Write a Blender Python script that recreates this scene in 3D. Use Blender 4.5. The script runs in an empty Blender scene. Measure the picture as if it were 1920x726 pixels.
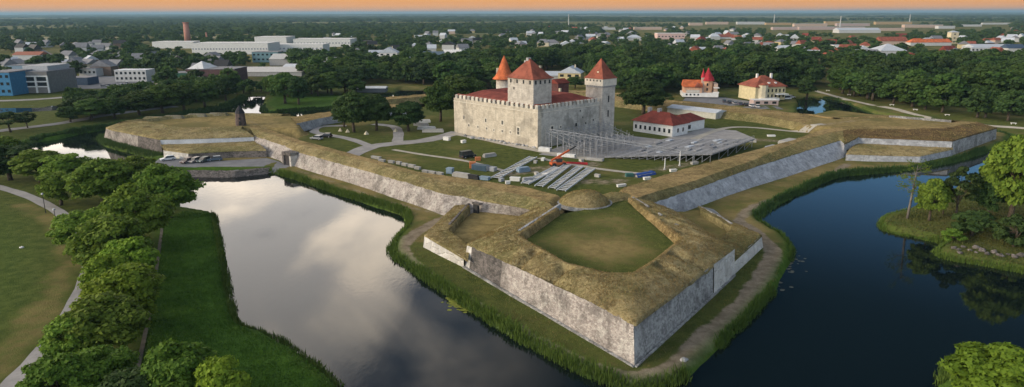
import bpy, math, random
import numpy as np
from mathutils import Vector, Matrix
R = math.radians
rng = np.random.default_rng(7)
random.seed(7)
S = bpy.context.scene
COL = S.collection

# ------------------------------------------------------------------ camera geometry (surveying: pixel + height -> place)
CH = 45.0
FP, CX, CY, HY, ROLL = 1280.0, 960.0, 363.0, 24.3, -0.0024
_p = math.atan((CY - HY) / FP)
FW = np.array([0, math.cos(_p), -math.sin(_p)])
_u0 = np.array([0, math.sin(_p), math.cos(_p)]); _r0 = np.array([1.0, 0, 0])
RT = math.cos(ROLL) * _r0 + math.sin(ROLL) * _u0
UP = -math.sin(ROLL) * _r0 + math.cos(ROLL) * _u0
def at(x, y, z=0.0):
    d = FW * FP + RT * (x - CX) - UP * (y - CY)
    t = (z - CH) / d[2]
    return np.array([d[0] * t, d[1] * t, z])
def atl(pts, z=None):
    return [at(p[0], p[1], p[2] if len(p) > 2 else z) for p in pts]
def height_for(base, x, y):
    """height z at the distance of a base point that shows at picture point x, y"""
    d = FW * FP + RT * (x - CX) - UP * (y - CY)
    return CH + d[2] * base[1] / d[1]
def pix(p):
    q = np.asarray(p, float) - np.array([0, 0, CH]); w = q @ FW
    return CX + FP * (q @ RT) / w, CY - FP * (q @ UP) / w

cam = bpy.data.cameras.new('camera'); co = bpy.data.objects.new('camera', cam); COL.objects.link(co)
cam.sensor_width = 36; cam.lens = 24; cam.clip_start = 0.5; cam.clip_end = 90000
M = Matrix.Identity(4)
for i in range(3):
    M[i][0] = RT[i]; M[i][1] = UP[i]; M[i][2] = -FW[i]
M[2][3] = CH
co.matrix_world = M
S.camera = co

# ------------------------------------------------------------------ numpy noise
def _hash(ix, iy, iz):
    h = (ix.astype(np.int64) * 374761393 + iy.astype(np.int64) * 668265263 + iz.astype(np.int64) * 2147483647) & 0xffffffff
    h = ((h ^ (h >> 13)) * 1274126177) & 0xffffffff
    return ((h ^ (h >> 16)) & 0xffff) / 65535.0
def vnoise(x, y, z=0.0):
    x = np.asarray(x, float); y = np.asarray(y, float); z = np.zeros_like(x) + z
    ix, iy, iz = np.floor(x), np.floor(y), np.floor(z)
    fx, fy, fz = x - ix, y - iy, z - iz
    fx, fy, fz = [f * f * (3 - 2 * f) for f in (fx, fy, fz)]
    r = 0
    for a in (0, 1):
        for b in (0, 1):
            for c in (0, 1):
                r = r + _hash(ix + a, iy + b, iz + c) * (fx if a else 1 - fx) * (fy if b else 1 - fy) * (fz if c else 1 - fz)
    return r * 2 - 1
def fbm(x, y, z=0.0, o=4):
    r = 0; a = 0.5; f = 1.0
    for i in range(o):
        r = r + a * vnoise(x * f + 13.1 * i, y * f + 7.7 * i, z * f); a *= .5; f *= 2.03
    return r
def sstep(a, b, x):
    t = np.clip((x - a) / (b - a), 0, 1); return t * t * (3 - 2 * t)
def sdist(poly, X, Y):
    """signed distance to a polygon, negative inside"""
    poly = np.asarray([p[:2] for p in poly], float); X = np.asarray(X, float); Y = np.asarray(Y, float)
    d = np.full(X.shape, 1e18); ins = np.zeros(X.shape, bool)
    n = len(poly)
    for i in range(n):
        ax, ay = poly[i]; bx, by = poly[(i + 1) % n]
        ex, ey = bx - ax, by - ay; wx, wy = X - ax, Y - ay
        t = np.clip((wx * ex + wy * ey) / (ex * ex + ey * ey + 1e-12), 0, 1)
        d = np.minimum(d, (wx - ex * t) ** 2 + (wy - ey * t) ** 2)
        c = ((ay > Y) != (by > Y)) & (X < (bx - ax) * (Y - ay) / (by - ay + 1e-18) + ax)
        ins ^= c
    d = np.sqrt(d)
    return np.where(ins, -d, d)
def ldist(line, X, Y):
    line = np.asarray([p[:2] for p in line], float)
    d = np.full(np.shape(X), 1e18)
    for (ax, ay), (bx, by) in zip(line[:-1], line[1:]):
        ex, ey = bx - ax, by - ay; wx, wy = X - ax, Y - ay
        t = np.clip((wx * ex + wy * ey) / (ex * ex + ey * ey + 1e-12), 0, 1)
        d = np.minimum(d, (wx - ex * t) ** 2 + (wy - ey * t) ** 2)
    return np.sqrt(d)
def smooth_line(pts, k=4):
    """Catmull-Rom"""
    P = [np.asarray(p, float) for p in pts]; out = []
    for i in range(len(P) - 1):
        p0 = P[max(i - 1, 0)]; p1 = P[i]; p2 = P[i + 1]; p3 = P[min(i + 2, len(P) - 1)]
        for j in range(k):
            t = j / k
            out.append(.5 * ((2 * p1) + (-p0 + p2) * t + (2 * p0 - 5 * p1 + 4 * p2 - p3) * t * t + (-p0 + 3 * p1 - 3 * p2 + p3) * t ** 3))
    out.append(P[-1]); return out

# ------------------------------------------------------------------ object helpers
def mesh_np(name, V, F, mat=None, smooth=False):
    """V (n,3); F list or (m,k) array"""
    me = bpy.data.meshes.new(name)
    V = np.asarray(V, np.float32)
    if isinstance(F, np.ndarray):
        m, k = F.shape
        me.vertices.add(len(V)); me.vertices.foreach_set('co', V.ravel())
        me.loops.add(m * k); me.loops.foreach_set('vertex_index', F.astype(np.int32).ravel())
        me.polygons.add(m); me.polygons.foreach_set('loop_start', np.arange(0, m * k, k, dtype=np.int32))
        me.polygons.foreach_set('loop_total', np.full(m, k, np.int32))
        me.update(calc_edges=True)
    else:
        me.from_pydata([tuple(map(float, v)) for v in V], [], F); me.update()
    if mat: me.materials.append(mat)
    if smooth: me.polygons.foreach_set('use_smooth', np.ones(len(me.polygons), bool))
    return me
def link(name, me, parent=None):
    o = bpy.data.objects.new(name, me); COL.objects.link(o)
    if parent is not None: o.parent = parent
    return o
def tag(o, label=None, cat=None, group=None, kind=None):
    if label: o['label'] = label
    if cat: o['category'] = cat
    if group: o['group'] = group
    if kind: o['kind'] = kind
    return o
def thing(name, label, cat, loc=(0, 0, 0), rz=0.0, group=None):
    o = bpy.data.objects.new(name, None); COL.objects.link(o)
    o.location = [float(v) for v in loc]; o.rotation_euler = (0, 0, rz); o.empty_display_size = 1
    return tag(o, label, cat, group)
def dup(o, loc=None, rz=None, label=None, scale=None, group=None):
    c = o.copy(); COL.objects.link(c)
    if loc is not None: c.location = [float(v) for v in loc]
    if rz is not None: c.rotation_euler = (0, 0, rz)
    if scale is not None: c.scale = scale
    if label: c['label'] = label
    if group: c['group'] = group
    for ch in list(o.children):
        d = ch.copy(); COL.objects.link(d); d.parent = c
        for g in list(ch.children):
            e = g.copy(); COL.objects.link(e); e.parent = d
    return c
class MB:
    """collects solids and links them as one mesh"""
    def __init__(s): s.v = []; s.f = []
    def add(s, V, F):
        n = len(s.v); s.v += [tuple(map(float, p)) for p in V]; s.f += [[i + n for i in f] for f in F]; return s
    def box(s, x0, x1, y0, y1, z0, z1):
        V = [(x, y, z) for z in (z0, z1) for x, y in ((x0, y0), (x1, y0), (x1, y1), (x0, y1))]
        return s.add(V, [[3, 2, 1, 0], [4, 5, 6, 7], [0, 1, 5, 4], [1, 2, 6, 5], [2, 3, 7, 6], [3, 0, 4, 7]])
    def bar(s, a, b, w=.1, h=None):
        a = Vector(a); b = Vector(b); h = h or w; d = (b - a).normalized()
        u = Vector((0, 0, 1)) if abs(d.z) < .95 else Vector((1, 0, 0))
        r = d.cross(u).normalized() * (w / 2); t = r.cross(d).normalized() * (h / 2)
        V = [p + i * r + j * t for p in (a, b) for i, j in ((-1, -1), (1, -1), (1, 1), (-1, 1))]
        return s.add(V, [[0, 1, 2, 3], [7, 6, 5, 4], [0, 4, 5, 1], [1, 5, 6, 2], [2, 6, 7, 3], [3, 7, 4, 0]])
    def tube(s, a, b, r0, r1=None, n=8, cap=True):
        a = Vector(a); b = Vector(b); r1 = r0 if r1 is None else r1; d = (b - a).normalized()
        u = Vector((0, 0, 1)) if abs(d.z) < .95 else Vector((1, 0, 0))
        x = d.cross(u).normalized(); y = d.cross(x)
        V = [p + (x * math.cos(2 * math.pi * i / n) + y * math.sin(2 * math.pi * i / n)) * r for p, r in ((a, r0), (b, r1)) for i in range(n)]
        F = [[i, (i + 1) % n, n + (i + 1) % n, n + i] for i in range(n)]
        if cap: F += [list(range(n))[::-1], list(range(n, 2 * n))]
        return s.add(V, F)
    def prism(s, poly, z0, z1):
        n = len(poly); V = [(p[0], p[1], z0) for p in poly] + [(p[0], p[1], z1) for p in poly]
        return s.add(V, [list(range(n))[::-1], list(range(n, 2 * n))] + [[i, (i + 1) % n, n + (i + 1) % n, n + i] for i in range(n)])
    def gable(s, x0, x1, y0, y1, z, h, o=.3, axis='x'):
        """gable roof as a closed solid with an eave of thickness .15"""
        x0 -= o; x1 += o; y0 -= o; y1 += o
        if axis == 'x':
            ym = (y0 + y1) / 2; P = [(y0, z), (y1, z), (y1, z + .15), (ym, z + h), (y0, z + .15)]
            V = [(x, a, b) for x in (x0, x1) for a, b in P]
        else:
            xm = (x0 + x1) / 2; P = [(x1, z), (x0, z), (x0, z + .15), (xm, z + h), (x1, z + .15)]
            V = [(a, y, b) for y in (y0, y1) for a, b in P]
        return s.add(V, [[4, 3, 2, 1, 0], [5, 6, 7, 8, 9], [0, 1, 6, 5], [1, 2, 7, 6], [2, 3, 8, 7], [3, 4, 9, 8], [4, 0, 5, 9]])
    def hip(s, x0, x1, y0, y1, z, h, o=.3, t=.15):
        x0 -= o; x1 += o; y0 -= o; y1 += o; w = x1 - x0; d = y1 - y0; m = min(w, d) / 2
        A = [(x0, y0), (x1, y0), (x1, y1), (x0, y1)]
        V = [(a, b, z) for a, b in A] + [(a, b, z + t) for a, b in A]
        if w >= d: V += [(x0 + m, (y0 + y1) / 2, z + h), (x1 - m - 1e-3, (y0 + y1) / 2, z + h)]; F = [[4, 5, 9, 8], [5, 6, 9], [6, 7, 8, 9], [7, 4, 8]]
        else: V += [((x0 + x1) / 2, y0 + m, z + h), ((x0 + x1) / 2, y1 - m - 1e-3, z + h)]; F = [[4, 5, 8], [5, 6, 9, 8], [6, 7, 9], [7, 4, 8, 9]]
        return s.add(V, [[3, 2, 1, 0], [0, 1, 5, 4], [1, 2, 6, 5], [2, 3, 7, 6], [3, 0, 4, 7]] + F)
    def lathe(s, prof, c=(0, 0), n=24, close=True):
        V = [(c[0] + r * math.cos(2 * math.pi * i / n), c[1] + r * math.sin(2 * math.pi * i / n), z) for r, z in prof for i in range(n)]
        F = [[j * n + i, j * n + (i + 1) % n, (j + 1) * n + (i + 1) % n, (j + 1) * n + i] for j in range(len(prof) - 1) for i in range(n)]
        if close: F += [list(range(n))[::-1], list(range((len(prof) - 1) * n, len(prof) * n))]
        return s.add(V, F)
    def build(s, name, mat, parent=None, smooth=False, bevel=0):
        me = mesh_np(name, s.v, s.f, mat, smooth); o = link(name, me, parent)
        if bevel:
            b = o.modifiers.new('bevel', 'BEVEL'); b.width = bevel; b.segments = 2; b.limit_method = 'ANGLE'
        return o

# ------------------------------------------------------------------ materials
class NT:
    def __init__(s, nt): s.nt = nt
    def n(s, t, **k):
        nd = s.nt.nodes.new(t)
        for a, v in k.items():
            if a.startswith('i_'):
                key = a[2:]; key = int(key) if key.isdigit() else key.replace('_', ' ')
                if isinstance(v, tuple) and len(v) == 2 and hasattr(v[0], 'outputs'): s.nt.links.new(v[0].outputs[v[1]], nd.inputs[key])
                elif hasattr(v, 'outputs'): s.nt.links.new(v.outputs[0], nd.inputs[key])
                else: nd.inputs[key].default_value = v
            else: setattr(nd, a, v)
        return nd
    def l(s, a, b, ao=0, bi=0): s.nt.links.new(a.outputs[ao], b.inputs[bi])
    def math(s, op, a, b=0.0, c=0.0):
        nd = s.nt.nodes.new('ShaderNodeMath'); nd.operation = op
        for i, v in enumerate((a, b, c)):
            if isinstance(v, tuple): s.nt.links.new(v[0].outputs[v[1]], nd.inputs[i])
            elif hasattr(v, 'outputs'): s.nt.links.new(v.outputs[0], nd.inputs[i])
            else: nd.inputs[i].default_value = v
        return nd
    def mix(s, f, a, b, mode='MIX'):
        nd = s.nt.nodes.new('ShaderNodeMix'); nd.data_type = 'RGBA'; nd.blend_type = mode
        for i, v in ((0, f), (6, a), (7, b)):
            if isinstance(v, tuple) and len(v) == 2 and hasattr(v[0], 'outputs'): s.nt.links.new(v[0].outputs[v[1]], nd.inputs[i])
            elif hasattr(v, 'outputs'):
                s.nt.links.new(v.outputs[2 if v.bl_idname == 'ShaderNodeMix' else 0], nd.inputs[i])
            elif i == 0: nd.inputs[0].default_value = v
            else: nd.inputs[i].default_value = (*v[:3], 1)
        return nd
    def ramp(s, f, lo, hi):
        nd = s.nt.nodes.new('ShaderNodeMapRange'); nd.interpolation_type = 'SMOOTHSTEP'
        if isinstance(f, tuple): s.nt.links.new(f[0].outputs[f[1]], nd.inputs[0])
        else: s.nt.links.new(f.outputs[0], nd.inputs[0])
        nd.inputs[1].default_value = lo; nd.inputs[2].default_value = hi; return nd
    def noise(s, co, scale, detail=4, rough=.55, dist=0.0):
        nd = s.n('ShaderNodeTexNoise', i_Scale=scale, i_Detail=detail, i_Roughness=rough, i_Distortion=dist)
        if co is not None: s.nt.links.new(co.outputs[0] if not isinstance(co, tuple) else co[0].outputs[co[1]], nd.inputs['Vector'])
        return nd
MATS = {}
def newmat(name):
    m = bpy.data.materials.new(name); m.use_nodes = True; nt = m.node_tree; nt.nodes.clear()
    k = NT(nt); out = k.n('ShaderNodeOutputMaterial'); b = k.n('ShaderNodeBsdfPrincipled'); k.l(b, out)
    b.inputs['Specular IOR Level'].default_value = .25
    return m, k, b, out
def setcol(k, b, node):
    k.nt.links.new(node.outputs[2 if node.bl_idname == 'ShaderNodeMix' else 0], b.inputs['Base Color'])
def plain(col, rough=.7, var=.25, scale=.8, bump=.0, metal=0.0, name=None):
    """painted / plain surface with soft weathering"""
    key = ('plain', tuple(round(c, 3) for c in col), rough, var, scale, bump, metal)
    if key in MATS: return MATS[key]
    m, k, b, out = newmat(name or 'paint')
    g = k.n('ShaderNodeNewGeometry')
    n1 = k.noise((g, 0), scale, 5, .6); n2 = k.noise((g, 0), scale * 6, 3, .6)
    f = k.ramp(k.math('ADD', k.math('MULTIPLY', n1, .65), k.math('MULTIPLY', n2, .35)), .35, .65)
    d = tuple(c * (1 - var) for c in col); e = tuple(min(c * (1 + var * .5), .9) for c in col)
    setcol(k, b, k.mix(f, d, e)); b.inputs['Roughness'].default_value = rough; b.inputs['Metallic'].default_value = metal
    if bump:
        bp = k.n('ShaderNodeBump', i_Strength=bump, i_Distance=.1); k.l(n2, bp, 0, 'Height'); k.l(bp, b, 0, 'Normal')
    MATS[key] = m; return m
def glassy(col=(.02, .025, .03)):
    key = ('glass', col)
    if key in MATS: return MATS[key]
    m, k, b, out = newmat('window_glass'); b.inputs['Base Color'].default_value = (*col, 1); b.inputs['Roughness'].default_value = .08
    b.inputs['Specular IOR Level'].default_value = .6; MATS[key] = m; return m

def stone_mat(name, light, dark, mortar, cell=.9, zs=1.6, patch=.5, rowy=0.0, stain=(.09, .085, .075), stainf=.5, low=.0):
    m, k, b, out = newmat(name)
    g = k.n('ShaderNodeNewGeometry')
    mp = k.n('ShaderNodeMapping'); k.l(g, mp); mp.inputs['Scale'].default_value = (1, 1, zs)
    wob = k.noise((g, 0), 1.3, 3)
    v1 = k.n('ShaderNodeVectorMath', operation='MULTIPLY_ADD'); k.l(wob, v1, 1, 0); v1.inputs[1].default_value = (.35, .35, .35); k.l(mp, v1, 0, 2)
    vo = k.n('ShaderNodeTexVoronoi', feature='F1', i_Scale=1 / cell, i_Randomness=.85); k.l(v1, vo, 0, 'Vector')
    ve = k.n('ShaderNodeTexVoronoi', feature='DISTANCE_TO_EDGE', i_Scale=1 / cell, i_Randomness=.85); k.l(v1, ve, 0, 'Vector')
    sep = k.n('ShaderNodeSeparateColor'); k.l(vo, sep, 1, 0)
    n1 = k.noise((g, 0), .22, 5, .62); n2 = k.noise((g, 0), 5.0, 4, .65)
    c = k.mix(k.ramp((sep, 0), .1, .9), dark, light)
    c = k.mix(k.math('MULTIPLY', k.ramp(n2, .45, .75), .5), c, tuple(x * .5 for x in dark))
    c = k.mix(k.ramp((ve, 0), .07, .02), c, mortar)
    c = k.mix(k.math('MULTIPLY', k.ramp(n1, .5 - .12 * patch, .62), stainf), c, stain)
    c = k.mix(k.math('MULTIPLY', k.ramp(k.noise((g, 0), .35, 5, .7, .5), .5, .66), .6), c, tuple(min(x * 1.28, .72) for x in light))
    # run-off streaks below the coping, broken vertically
    ms = k.n('ShaderNodeMapping'); k.l(g, ms); ms.inputs['Scale'].default_value = (1, 1, .12)
    st = k.noise(ms, .9, 4, .6)
    c = k.mix(k.math('MULTIPLY', k.ramp(st, .55, .72), .45 * stainf), c, tuple(x * .8 for x in stain))
    if rowy:
        # whole strips where the stones have lost their mortar
        c = k.mix(k.math('MULTIPLY', k.ramp(k.noise((g, 0), .6, 3), .56, .66), rowy), c, (.05, .045, .04))
    setcol(k, b, c); b.inputs['Roughness'].default_value = .93; b.inputs['Specular IOR Level'].default_value = .1
    bp = k.n('ShaderNodeBump', i_Strength=.8, i_Distance=.18)
    hh = k.math('ADD', k.ramp((ve, 0), 0, .16), k.math('MULTIPLY', n2, .5)); k.l(hh, bp, 0, 'Height'); k.l(bp, b, 0, 'Normal')
    return m
def earth_mat(name, straw, brown, green, gthr=.55, gw=.1, olive=(.15, .13, .05)):
    m, k, b, out = newmat(name)
    g = k.n('ShaderNodeNewGeometry')
    n1 = k.noise((g, 0), .09, 6, .62, .4); n2 = k.noise((g, 0), .55, 6, .7); n3 = k.noise((g, 0), 3.2, 5, .75); n4 = k.noise((g, 0), .035, 3, .5)
    n5 = k.noise((g, 0), 11.0, 3, .7)
    c = k.mix(k.ramp(n2, .33, .66), brown, straw)
    c = k.mix(k.math('MULTIPLY', k.ramp(n1, .42, .6), .75), c, olive)
    c = k.mix(k.ramp(k.math('ADD', k.math('MULTIPLY', n4, .6), k.math('MULTIPLY', n1, .4)), gthr - gw, gthr + gw), c, green)
    n6 = k.noise((g, 0), 1.4, 5, .75, .6); n7 = k.noise((g, 0), .28, 6, .72, .8)
    c = k.mix(k.math('MULTIPLY', k.ramp(n7, .5, .38), .75), c, tuple(x * .5 for x in brown))
    c = k.mix(k.math('MULTIPLY', k.ramp(n7, .52, .66), .5), c, tuple(min(x * 1.25, .6) for x in straw))
    c = k.mix(k.math('MULTIPLY', k.ramp(n6, .5, .64), .55), c, tuple(min(x * 1.35, .6) for x in straw))
    c = k.mix(k.math('MULTIPLY', k.ramp(n6, .47, .33), .6), c, tuple(x * .55 for x in brown))
    c = k.mix(k.math('MULTIPLY', k.ramp(n3, .5, .68), .6), c, tuple(x * .45 for x in brown))
    c = k.mix(k.math('MULTIPLY', k.ramp(n5, .52, .66), .45), c, tuple(min(x * 1.5, .5) for x in straw))
    setcol(k, b, c); b.inputs['Roughness'].default_value = 1.0; b.inputs['Specular IOR Level'].default_value = .05
    bp = k.n('ShaderNodeBump', i_Strength=1.0, i_Distance=.3); k.l(k.math('ADD', n3, k.math('MULTIPLY', n5, .5)), bp, 0, 'Height'); k.l(bp, b, 0, 'Normal')
    return m
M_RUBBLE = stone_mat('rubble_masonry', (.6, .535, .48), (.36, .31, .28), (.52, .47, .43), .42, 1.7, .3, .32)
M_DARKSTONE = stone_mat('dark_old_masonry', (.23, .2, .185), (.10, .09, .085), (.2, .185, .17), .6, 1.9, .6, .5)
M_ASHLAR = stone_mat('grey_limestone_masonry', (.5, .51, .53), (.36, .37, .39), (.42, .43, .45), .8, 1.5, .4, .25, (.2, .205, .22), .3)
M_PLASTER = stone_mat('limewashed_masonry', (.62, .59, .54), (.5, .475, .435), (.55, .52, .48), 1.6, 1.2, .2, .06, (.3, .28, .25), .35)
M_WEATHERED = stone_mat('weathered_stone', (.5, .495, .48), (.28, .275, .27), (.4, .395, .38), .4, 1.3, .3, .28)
M_STRAW = earth_mat('dry_grass_earth', (.4, .32, .16), (.25, .19, .095), (.15, .15, .055), .56, .1)
M_STRAW2 = earth_mat('dry_grass_olive_earth', (.32, .265, .125), (.19, .155, .072), (.11, .115, .042), .53, .1)
M_BARE = earth_mat('worn_earth', (.38, .28, .13), (.26, .18, .085), (.15, .135, .05), .64, .1)
M_TILE = None
def tile_mat(name, col, rows=3.0):
    m, k, b, out = newmat(name)
    g = k.n('ShaderNodeNewGeometry')
    n1 = k.noise((g, 0), .35, 5, .65); n2 = k.noise((g, 0), 4, 3, .7)
    sx = k.n('ShaderNodeSeparateXYZ'); k.l(g, sx)
    w = k.math('FRACT', k.math('MULTIPLY', (sx, 2), rows)); 
    c = k.mix(k.ramp(n1, .35, .65), tuple(x * .68 for x in col), tuple(min(1, x * 1.18) for x in col))
    c = k.mix(k.math('MULTIPLY', k.ramp(n2, .5, .75), .5), c, tuple(x * .45 for x in col))
    c = k.mix(k.math('MULTIPLY', k.ramp(w, .0, .25), .0), c, col)
    setcol(k, b, c); b.inputs['Roughness'].default_value = .85
    bp = k.n('ShaderNodeBump', i_Strength=.5, i_Distance=.08); k.l(k.math('ADD', w, n2), bp, 0, 'Height'); k.l(bp, b, 0, 'Normal')
    return m
M_REDTILE = tile_mat('clay_roof_tile', (.275, .082, .05))
M_DEEPTILE = tile_mat('old_dark_red_roof_tile', (.2, .044, .03))
M_BRIGHTTILE = tile_mat('bright_orange_roof_tile', (.55, .14, .05))
M_CRIMSON = tile_mat('crimson_roof', (.4, .03, .04))
def gravel_mat(name, a, c2):
    m, k, b, out = newmat(name); g = k.n('ShaderNodeNewGeometry')
    n1 = k.noise((g, 0), .25, 5, .65); n2 = k.noise((g, 0), 2.5, 5, .7); n3 = k.noise((g, 0), 14, 2, .6)
    c = k.mix(k.ramp(n1, .35, .65), a, c2); c = k.mix(k.math('MULTIPLY', k.ramp(n2, .5, .75), .5), c, tuple(x * .6 for x in a))
    c = k.mix(k.math('MULTIPLY', n3, .3), c, tuple(min(x * 1.4, .6) for x in c2))
    setcol(k, b, c); b.inputs['Roughness'].default_value = .95
    bp = k.n('ShaderNodeBump', i_Strength=.4, i_Distance=.05); k.l(n3, bp, 0, 'Height'); k.l(bp, b, 0, 'Normal'); return m
M_GRAVEL = gravel_mat('grey_gravel', (.23, .22, .215), (.33, .315, .3))
M_SAND = gravel_mat('pale_sandy_gravel', (.33, .3, .25), (.44, .4, .33))
M_ASPHALT = gravel_mat('asphalt', (.13, .135, .145), (.2, .2, .21))
def leaf_mat(name, a, c2, trans=.25, hue=.05):
    m, k, b, out = newmat(name)
    g = k.n('ShaderNodeNewGeometry'); oi = k.n('ShaderNodeObjectInfo')
    tc = k.n('ShaderNodeTexCoord')
    n1 = k.noise((tc, 3), .5, 3)
    isl = [o for o in g.outputs if o.name == 'Random Per Island'][0]
    f1 = k.n('ShaderNodeMath', operation='MULTIPLY'); k.nt.links.new(isl, f1.inputs[0]); f1.inputs[1].default_value = .6
    f2 = k.math('ADD', f1, k.math('MULTIPLY', k.ramp(n1, .3, .7), .4))
    c = k.mix(f2, a, c2)
    hs = k.n('ShaderNodeHueSaturation')
    k.nt.links.new(k.math('ADD', k.math('MULTIPLY', (oi, 5), hue), .5 - hue / 2).outputs[0], hs.inputs['Hue'])
    k.nt.links.new(k.math('ADD', k.math('MULTIPLY', k.math('FRACT', k.math('MULTIPLY', (oi, 5), 7.31)), .55), .72).outputs[0], hs.inputs['Value'])
    k.nt.links.new(c.outputs[2], hs.inputs['Color'])
    k.l(hs, b, 0, 'Base Color'); b.inputs['Roughness'].default_value = .7; b.inputs['Specular IOR Level'].default_value = .15
    tr = k.n('ShaderNodeBsdfTranslucent'); k.l(hs, tr)
    mx = k.n('ShaderNodeMixShader', i_0=trans); k.l(b, mx, 0, 1); k.l(tr, mx, 0, 2); k.l(mx, out); return m
M_LEAF = leaf_mat('leaves', (.072, .138, .017), (.2, .285, .036), .34, .03)
M_LEAFY = leaf_mat('yellow_green_leaves', (.115, .185, .016), (.23, .315, .03), .34, .03)
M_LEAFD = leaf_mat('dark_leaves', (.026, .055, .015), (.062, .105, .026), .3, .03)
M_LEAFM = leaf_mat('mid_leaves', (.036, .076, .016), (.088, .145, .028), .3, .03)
M_REED = leaf_mat('reed_blades', (.05, .1, .018), (.1, .16, .028), .3, .03)
M_REEDD = leaf_mat('dark_reed_blades', (.035, .075, .02), (.07, .115, .03), .3, .03)
M_BARK = plain((.09, .07, .05), .95, .4, 2, .5, name='bark')
M_WHITE = plain((.72, .71, .68), .7, .15, name='white_paint')
M_CREAM = plain((.6, .53, .38), .8, .15, name='cream_render')
M_CONC = plain((.38, .37, .36), .9, .25, 1.5, .2, name='concrete')
M_STEEL = plain((.42, .43, .45), .45, .2, 3, metal=.6, name='galvanised_steel')
M_DARK = plain((.03, .03, .032), .6, .3, name='dark_paint')
M_ZINC = plain((.5, .53, .57), .5, .15, name='pale_metal_roof')
M_GREYROOF = plain((.2, .2, .215), .8, .25, name='grey_roof')
M_GLASS = glassy()
# ================================================================== terrain
def xy(pts, z=0.0): return [at(p[0], p[1], z)[:2] for p in pts]
OUTER = [(-21, 20), (-21, 60)] + [tuple(p) for p in xy([(640, 726), (545, 652), (500, 628), (448, 612), (432, 560), (416, 480), (402, 402), (345, 392), (318, 352), (270, 328), (200, 322), (110, 308), (50, 292), (20, 284), (45, 270),
    (110, 262), (160, 250), (230, 239), (330, 222), (425, 201), (456, 188), (462, 180), (497, 180), (493, 200), (490, 211), (520, 212), (640, 203), (690, 196), (700, 178), (760, 168), (840, 168), (870, 170)])] + \
    [(-20, 425), (12, 428), (48, 394), (80, 350), (100, 324), (117, 303), (129, 308), (141, 336), (148, 354)] + [tuple(p) for p in xy([(1490, 186), (1530, 183), (1580, 190), (1640, 214), (1760, 228), (1900, 258), (1930, 268), (1960, 285)])] + \
    [tuple(p) for p in xy([(1925, 284), (1878, 302), (1838, 333), (1765, 370), (1700, 396), (1658, 408), (1652, 430), (1690, 440), (1730, 448), (1772, 460), (1752, 474), (1775, 487), (1830, 495), (1920, 512), (2150, 560)])] + \
    [(170, 108), (140, 84)] + [tuple(p) for p in xy([(1920, 688), (1800, 684), (1772, 692), (1764, 726)])] + [(46, 60), (48, 20)]
FORT = [tuple(p) for p in xy([(512, 324), (560, 338), (640, 368), (700, 386), (757, 406), (764, 424), (740, 455), (736, 478), (780, 515), (830, 548), (900, 594), (960, 632), (1030, 672), (1090, 703), (1150, 726), (1215, 735), (1290, 714), (1345, 660),
    (1400, 606), (1450, 548), (1482, 492), (1488, 470), (1462, 440), (1425, 420), (1418, 410), (1455, 384), (1510, 356), (1570, 332), (1640, 326), (1710, 318), (1790, 303), (1850, 285), (1885, 268), (1895, 255)])] + \
    [(193, 280), (165, 300), (150, 318), (118, 291), (92, 305), (58, 346), (28, 376), (8, 382), (-20, 372), (-60, 330), (-88, 300), (-100, 300), (-116, 297)] + \
    [tuple(p) for p in xy([(330, 230), (215, 246), (178, 262), (196, 275), (250, 290), (300, 303)])]
CAUSE = [tuple(p) for p in xy([(512, 324), (440, 328), (360, 325), (300, 326), (255, 330), (220, 318), (296, 299), (330, 290), (500, 280), (560, 300)])]
zI, zPl = 3.8, 6.2
# rails of the bastions (picture points with their heights)
NB_TOP = atl([(1000, 393, 5.6), (876, 459, 4.9), (1033, 533, 5.6), (1188, 607, 6.3), (1193, 607, 6.3), (1283, 539, 5.9), (1376, 469, 5.4), (1262, 395, 5.2)])
NB_FOOT = [None, at(870, 499, 1.4), None, at(1190, 687, 1.3), at(1191.5, 687, 1.3), None, at(1376, 515, 1.4), None]
for i, (a, b) in {2: (1, 3), 5: (4, 6)}.items(): NB_FOOT[i] = (NB_FOOT[a] + NB_FOOT[b]) / 2
NB_FOOT[0] = NB_TOP[0] + np.array([-1.0, .8, -4.2]); NB_FOOT[7] = NB_TOP[7] + np.array([1.0, .8, -4.0])
NB_IN = atl([(1048, 391, 7.4), (972, 441, 7.4), (1062, 492, 7.6), (1140, 511, 7.7), (1187, 511, 7.7), (1225, 487, 7.6), (1277, 447, 7.4), (1178, 370, 7.0)])
LB_TOP = atl([(199, 240, 5.8), (211, 244, 5.8), (300, 261, 5.8), (390, 258.5, 5.8), (476, 256, 5.6)])
LB_IN = atl([(258, 225, 7.2), (282, 228, 7.2), (345, 240, 7.2), (400, 238, 7.2), (455, 236, 6.8)])
RB_TOP = atl([(1583, 271, 4.6), (1611, 257, 5.6), (1700, 260.5, 5.7), (1786, 264, 5.7), (1869, 240, 5.6)])
RB_IN = atl([(1572, 238, 6.6), (1600, 236, 6.8), (1705, 238, 6.9), (1765, 236, 6.9), (1800, 227, 6.9)])
LBACK = atl([(225, 229, 7.2), (300, 219, 7.2), (420, 211, 7.0), (545, 214, 6.8)])
RBACK = atl([(1804, 227, 6.9), (1673, 216, 6.8), (1560, 221, 6.6), (1500, 213, 6.5)])
CL_IN = atl([(470, 232, 6.6), (560, 263, 6.6), (684, 295, 6.6), (783, 322, 6.6), (880, 341, 6.6), (990, 350, 6.6), (1045, 362, 6.6)])
CR_IN = atl([(1165, 350, 6.4), (1275, 319, 6.3), (1339, 301, 6.3), (1415, 281, 6.3), (1490, 262, 6.3), (1540, 241, 6.3)])
NB_FLOOR = [p[:2] for p in NB_IN[:8]]
LB_FLOOR = [p[:2] for p in list(LB_IN) + [at(560, 240, 6.4), at(560, 218, 6.4)] + list(LBACK[::-1])]
RB_FLOOR = [p[:2] for p in list(RB_IN) + list(RBACK) + [at(1500, 232, 6.3)]]
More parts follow.
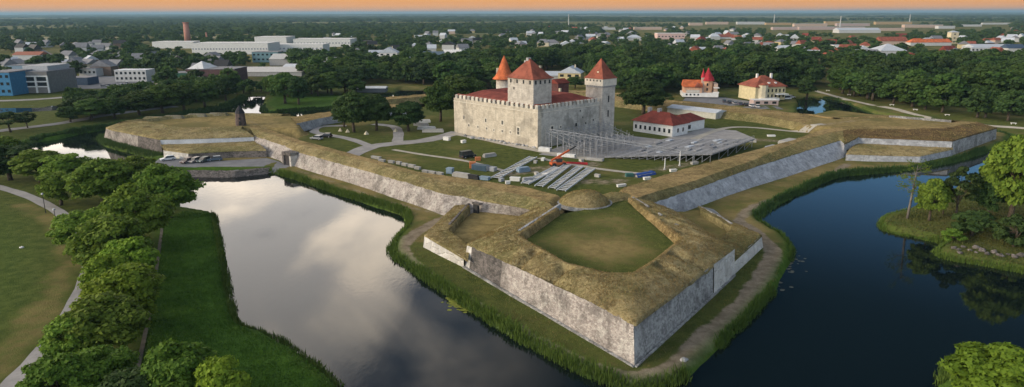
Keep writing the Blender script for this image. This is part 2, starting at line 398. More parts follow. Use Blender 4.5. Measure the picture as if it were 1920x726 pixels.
INTER = [p[:2] for p in CL_IN[1:]] + [p[:2] for p in CR_IN] + [at(1500, 228, 6.3)[:2], at(1420, 214, 6.3)[:2], at(1250, 199, 6.3)[:2], at(1150, 188, 6.3)[:2], (5, 345), (-30, 330), at(700, 207, 6.3)[:2], at(650, 214, 6.3)[:2], at(600, 223, 6.3)[:2], at(560, 240, 6.3)[:2]]
LFLANK = xy([(888, 396), (842, 431), (876, 456), (1000, 396)], 2.8)
RFLANK = xy([(1262, 396), (1314, 393), (1372, 429), (1345, 452)], 2.8)
LTERR = xy([(305, 276), (476, 268), (500, 283), (440, 284), (354, 288)], 3.6)
RTERR = xy([(1587, 288), (1618, 272), (1785, 277), (1785, 281), (1726, 292)], 3.2)

# trails and colour zones (on the ground)
TRAIL = smooth_line(xy([(845, 404), (812, 418), (775, 440), (755, 468), (790, 508), (850, 548), (930, 598), (1010, 644), (1090, 682), (1150, 700), (1210, 704), (1270, 678), (1340, 612), (1400, 556), (1440, 500), (1448, 468), (1420, 436), (1385, 415)], 1.3), 4)
TRAIL2 = smooth_line(xy([(1385, 415), (1400, 395), (1450, 372), (1530, 338), (1590, 306)], 1.4), 4)
TRAIL3 = smooth_line(xy([(845, 404), (760, 385), (640, 345), (560, 318)], 1.4), 3)

def ground_h(X, Y):
    X = np.asarray(X, float); Y = np.asarray(Y, float)
    w = np.maximum(sdist(OUTER, X, Y), -np.minimum(sdist(FORT, X, Y), sdist(CAUSE, X, Y)))   # negative in the water
    wob = fbm(X * .12, Y * .12, 3.0, 3) * 1.0
    near = np.exp(-((X - 20) ** 2 + (Y - 200) ** 2) / 260. ** 2)
    w = w + wob * 1.1
    land = 1.15 + .25 * fbm(X * .05, Y * .05, 1.0, 3) + .9 * sstep(3, 16, sdist(OUTER, X, Y)) * (Y < 330)
    h = -1.5 + (land + 1.5) * sstep(-1.6, 1.4, w)
    def zone(poly, z, a, b, h):
        return h + (z - h) * sstep(b, a, sdist(poly, X, Y))
    h = zone(CAUSE, 1.6, -2.0, .5, h)
    h = zone(INTER, zI + .12 * fbm(X * .07, Y * .07, 2.0, 2), -1.0, 4.0, h)
    for p, z in ((LFLANK, 2.7), (RFLANK, 2.7)): h = zone(p, z, 0, 1.2, h)
    for p, z in ((LTERR, 3.3), (RTERR, 2.8)): h = zone(p, z, -2.0, -.4, h)
    for p in (LB_FLOOR, RB_FLOOR): h = zone(p, zPl + .15 * fbm(X * .1, Y * .1, 4.0, 2), 0, 2.5, h)
    hN = zPl + .1 * fbm(X * .1, Y * .1, 4.0, 2)
    sd = sdist(NB_FLOOR, X, Y); ramp = np.where(Y > 140, 10.0, 2.0)
    h = h + (hN - h) * (1 - sstep(0, 1, (sd) / ramp))
    return h
def H(x, y): return float(ground_h(np.array([x]), np.array([y]))[0])
def on(px, py, z0=2.0, it=5):
    """the ground point seen at a picture point"""
    z = z0
    for _ in range(it):
        p = at(px, py, z); z = H(p[0], p[1])
        if z < 0: z = 0
    p = at(px, py, z); return p

def axis(lo, hi, step, far_lo, far_hi, g=1.18):
    a = list(np.arange(lo, hi + step / 2, step)); s = step
    while a[-1] < far_hi: s *= g; a.append(a[-1] + s)
    s = step
    while a[0] > far_lo: s *= g; a.insert(0, a[0] - s)
    return np.array(a)
gx = axis(-215, 215, 1.0, -40000, 40000); gy = axis(48, 350, 1.0, -300, 60000)
GX, GY = np.meshgrid(gx, gy)
GZ = ground_h(GX, GY)
GZ = np.where(GY > 700, 1.9, GZ)
nx, ny = len(gx), len(gy)
V = np.stack([GX.ravel(), GY.ravel(), GZ.ravel()], 1)
idx = np.arange(nx * ny).reshape(ny, nx)
F = np.stack([idx[:-1, :-1].ravel(), idx[:-1, 1:].ravel(), idx[1:, 1:].ravel(), idx[1:, :-1].ravel()], 1)

def ground_mat():
    m, k, b, out = newmat('ground_cover')
    g = k.n('ShaderNodeNewGeometry'); at_ = k.n('ShaderNodeAttribute', attribute_name='zone')
    sep = k.n('ShaderNodeSeparateColor'); k.nt.links.new(at_.outputs['Color'], sep.inputs[0])
    n1 = k.noise((g, 0), .06, 6, .62); n2 = k.noise((g, 0), .5, 6, .7); n3 = k.noise((g, 0), 3.5, 4, .7); n4 = k.noise((g, 0), 9, 3, .7)
    green = k.mix(k.ramp(n2, .3, .7), (.05, .072, .016), (.11, .122, .032))
    green = k.mix(k.math('MULTIPLY', k.ramp(n3, .5, .75), .4), green, (.15, .15, .05))
    dry = k.mix(k.ramp(n2, .33, .66), (.19, .148, .06), (.33, .25, .105))
    dry = k.mix(k.math('MULTIPLY', k.ramp(n1, .45, .62), .6), dry, (.13, .118, .042))
    dirt = k.mix(k.ramp(n2, .35, .65), (.18, .145, .1), (.3, .245, .175))
    f = k.math('ADD', (sep, 1), k.math('MULTIPLY', k.math('SUBTRACT', k.math('ADD', k.math('MULTIPLY', n1, .5), k.math('MULTIPLY', n2, .5)), .5), 1.3))
    c = k.mix(k.ramp(f, .35, .65), dry, green)
    f2 = k.math('ADD', (sep, 0), k.math('MULTIPLY', k.math('SUBTRACT', n2, .5), .9))
    c = k.mix(k.ramp(f2, .4, .75), c, dirt)
    lush = k.mix(k.ramp(n2, .3, .7), (.032, .08, .009), (.065, .14, .018))
    c = k.mix((sep, 2), c, lush)
    c = k.mix(k.math('MULTIPLY', k.ramp(n4, .5, .72), .35), c, (.02, .022, .01))
    setcol(k, b, c); b.inputs['Roughness'].default_value = 1; b.inputs['Specular IOR Level'].default_value = .05
    bp = k.n('ShaderNodeBump', i_Strength=.7, i_Distance=.25); k.l(k.math('ADD', n3, k.math('MULTIPLY', n4, .6)), bp, 0, 'Height'); k.l(bp, b, 0, 'Normal')
    return m
# zone: R trail / bare earth, G green (0 dry), B lush bank
x, y = GX.ravel(), GY.ravel()
green = np.full(x.shape, .62)
fort = sdist(FORT, x, y)
green = np.where(fort < 4, np.where(y < 128, .66, .46), green)
green = np.where(sdist(INTER, x, y) < 3, .66 + .25 * fbm(x * .05, y * .05, 7., 2), green)
sdn = sdist(NB_FLOOR, x, y)
green = np.where(sdn < 5, .52 + .2 * sstep(-9, 0, sdn) - .16 * np.exp(-((x - 16) / 10) ** 2 - ((y - 112) / 7) ** 2), green)
green = np.where((sdist(LB_FLOOR, x, y) < 3) | (sdist(RB_FLOOR, x, y) < 3), .34, green)
green = np.where((sdist(LFLANK, x, y) < 1.5) | (sdist(RFLANK, x, y) < 1.5), .4, green)
green = np.where(sdist(OUTER, x, y) > 0, np.where(x < -30, .8, .6), green)
green = np.where((y > 420), .55, green)
dd = ldist(smooth_line(xy([(-20, 700), (60, 612), (110, 540), (138, 470), (110, 420), (40, 385)], 2), 3), x, y); green = np.where(x < -40, green - .3 * sstep(5, 1, dd + 2 * fbm(x * .15, y * .15, 2., 3)), green)
lush = np.zeros(x.shape)
BANKL = xy([(640, 726), (545, 652), (448, 612), (432, 560), (416, 480), (402, 402), (345, 395), (300, 420), (278, 560), (260, 726), (240, 800), (640, 800)], 1.0)
lush = np.maximum(lush, sstep(2, -2, sdist(BANKL, x, y)))
out_w = np.maximum(sdist(OUTER, x, y), -fort)
lush = np.maximum(lush, np.where(fort < 3, .8 * sstep(2.6, .4, out_w), .8 * sstep(5.5, 1.0, out_w)) * (y < 330))
LAWN = xy([(-120, 372), (0, 374), (80, 402), (110, 430), (128, 470), (120, 540), (70, 625), (0, 700), (-120, 800)], 2.0)
lush = np.maximum(lush, .42 * sstep(4, -12, sdist(LAWN, x, y) + 3 * fbm(x * .08, y * .08, 5., 3)))
lush = np.where(x > 60, np.where(fort > 3, lush * .35, lush), lush)
RAV = xy([(497, 200), (520, 213), (640, 203), (690, 195), (690, 178), (520, 178)])
lush = np.maximum(lush, .85 * sstep(3, -3, sdist(RAV, x, y)))
trail = np.zeros(x.shape)
dj = fbm(x * .2, y * .2, 9., 3)
for t, w_, s_ in ((TRAIL, 1.15, 1.0), (TRAIL2, .9, .8), (TRAIL3, .8, .55)):
    d = ldist(t, x, y) + dj * .9; trail = np.maximum(trail, s_ * sstep(w_ + 1.6, w_ * .3, d))
for t, w_, s_ in ((smooth_line(xy([(1500, 232), (1535, 236), (1560, 232), (1640, 224), (1760, 232)], 6.2), 3), 2.0, .5), 
                  (smooth_line(xy([(1040, 350), (1060, 372), (1050, 384)], 6), 3), 1.0, .7), (xy([(1060, 340), (1160, 340)], zI), 5, .6), (xy([(940, 328), (1000, 318), (1110, 308)], zI), 5.5, .6), (xy([(1180, 330), (1300, 305)], zI), 4, .55), (xy([(1420, 262), (1490, 268)], zI), 4, .6), (smooth_line(xy([(460, 222), (480, 232), (510, 246)], 6.2), 3), .8, .5)):
    d = ldist(t, x, y) + dj * 1.2; trail = np.maximum(trail, s_ * sstep(w_ + 1.8, w_ * .3, d))
zone = np.stack([trail, green, lush, np.ones_like(x)], 1).astype(np.float32)
me = mesh_np('ground', V, F, ground_mat(), True)
a = me.attributes.new('zone', 'FLOAT_COLOR', 'POINT'); a.data.foreach_set('color', zone.ravel())
ground = tag(link('ground', me), 'grass and bare earth around the moat', None, None, 'structure')

# ------------------------------------------------------------------ water
def water_mat():
    m, k, b, out = newmat('water')
    g = k.n('ShaderNodeNewGeometry')
    mp = k.n('ShaderNodeMapping'); k.l(g, mp); mp.inputs['Scale'].default_value = (1, .55, 1); mp.inputs['Rotation'].default_value = (0, 0, .7)
    n1 = k.noise(mp, .9, 4, .6); n2 = k.noise((g, 0), .035, 3, .5)
    fade = k.math('MULTIPLY', k.ramp(n2, .44, .62), .085)
    bp = k.n('ShaderNodeBump', i_Distance=.12); k.l(k.math('ADD', fade, .022), bp, 0, 'Strength'); k.l(n1, bp, 0, 'Height')
    df = k.n('ShaderNodeBsdfDiffuse'); df.inputs[0].default_value = (.004, .008, .009, 1)
    gl = k.n('ShaderNodeBsdfGlossy'); gl.inputs['Roughness'].default_value = .035; gl.inputs[0].default_value = (1, 1, 1, 1); k.l(bp, gl, 0, 'Normal')
    fr = k.n('ShaderNodeFresnel', i_IOR=1.36); k.l(bp, fr, 0, 'Normal')
    mx = k.n('ShaderNodeMixShader'); k.l(fr, mx, 0, 0); k.l(df, mx, 0, 1); k.l(gl, mx, 0, 2); k.l(mx, out)
    return m
M_WATER = water_mat()
water = tag(link('water', mesh_np('water', [(-330, -50, 0), (330, -50, 0), (330, 480, 0), (-330, 480, 0)], [[0, 1, 2, 3]], M_WATER)), 'still moat water around the fortress', None, None, 'structure')

# ------------------------------------------------------------------ paths and roads laid on the ground
def ribbon(name, pts, w, mat, z=.05, label=None, k=5, w1=None, step=None):
    L = smooth_line([np.append(p[:2], 0) for p in pts], k) if k > 1 else [np.append(p[:2], 0) for p in pts]
    L = np.array(L); n = len(L); T = np.gradient(L, axis=0); T /= np.linalg.norm(T[:, :2], axis=1, keepdims=True) + 1e-9
    N = np.stack([-T[:, 1], T[:, 0]], 1); W = np.linspace(w, w1 or w, n)[:, None] * (1 + .06 * np.sin(np.arange(n) * 1.7))[:, None]
    cols = 4; V = []
    for j in range(cols + 1):
        p = L[:, :2] + N * W * (j / cols - .5); V.append(np.column_stack([p, ground_h(p[:, 0], p[:, 1]) + z]))
    V = np.stack(V, 1).reshape(-1, 3); id_ = np.arange(n * (cols + 1)).reshape(n, cols + 1)
    F = np.stack([id_[:-1, 1:].ravel(), id_[:-1, :-1].ravel(), id_[1:, :-1].ravel(), id_[1:, 1:].ravel()], 1)
    return tag(link(name, mesh_np(name, V, F, mat, True)), label, None, None, 'structure')
def sheet(name, pts, mat, z=.05, label=None, step=3.0):
    """a polygon laid on the ground, cut into a grid so it follows it"""
    import bmesh
    P = [Vector((p[0], p[1], 0)) for p in pts]
    bm = bmesh.new(); f = bm.faces.new([bm.verts.new(p) for p in P]); 
    xs = [p.x for p in P]; ys = [p.y for p in P]
    for ax, lo, hi in ((0, min(xs), max(xs)), (1, min(ys), max(ys))):
        t = lo + step
        while t < hi:
            c = [0, 0, 0]; c[ax] = t; nn = [0, 0, 0]; nn[ax] = 1
            bmesh.ops.bisect_plane(bm, geom=bm.verts[:] + bm.edges[:] + bm.faces[:], plane_co=c, plane_no=nn); t += step
    bm.normal_update()
    if bm.faces and sum(q.normal.z for q in bm.faces) < 0: bmesh.ops.reverse_faces(bm, faces=bm.faces[:])
    V = np.array([v.co[:] for v in bm.verts]); hz = ground_h(V[:, 0], V[:, 1])
    for v, h in zip(bm.verts, hz): v.co.z = h + z
    me = bpy.data.meshes.new(name); bm.to_mesh(me); bm.free(); me.materials.append(mat)
    return tag(link(name, me), label, None, None, 'structure')
def ons(pts, z0=zI): return [on(p[0], p[1], z0) for p in pts]
ribbon('courtyard_road', ons([(640, 300), (690, 277), (735, 270), (800, 263), (860, 248)]), 6.2, M_GRAVEL, .06, 'grey gravel road crossing the castle courtyard')
ribbon('courtyard_path', ons([(850, 251), (900, 260), (960, 273), (1010, 283), (1060, 292), (1130, 300)]), 3.4, M_SAND, .09, 'pale path below the castle wall')
ribbon('courtyard_path', ons([(737, 281), (790, 290), (840, 297), (890, 306), (945, 321)]), 1.7, M_SAND, .08, 'narrow pale path between the lawns')
ribbon('courtyard_road', ons([(745, 266), (747, 250), (738, 238), (700, 233)]), 3.6, M_GRAVEL, .08, 'gravel spur between the courtyard trees')
ribbon('courtyard_path', ons([(700, 277), (660, 262), (620, 254), (590, 248), (600, 238), (650, 236)]), 3.2, M_GRAVEL, .07, 'gravel path to the casemate')
sheet('castle_forecourt', ons([(1010, 290), (1100, 300), (1132, 297), (1222, 275), (1330, 262), (1420, 262), (1380, 245), (1320, 240), (1240, 262), (1140, 250), (1146, 212), (1110, 215), (1090, 260)]), M_GRAVEL, .045, 'grey gravel yard right of the castle')
ribbon('courtyard_path', ons([(1300, 262), (1350, 243), (1400, 239), (1500, 235), (1545, 233)]), 2.6, M_SAND, .1, 'pale path to the right bastion')
ribbon('courtyard_path', ons([(1010, 297), (1090, 312), (1160, 322), (1200, 326)]), 2.0, M_SAND, .1, 'pale path before the grandstand')
sheet('car_park', xy([(512, 322), (440, 325.5), (362, 322), (300, 323), (268, 322), (300, 297), (352, 299), (400, 303), (500, 297), (545, 309)], 1.6), M_ASPHALT, .06, 'asphalt causeway car park before the gate')
LPATH = smooth_line(xy([(-60, 338), (0, 352), (60, 372), (110, 398), (135, 425), (160, 465), (170, 490), (160, 530), (130, 590), (80, 660), (20, 722), (-60, 800)], 2.0), 5)
ribbon('park_path', LPATH, 2.5, M_GRAVEL, .07, 'grey path curving through the left park', 1)
ribbon('promenade', xy([(1500, 158), (1540, 171), (1600, 186), (1700, 208), (1800, 226), (1920, 240), (2000, 252)], 2.0), 3.2, M_SAND, .08, 'pale promenade along the far right shore')
ribbon('shore_road', xy([(-40, 252), (20, 243), (110, 232), (200, 216), (330, 200)], 2), 6, M_ASPHALT, .08, 'shore road behind the left moat')
ribbon('field_road', xy([(-80, 188), (60, 184), (160, 176), (250, 164), (330, 150)], 2), 7, M_GRAVEL, .1, 'road at the edge of the town')
ribbon('town_street', xy([(262, 160), (300, 140), (318, 124), (330, 112)], 2), 9, M_ASPHALT, .1, 'town street running to the horizon')
sheet('town_car_park', xy([(110, 166), (250, 162), (285, 142), (190, 140), (120, 150)], 2), M_ASPHALT, .06, 'asphalt yard between the town blocks', 20)
sheet('villa_yard', xy([(1280, 186), (1340, 192), (1420, 203), (1470, 203), (1440, 192), (1400, 186), (1360, 180), (1290, 176)], 2), M_ASPHALT, .06, 'parking yard before the villas', 8)
ribbon('bank_path', xy([(306, 412), (298, 470), (285, 560), (268, 650), (250, 740)], 1.8), .55, plain((.14, .125, .1), .95, .3), .06, 'thin worn path under the trees of the left bank')
sheet('pond', xy([(-60, 200), (60, 196), (110, 200), (114, 207), (40, 212), (-50, 215)], 2), M_WATER, .1, 'shallow pond beside the shore road', 10)
# ================================================================== fortress works
def loft(rails, name, mat, parent, origin, step=1.0, amp=None, dents=(), fr=.5, smooth=True, over=0.0, flip=False, seed=0.0):
    """grid surface through rails (lists of points); amp gives the height noise at each rail"""
    n = len(rails[0]); rails = [[np.asarray(p, float) for p in r] for r in rails]
    cnt = [max(1, int(max(np.linalg.norm(rails[j][i + 1] - rails[j][i]) for j in range(len(rails))) / step)) for i in range(n - 1)]
    def samp(r):
        o = []
        for i in range(n - 1):
            for q in range(cnt[i]): o.append(r[i] + (r[i + 1] - r[i]) * q / cnt[i])
        o.append(r[-1]); return np.array(o)
    RS = [samp(r) for r in rails]; rows = []; am = []
    amp = amp or [0] * len(rails)
    for j in range(len(rails) - 1):
        m = max(1, int(np.max(np.linalg.norm(RS[j + 1] - RS[j], axis=1)) / step))
        for q in range(m):
            t = q / m; rows.append(RS[j] * (1 - t) + RS[j + 1] * t); am.append(amp[j] * (1 - t) + amp[j + 1] * t)
    rows.append(RS[-1]); am.append(amp[-1])
    G = np.array(rows); A = np.array(am)[:, None]
    X, Y = G[..., 0], G[..., 1]
    G[..., 2] += A * (fbm(X * fr, Y * fr, seed, 4) * 1.2 + .5 * fbm(X * fr * .25, Y * fr * .25, seed + 5, 2))
    G[..., 0] += A * .5 * fbm(X * fr * 1.3, Y * fr * 1.3, seed + 9 + G[..., 2] * fr, 3)
    G[..., 1] += A * .5 * fbm(X * fr * 1.3, Y * fr * 1.3, seed + 17 + G[..., 2] * fr, 3)
    fadew = np.clip((len(rows) - 1 - np.arange(len(rows))) / 2.0, 0, 1)[:, None]
    for (cx, cy, rx, ry, ang, dz) in dents:
        dx, dy = X - cx, Y - cy; u = dx * math.cos(ang) + dy * math.sin(ang); v = -dx * math.sin(ang) + dy * math.cos(ang)
        G[..., 2] += dz * np.exp(-(np.abs(u) / rx) ** 3 - (np.abs(v) / ry) ** 3) * fadew
    a, b = G.shape[:2]; id_ = np.arange(a * b).reshape(a, b)
    F = np.stack([id_[:-1, :-1].ravel(), id_[:-1, 1:].ravel(), id_[1:, 1:].ravel(), id_[1:, :-1].ravel()], 1)
    if flip: F = F[:, ::-1].copy()
    V = G.reshape(-1, 3) - np.asarray(origin, float)
    return link(name, mesh_np(name, V, F, mat, smooth), parent)
def off(rail, c, d, z=None, dz=0.0):
    """rail moved towards (d > 0) the point c"""
    o = []
    for p in rail:
        v = np.array([c[0] - p[0], c[1] - p[1]]); v = v / np.linalg.norm(v) * d
        o.append(np.array([p[0] + v[0], p[1] + v[1], (p[2] + dz) if z is None else z]))
    return o
def lerp(ra, rb, t, zt=None):
    zt = t if zt is None else zt
    return [np.array([a[0] + (b[0] - a[0]) * t, a[1] + (b[1] - a[1]) * t, a[2] + (b[2] - a[2]) * zt]) for a, b in zip(ra, rb)]
def down(rail, z): return [np.array([p[0], p[1], z]) for p in rail]
def wall_rails(foot, top): return [foot, lerp(foot, top, .5), top]

# ---- near bastion
O = np.array([16, 110, 1.3])
nb = thing('bastion', 'nearest pointed bastion with grass parapet around a square green platform', 'bastion', O)
cN = np.array([16, 108])
# left face in two masonries, right face in two
def cut(r, a, b, t): return r[a] + (r[b] - r[a]) * t
topL, footL = [NB_TOP[1], NB_TOP[3]], [NB_FOOT[1], NB_FOOT[3]]
topR, footR = [NB_TOP[3], NB_TOP[6]], [NB_FOOT[3], NB_FOOT[6]]
def sub(r, t0, t1): return [r[0] + (r[1] - r[0]) * t0, r[0] + (r[1] - r[0]) * t1]
def wall(name, foot, top, mat, parent, origin, label=None, amp=.12, step=.7, seed=0., flip=False):
    o = loft(wall_rails(foot, top), name, mat, parent, origin, step, [.03, amp * .6, amp], fr=.9, seed=seed, flip=flip)
    if label: o['label'] = label
    return o
def bury(r, d=.6): return [p - np.array([0, 0, d]) for p in r]
fL, fR = bury(footL), bury(footR)
tLu, tRu = [p + np.array([0, 0, .12]) for p in topL], [p + np.array([0, 0, .12]) for p in topR]
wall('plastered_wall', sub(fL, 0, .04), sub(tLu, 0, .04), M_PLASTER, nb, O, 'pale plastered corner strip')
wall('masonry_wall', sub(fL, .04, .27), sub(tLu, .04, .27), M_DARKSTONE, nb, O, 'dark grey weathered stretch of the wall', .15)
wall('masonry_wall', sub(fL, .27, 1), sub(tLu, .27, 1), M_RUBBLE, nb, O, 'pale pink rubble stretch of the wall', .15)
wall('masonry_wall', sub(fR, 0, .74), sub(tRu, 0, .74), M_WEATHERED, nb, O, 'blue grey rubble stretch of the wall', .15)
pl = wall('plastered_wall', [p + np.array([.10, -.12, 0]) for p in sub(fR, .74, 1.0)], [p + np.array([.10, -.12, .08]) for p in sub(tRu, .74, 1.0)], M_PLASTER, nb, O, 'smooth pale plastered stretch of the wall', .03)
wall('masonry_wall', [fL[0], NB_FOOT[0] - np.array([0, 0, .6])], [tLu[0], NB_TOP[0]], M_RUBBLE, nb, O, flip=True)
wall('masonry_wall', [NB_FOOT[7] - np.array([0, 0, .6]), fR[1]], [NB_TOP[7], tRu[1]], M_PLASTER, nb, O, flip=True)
# plinth ledge along the foot of both faces
for f, s in ((footL, -1), (footR, 1)):
    mb = MB(); a, b = f[0] - O, f[1] - O; d = (b - a); nrm = np.array([d[1], -d[0], 0]) if s < 0 else np.array([d[1], -d[0], 0]); nrm = nrm / np.linalg.norm(nrm) * .22
    mb.bar(a + nrm * 0.8 - [0, 0, .1], b + nrm * .8 - [0, 0, .1], .32, .4); mb.build('plinth', M_WEATHERED, nb)
dN = []
def dent(px, py, z, rx, ry, ang, dz): p = at(px, py, z); return (p[0], p[1], rx, ry, ang, dz)
dents = [dent(1000, 473, 7.2, 4.2, 1.0, R(36), -1.5), dent(1066, 501, 7.2, 4.6, 1.0, R(36), -1.5), dent(1270, 478, 7.2, 4.6, 1.0, R(144), -1.4), dent(1237, 499, 7.2, 4.2, 1.0, R(144), -1.3),
         dent(1215, 386, 7.0, 3.6, .8, R(160), -1.3), dent(1242, 402, 7.0, 3.6, .8, R(160), -1.3), dent(1262, 418, 7.0, 3.6, .8, R(160), -1.3), dent(1292, 437, 7.0, 3.6, .9, R(160), -1.2), dent(1010, 418, 7.2, 3, .8, R(25), -.6)]
lip = [p + np.array([0, 0, -.25]) for p in off(NB_TOP, cN, -.14)]
top_ = off(NB_TOP, cN, -.10, dz=.15)
mid = lerp(NB_TOP, NB_IN, .55, .86)
inn = NB_IN; base = off(NB_IN, cN, .9, z=6.0)
crest = lerp(NB_TOP, NB_IN, .93, .985)
loft([lip, top_, lerp(NB_TOP, NB_IN, .22, .42), mid, crest], 'earth_parapet', M_STRAW, nb, O, .7, [.13, .14, .14, .13, .06], dents, .3)
loft([crest, inn, base], 'rampart_crest', M_BARE, nb, O, .7, [.06, .05, .05], (), .3)
# retaining kerb walls inside the platform
def kerb(pts, w, h, mat, parent, origin, name='retaining_wall', z0=None):
    P = [np.asarray(p, float) for p in pts]
    for a, b in zip(P[:-1], P[1:]):
        MBk = MB().bar(a + [0, 0, h / 2] - origin, b + [0, 0, h / 2] - origin, w, h); MBk.build(name, mat, parent, bevel=.05)
kerb(atl([(973, 444, 6.15), (1050, 393, 6.15)]), .5, 1.25, M_ASHLAR, nb, O)
for a, b in (((1186, 376), (1216, 394)), ((1222, 398), (1240, 410)), ((1246, 413), (1260, 422)), ((1266, 427), (1285, 439))):
    kerb(atl([(*a, 6.1), (*b, 6.1)]), .4, .85, M_WEATHERED, nb, O)
# grassy mound with a stone kerb ring behind the platform
mc = at(1096, 382, 6.0); md = thing('grass_mound', 'low round dry grass mound ringed by a pale stone kerb', 'mound', mc)
th = np.linspace(0, 2 * math.pi, 49); ring = []
for rr, zz in ((5.2, -.3), (5.15, .45), (4.7, .95), (3.9, 1.7), (2.7, 2.3), (1.3, 2.65), (.05, 2.75)):
    ring.append([np.array([mc[0] + rr * 1.06 * math.cos(t), mc[1] + rr * .95 * math.sin(t), mc[2] + zz]) for t in th])
loft(ring, 'grass_cap', M_STRAW, md, mc, .6, [.0, .05, .15, .25, .25, .2, 0], fr=.6)
mb = MB(); prof = [(5.25, -.3), (5.5, -.3), (5.48, .38), (5.15, .4)]
n = 48; Vv = [(r * 1.06 * math.cos(2 * math.pi * i / n), r * .95 * math.sin(2 * math.pi * i / n), z) for r, z in prof for i in range(n)]
mb.add(Vv, [[j * n + i, j * n + (i + 1) % n, ((j + 1) % 4) * n + (i + 1) % n, ((j + 1) % 4) * n + i] for j in range(4) for i in range(n)]); mb.build('stone_kerb', M_WEATHERED, md)

# ---- low flanks beside the near bastion
def lowflank(label, top, foot, inner, mat, floor_z, c, mw=None, seed=3., ext_=0):
    o_ = np.array([c[0], c[1], 1.3]); t = thing('low_flank', label, 'rampart', o_)
    for i in range(len(top) - 1):
        wall('masonry_wall', bury([foot[i], foot[i + 1]]), [top[i] + [0, 0, .1], top[i + 1] + [0, 0, .1]], mat[i] if isinstance(mat, list) else mat, t, o_, seed=seed)
    if ext_:
        for r in (top, inner):
            d = r[-1] - r[-2]; r[-1] = r[-1] + d / np.linalg.norm(d) * ext_
    inn_ = inner; lip_ = [p + np.array([0, 0, -.2]) for p in off(top, c, -.12)]
    loft([lip_, off(top, c, -.08, dz=.1), lerp(top, inn_, .5, .8), inn_, down(off(inn_, c, .7), floor_z - .2)], 'earth_parapet', M_STRAW2 if c[0] > 20 else M_STRAW, t, o_, .7, [.03, .1, .3, .25, .08], fr=.5, seed=seed)
    return t, o_
topf = atl([(853, 386, 3.4), (796, 441, 3.2), (869, 484, 3.2)]); footf = [at(833, 402, 1.5), at(793, 463, 1.4), at(870, 499, 1.4)]
t, o_ = lowflank('low walled outwork left of the near bastion', topf, footf, atl([(881, 386, 4.0), (841, 431, 4.0), (876, 456, 3.9)]), [M_RUBBLE, M_PLASTER], 2.7, at(890, 425, 2.7)[:2], ext_=1.6)
kerb(atl([(881, 389, 2.8), (843, 431, 2.8)]), .5, 1.3, M_DARKSTONE, t, o_)
topf = atl([(1376, 490, 3.3), (1428, 442, 3.3), (1309, 387, 3.2)]); footf = [at(1377, 514, 1.4), at(1432, 462, 1.4), at(1340, 388, 1.5)]
t, o_ = lowflank('low walled outwork right of the near bastion', topf, footf, atl([(1346, 451, 3.9), (1372, 427, 4.0), (1313, 393, 3.9)]), [M_PLASTER, M_WEATHERED], 2.7, at(1320, 420, 2.7)[:2], seed=6.)
kerb(atl([(1315, 396, 2.8), (1345, 412, 2.8)]), .4, 1.0, M_WEATHERED, t, o_); kerb(atl([(1345, 412, 2.8), (1371, 429, 2.8)]), .4, 1.2, M_WEATHERED, t, o_)

# ---- curtains
def curtain(label, foot, top, outc, inn_, mat, earth, z_in, inward, seed, o_, splits=None, dive=0):
    if dive:      # the end towards the near bastion runs down into the platform
        i, j = (-1, -2) if dive > 0 else (0, 1)
        def ext(r, L_, dz):
            d = r[i] - r[j]; d = d / np.linalg.norm(d[:2]) * L_; q = r[i] + np.array([d[0], d[1], dz]); return (list(r) + [q]) if dive > 0 else ([q] + list(r))
        foot, top = ext(foot, 1., -.5), ext(top, 1.5, -.3); outc, inn_ = ext(outc, 4., -1.6), ext(inn_, 4., -1.6)
    t = thing('curtain_wall', label, 'rampart', o_)
    wall('masonry_wall', bury(foot), [p + np.array([0, 0, .12]) for p in top], mat, t, o_, amp=.14, seed=seed)
    inward = np.asarray(inward, float); ins = [p + np.array([inward[0] * 3.4, inward[1] * 3.4, z_in - .5 - p[2]]) for p in inn_]
    n_ = -inward
    lip_ = [p + np.array([n_[0] * .14, n_[1] * .14, -.22]) for p in top]; t1 = [p + np.array([n_[0] * .1, n_[1] * .1, .14]) for p in top]
    e = loft([lip_, t1, lerp(top, outc, .5, .62), outc], 'earth_slope', earth, t, o_, .9, [.04, .1, .18, .14], fr=.35, seed=seed)
    e = loft([outc, lerp(outc, inn_, .5), inn_], 'rampart_walk', M_BARE, t, o_, .8, [.14, .08, .12], fr=.35, seed=seed)
    loft([inn_, lerp(inn_, ins, .5), ins], 'inner_slope', M_STRAW2, t, o_, .9, [.12, .15, .1], fr=.35, seed=seed)
    return t
inL = (.71, .70); inR = (-.69, .72)
topC = atl([(477, 255, 5.4), (535, 274, 5.3), (553, 283, 5.2), (700, 323, 5.2), (830, 363, 5.1), (985, 389, 5.1), (1002, 394, 5.2)])
footC = [at(500, 302, 1.6), at(531, 306, 1.5), at(547, 309, 1.5), at(690, 351, 1.5), at(830, 402, 1.5), at(968, 406, 2.4), at(985, 404, 2.6)]
footC[0] = footC[1] + (topC[0] - topC[1]) * np.array([1, 1, 0]); footC[0][2] = 1.5
outC = atl([(468, 239, 6.6), (540, 262, 6.5), (560, 270, 6.4), (684, 302, 6.4), (783, 329, 6.4), (985, 367, 6.4), (1030, 381, 6.9)])
inC = atl([(470, 232, 6.6), (545, 257, 6.5), (563, 263, 6.5), (684, 295, 6.5), (783, 322, 6.5), (985, 351, 6.5), (1045, 366, 6.8)])
oC = np.array([-45, 175, 1.5])
cw = curtain('long left curtain wall of pale rubble between two bastions', footC, topC, outC, inC, M_RUBBLE, M_STRAW, zI, inL, 1.5, oC, dive=1)
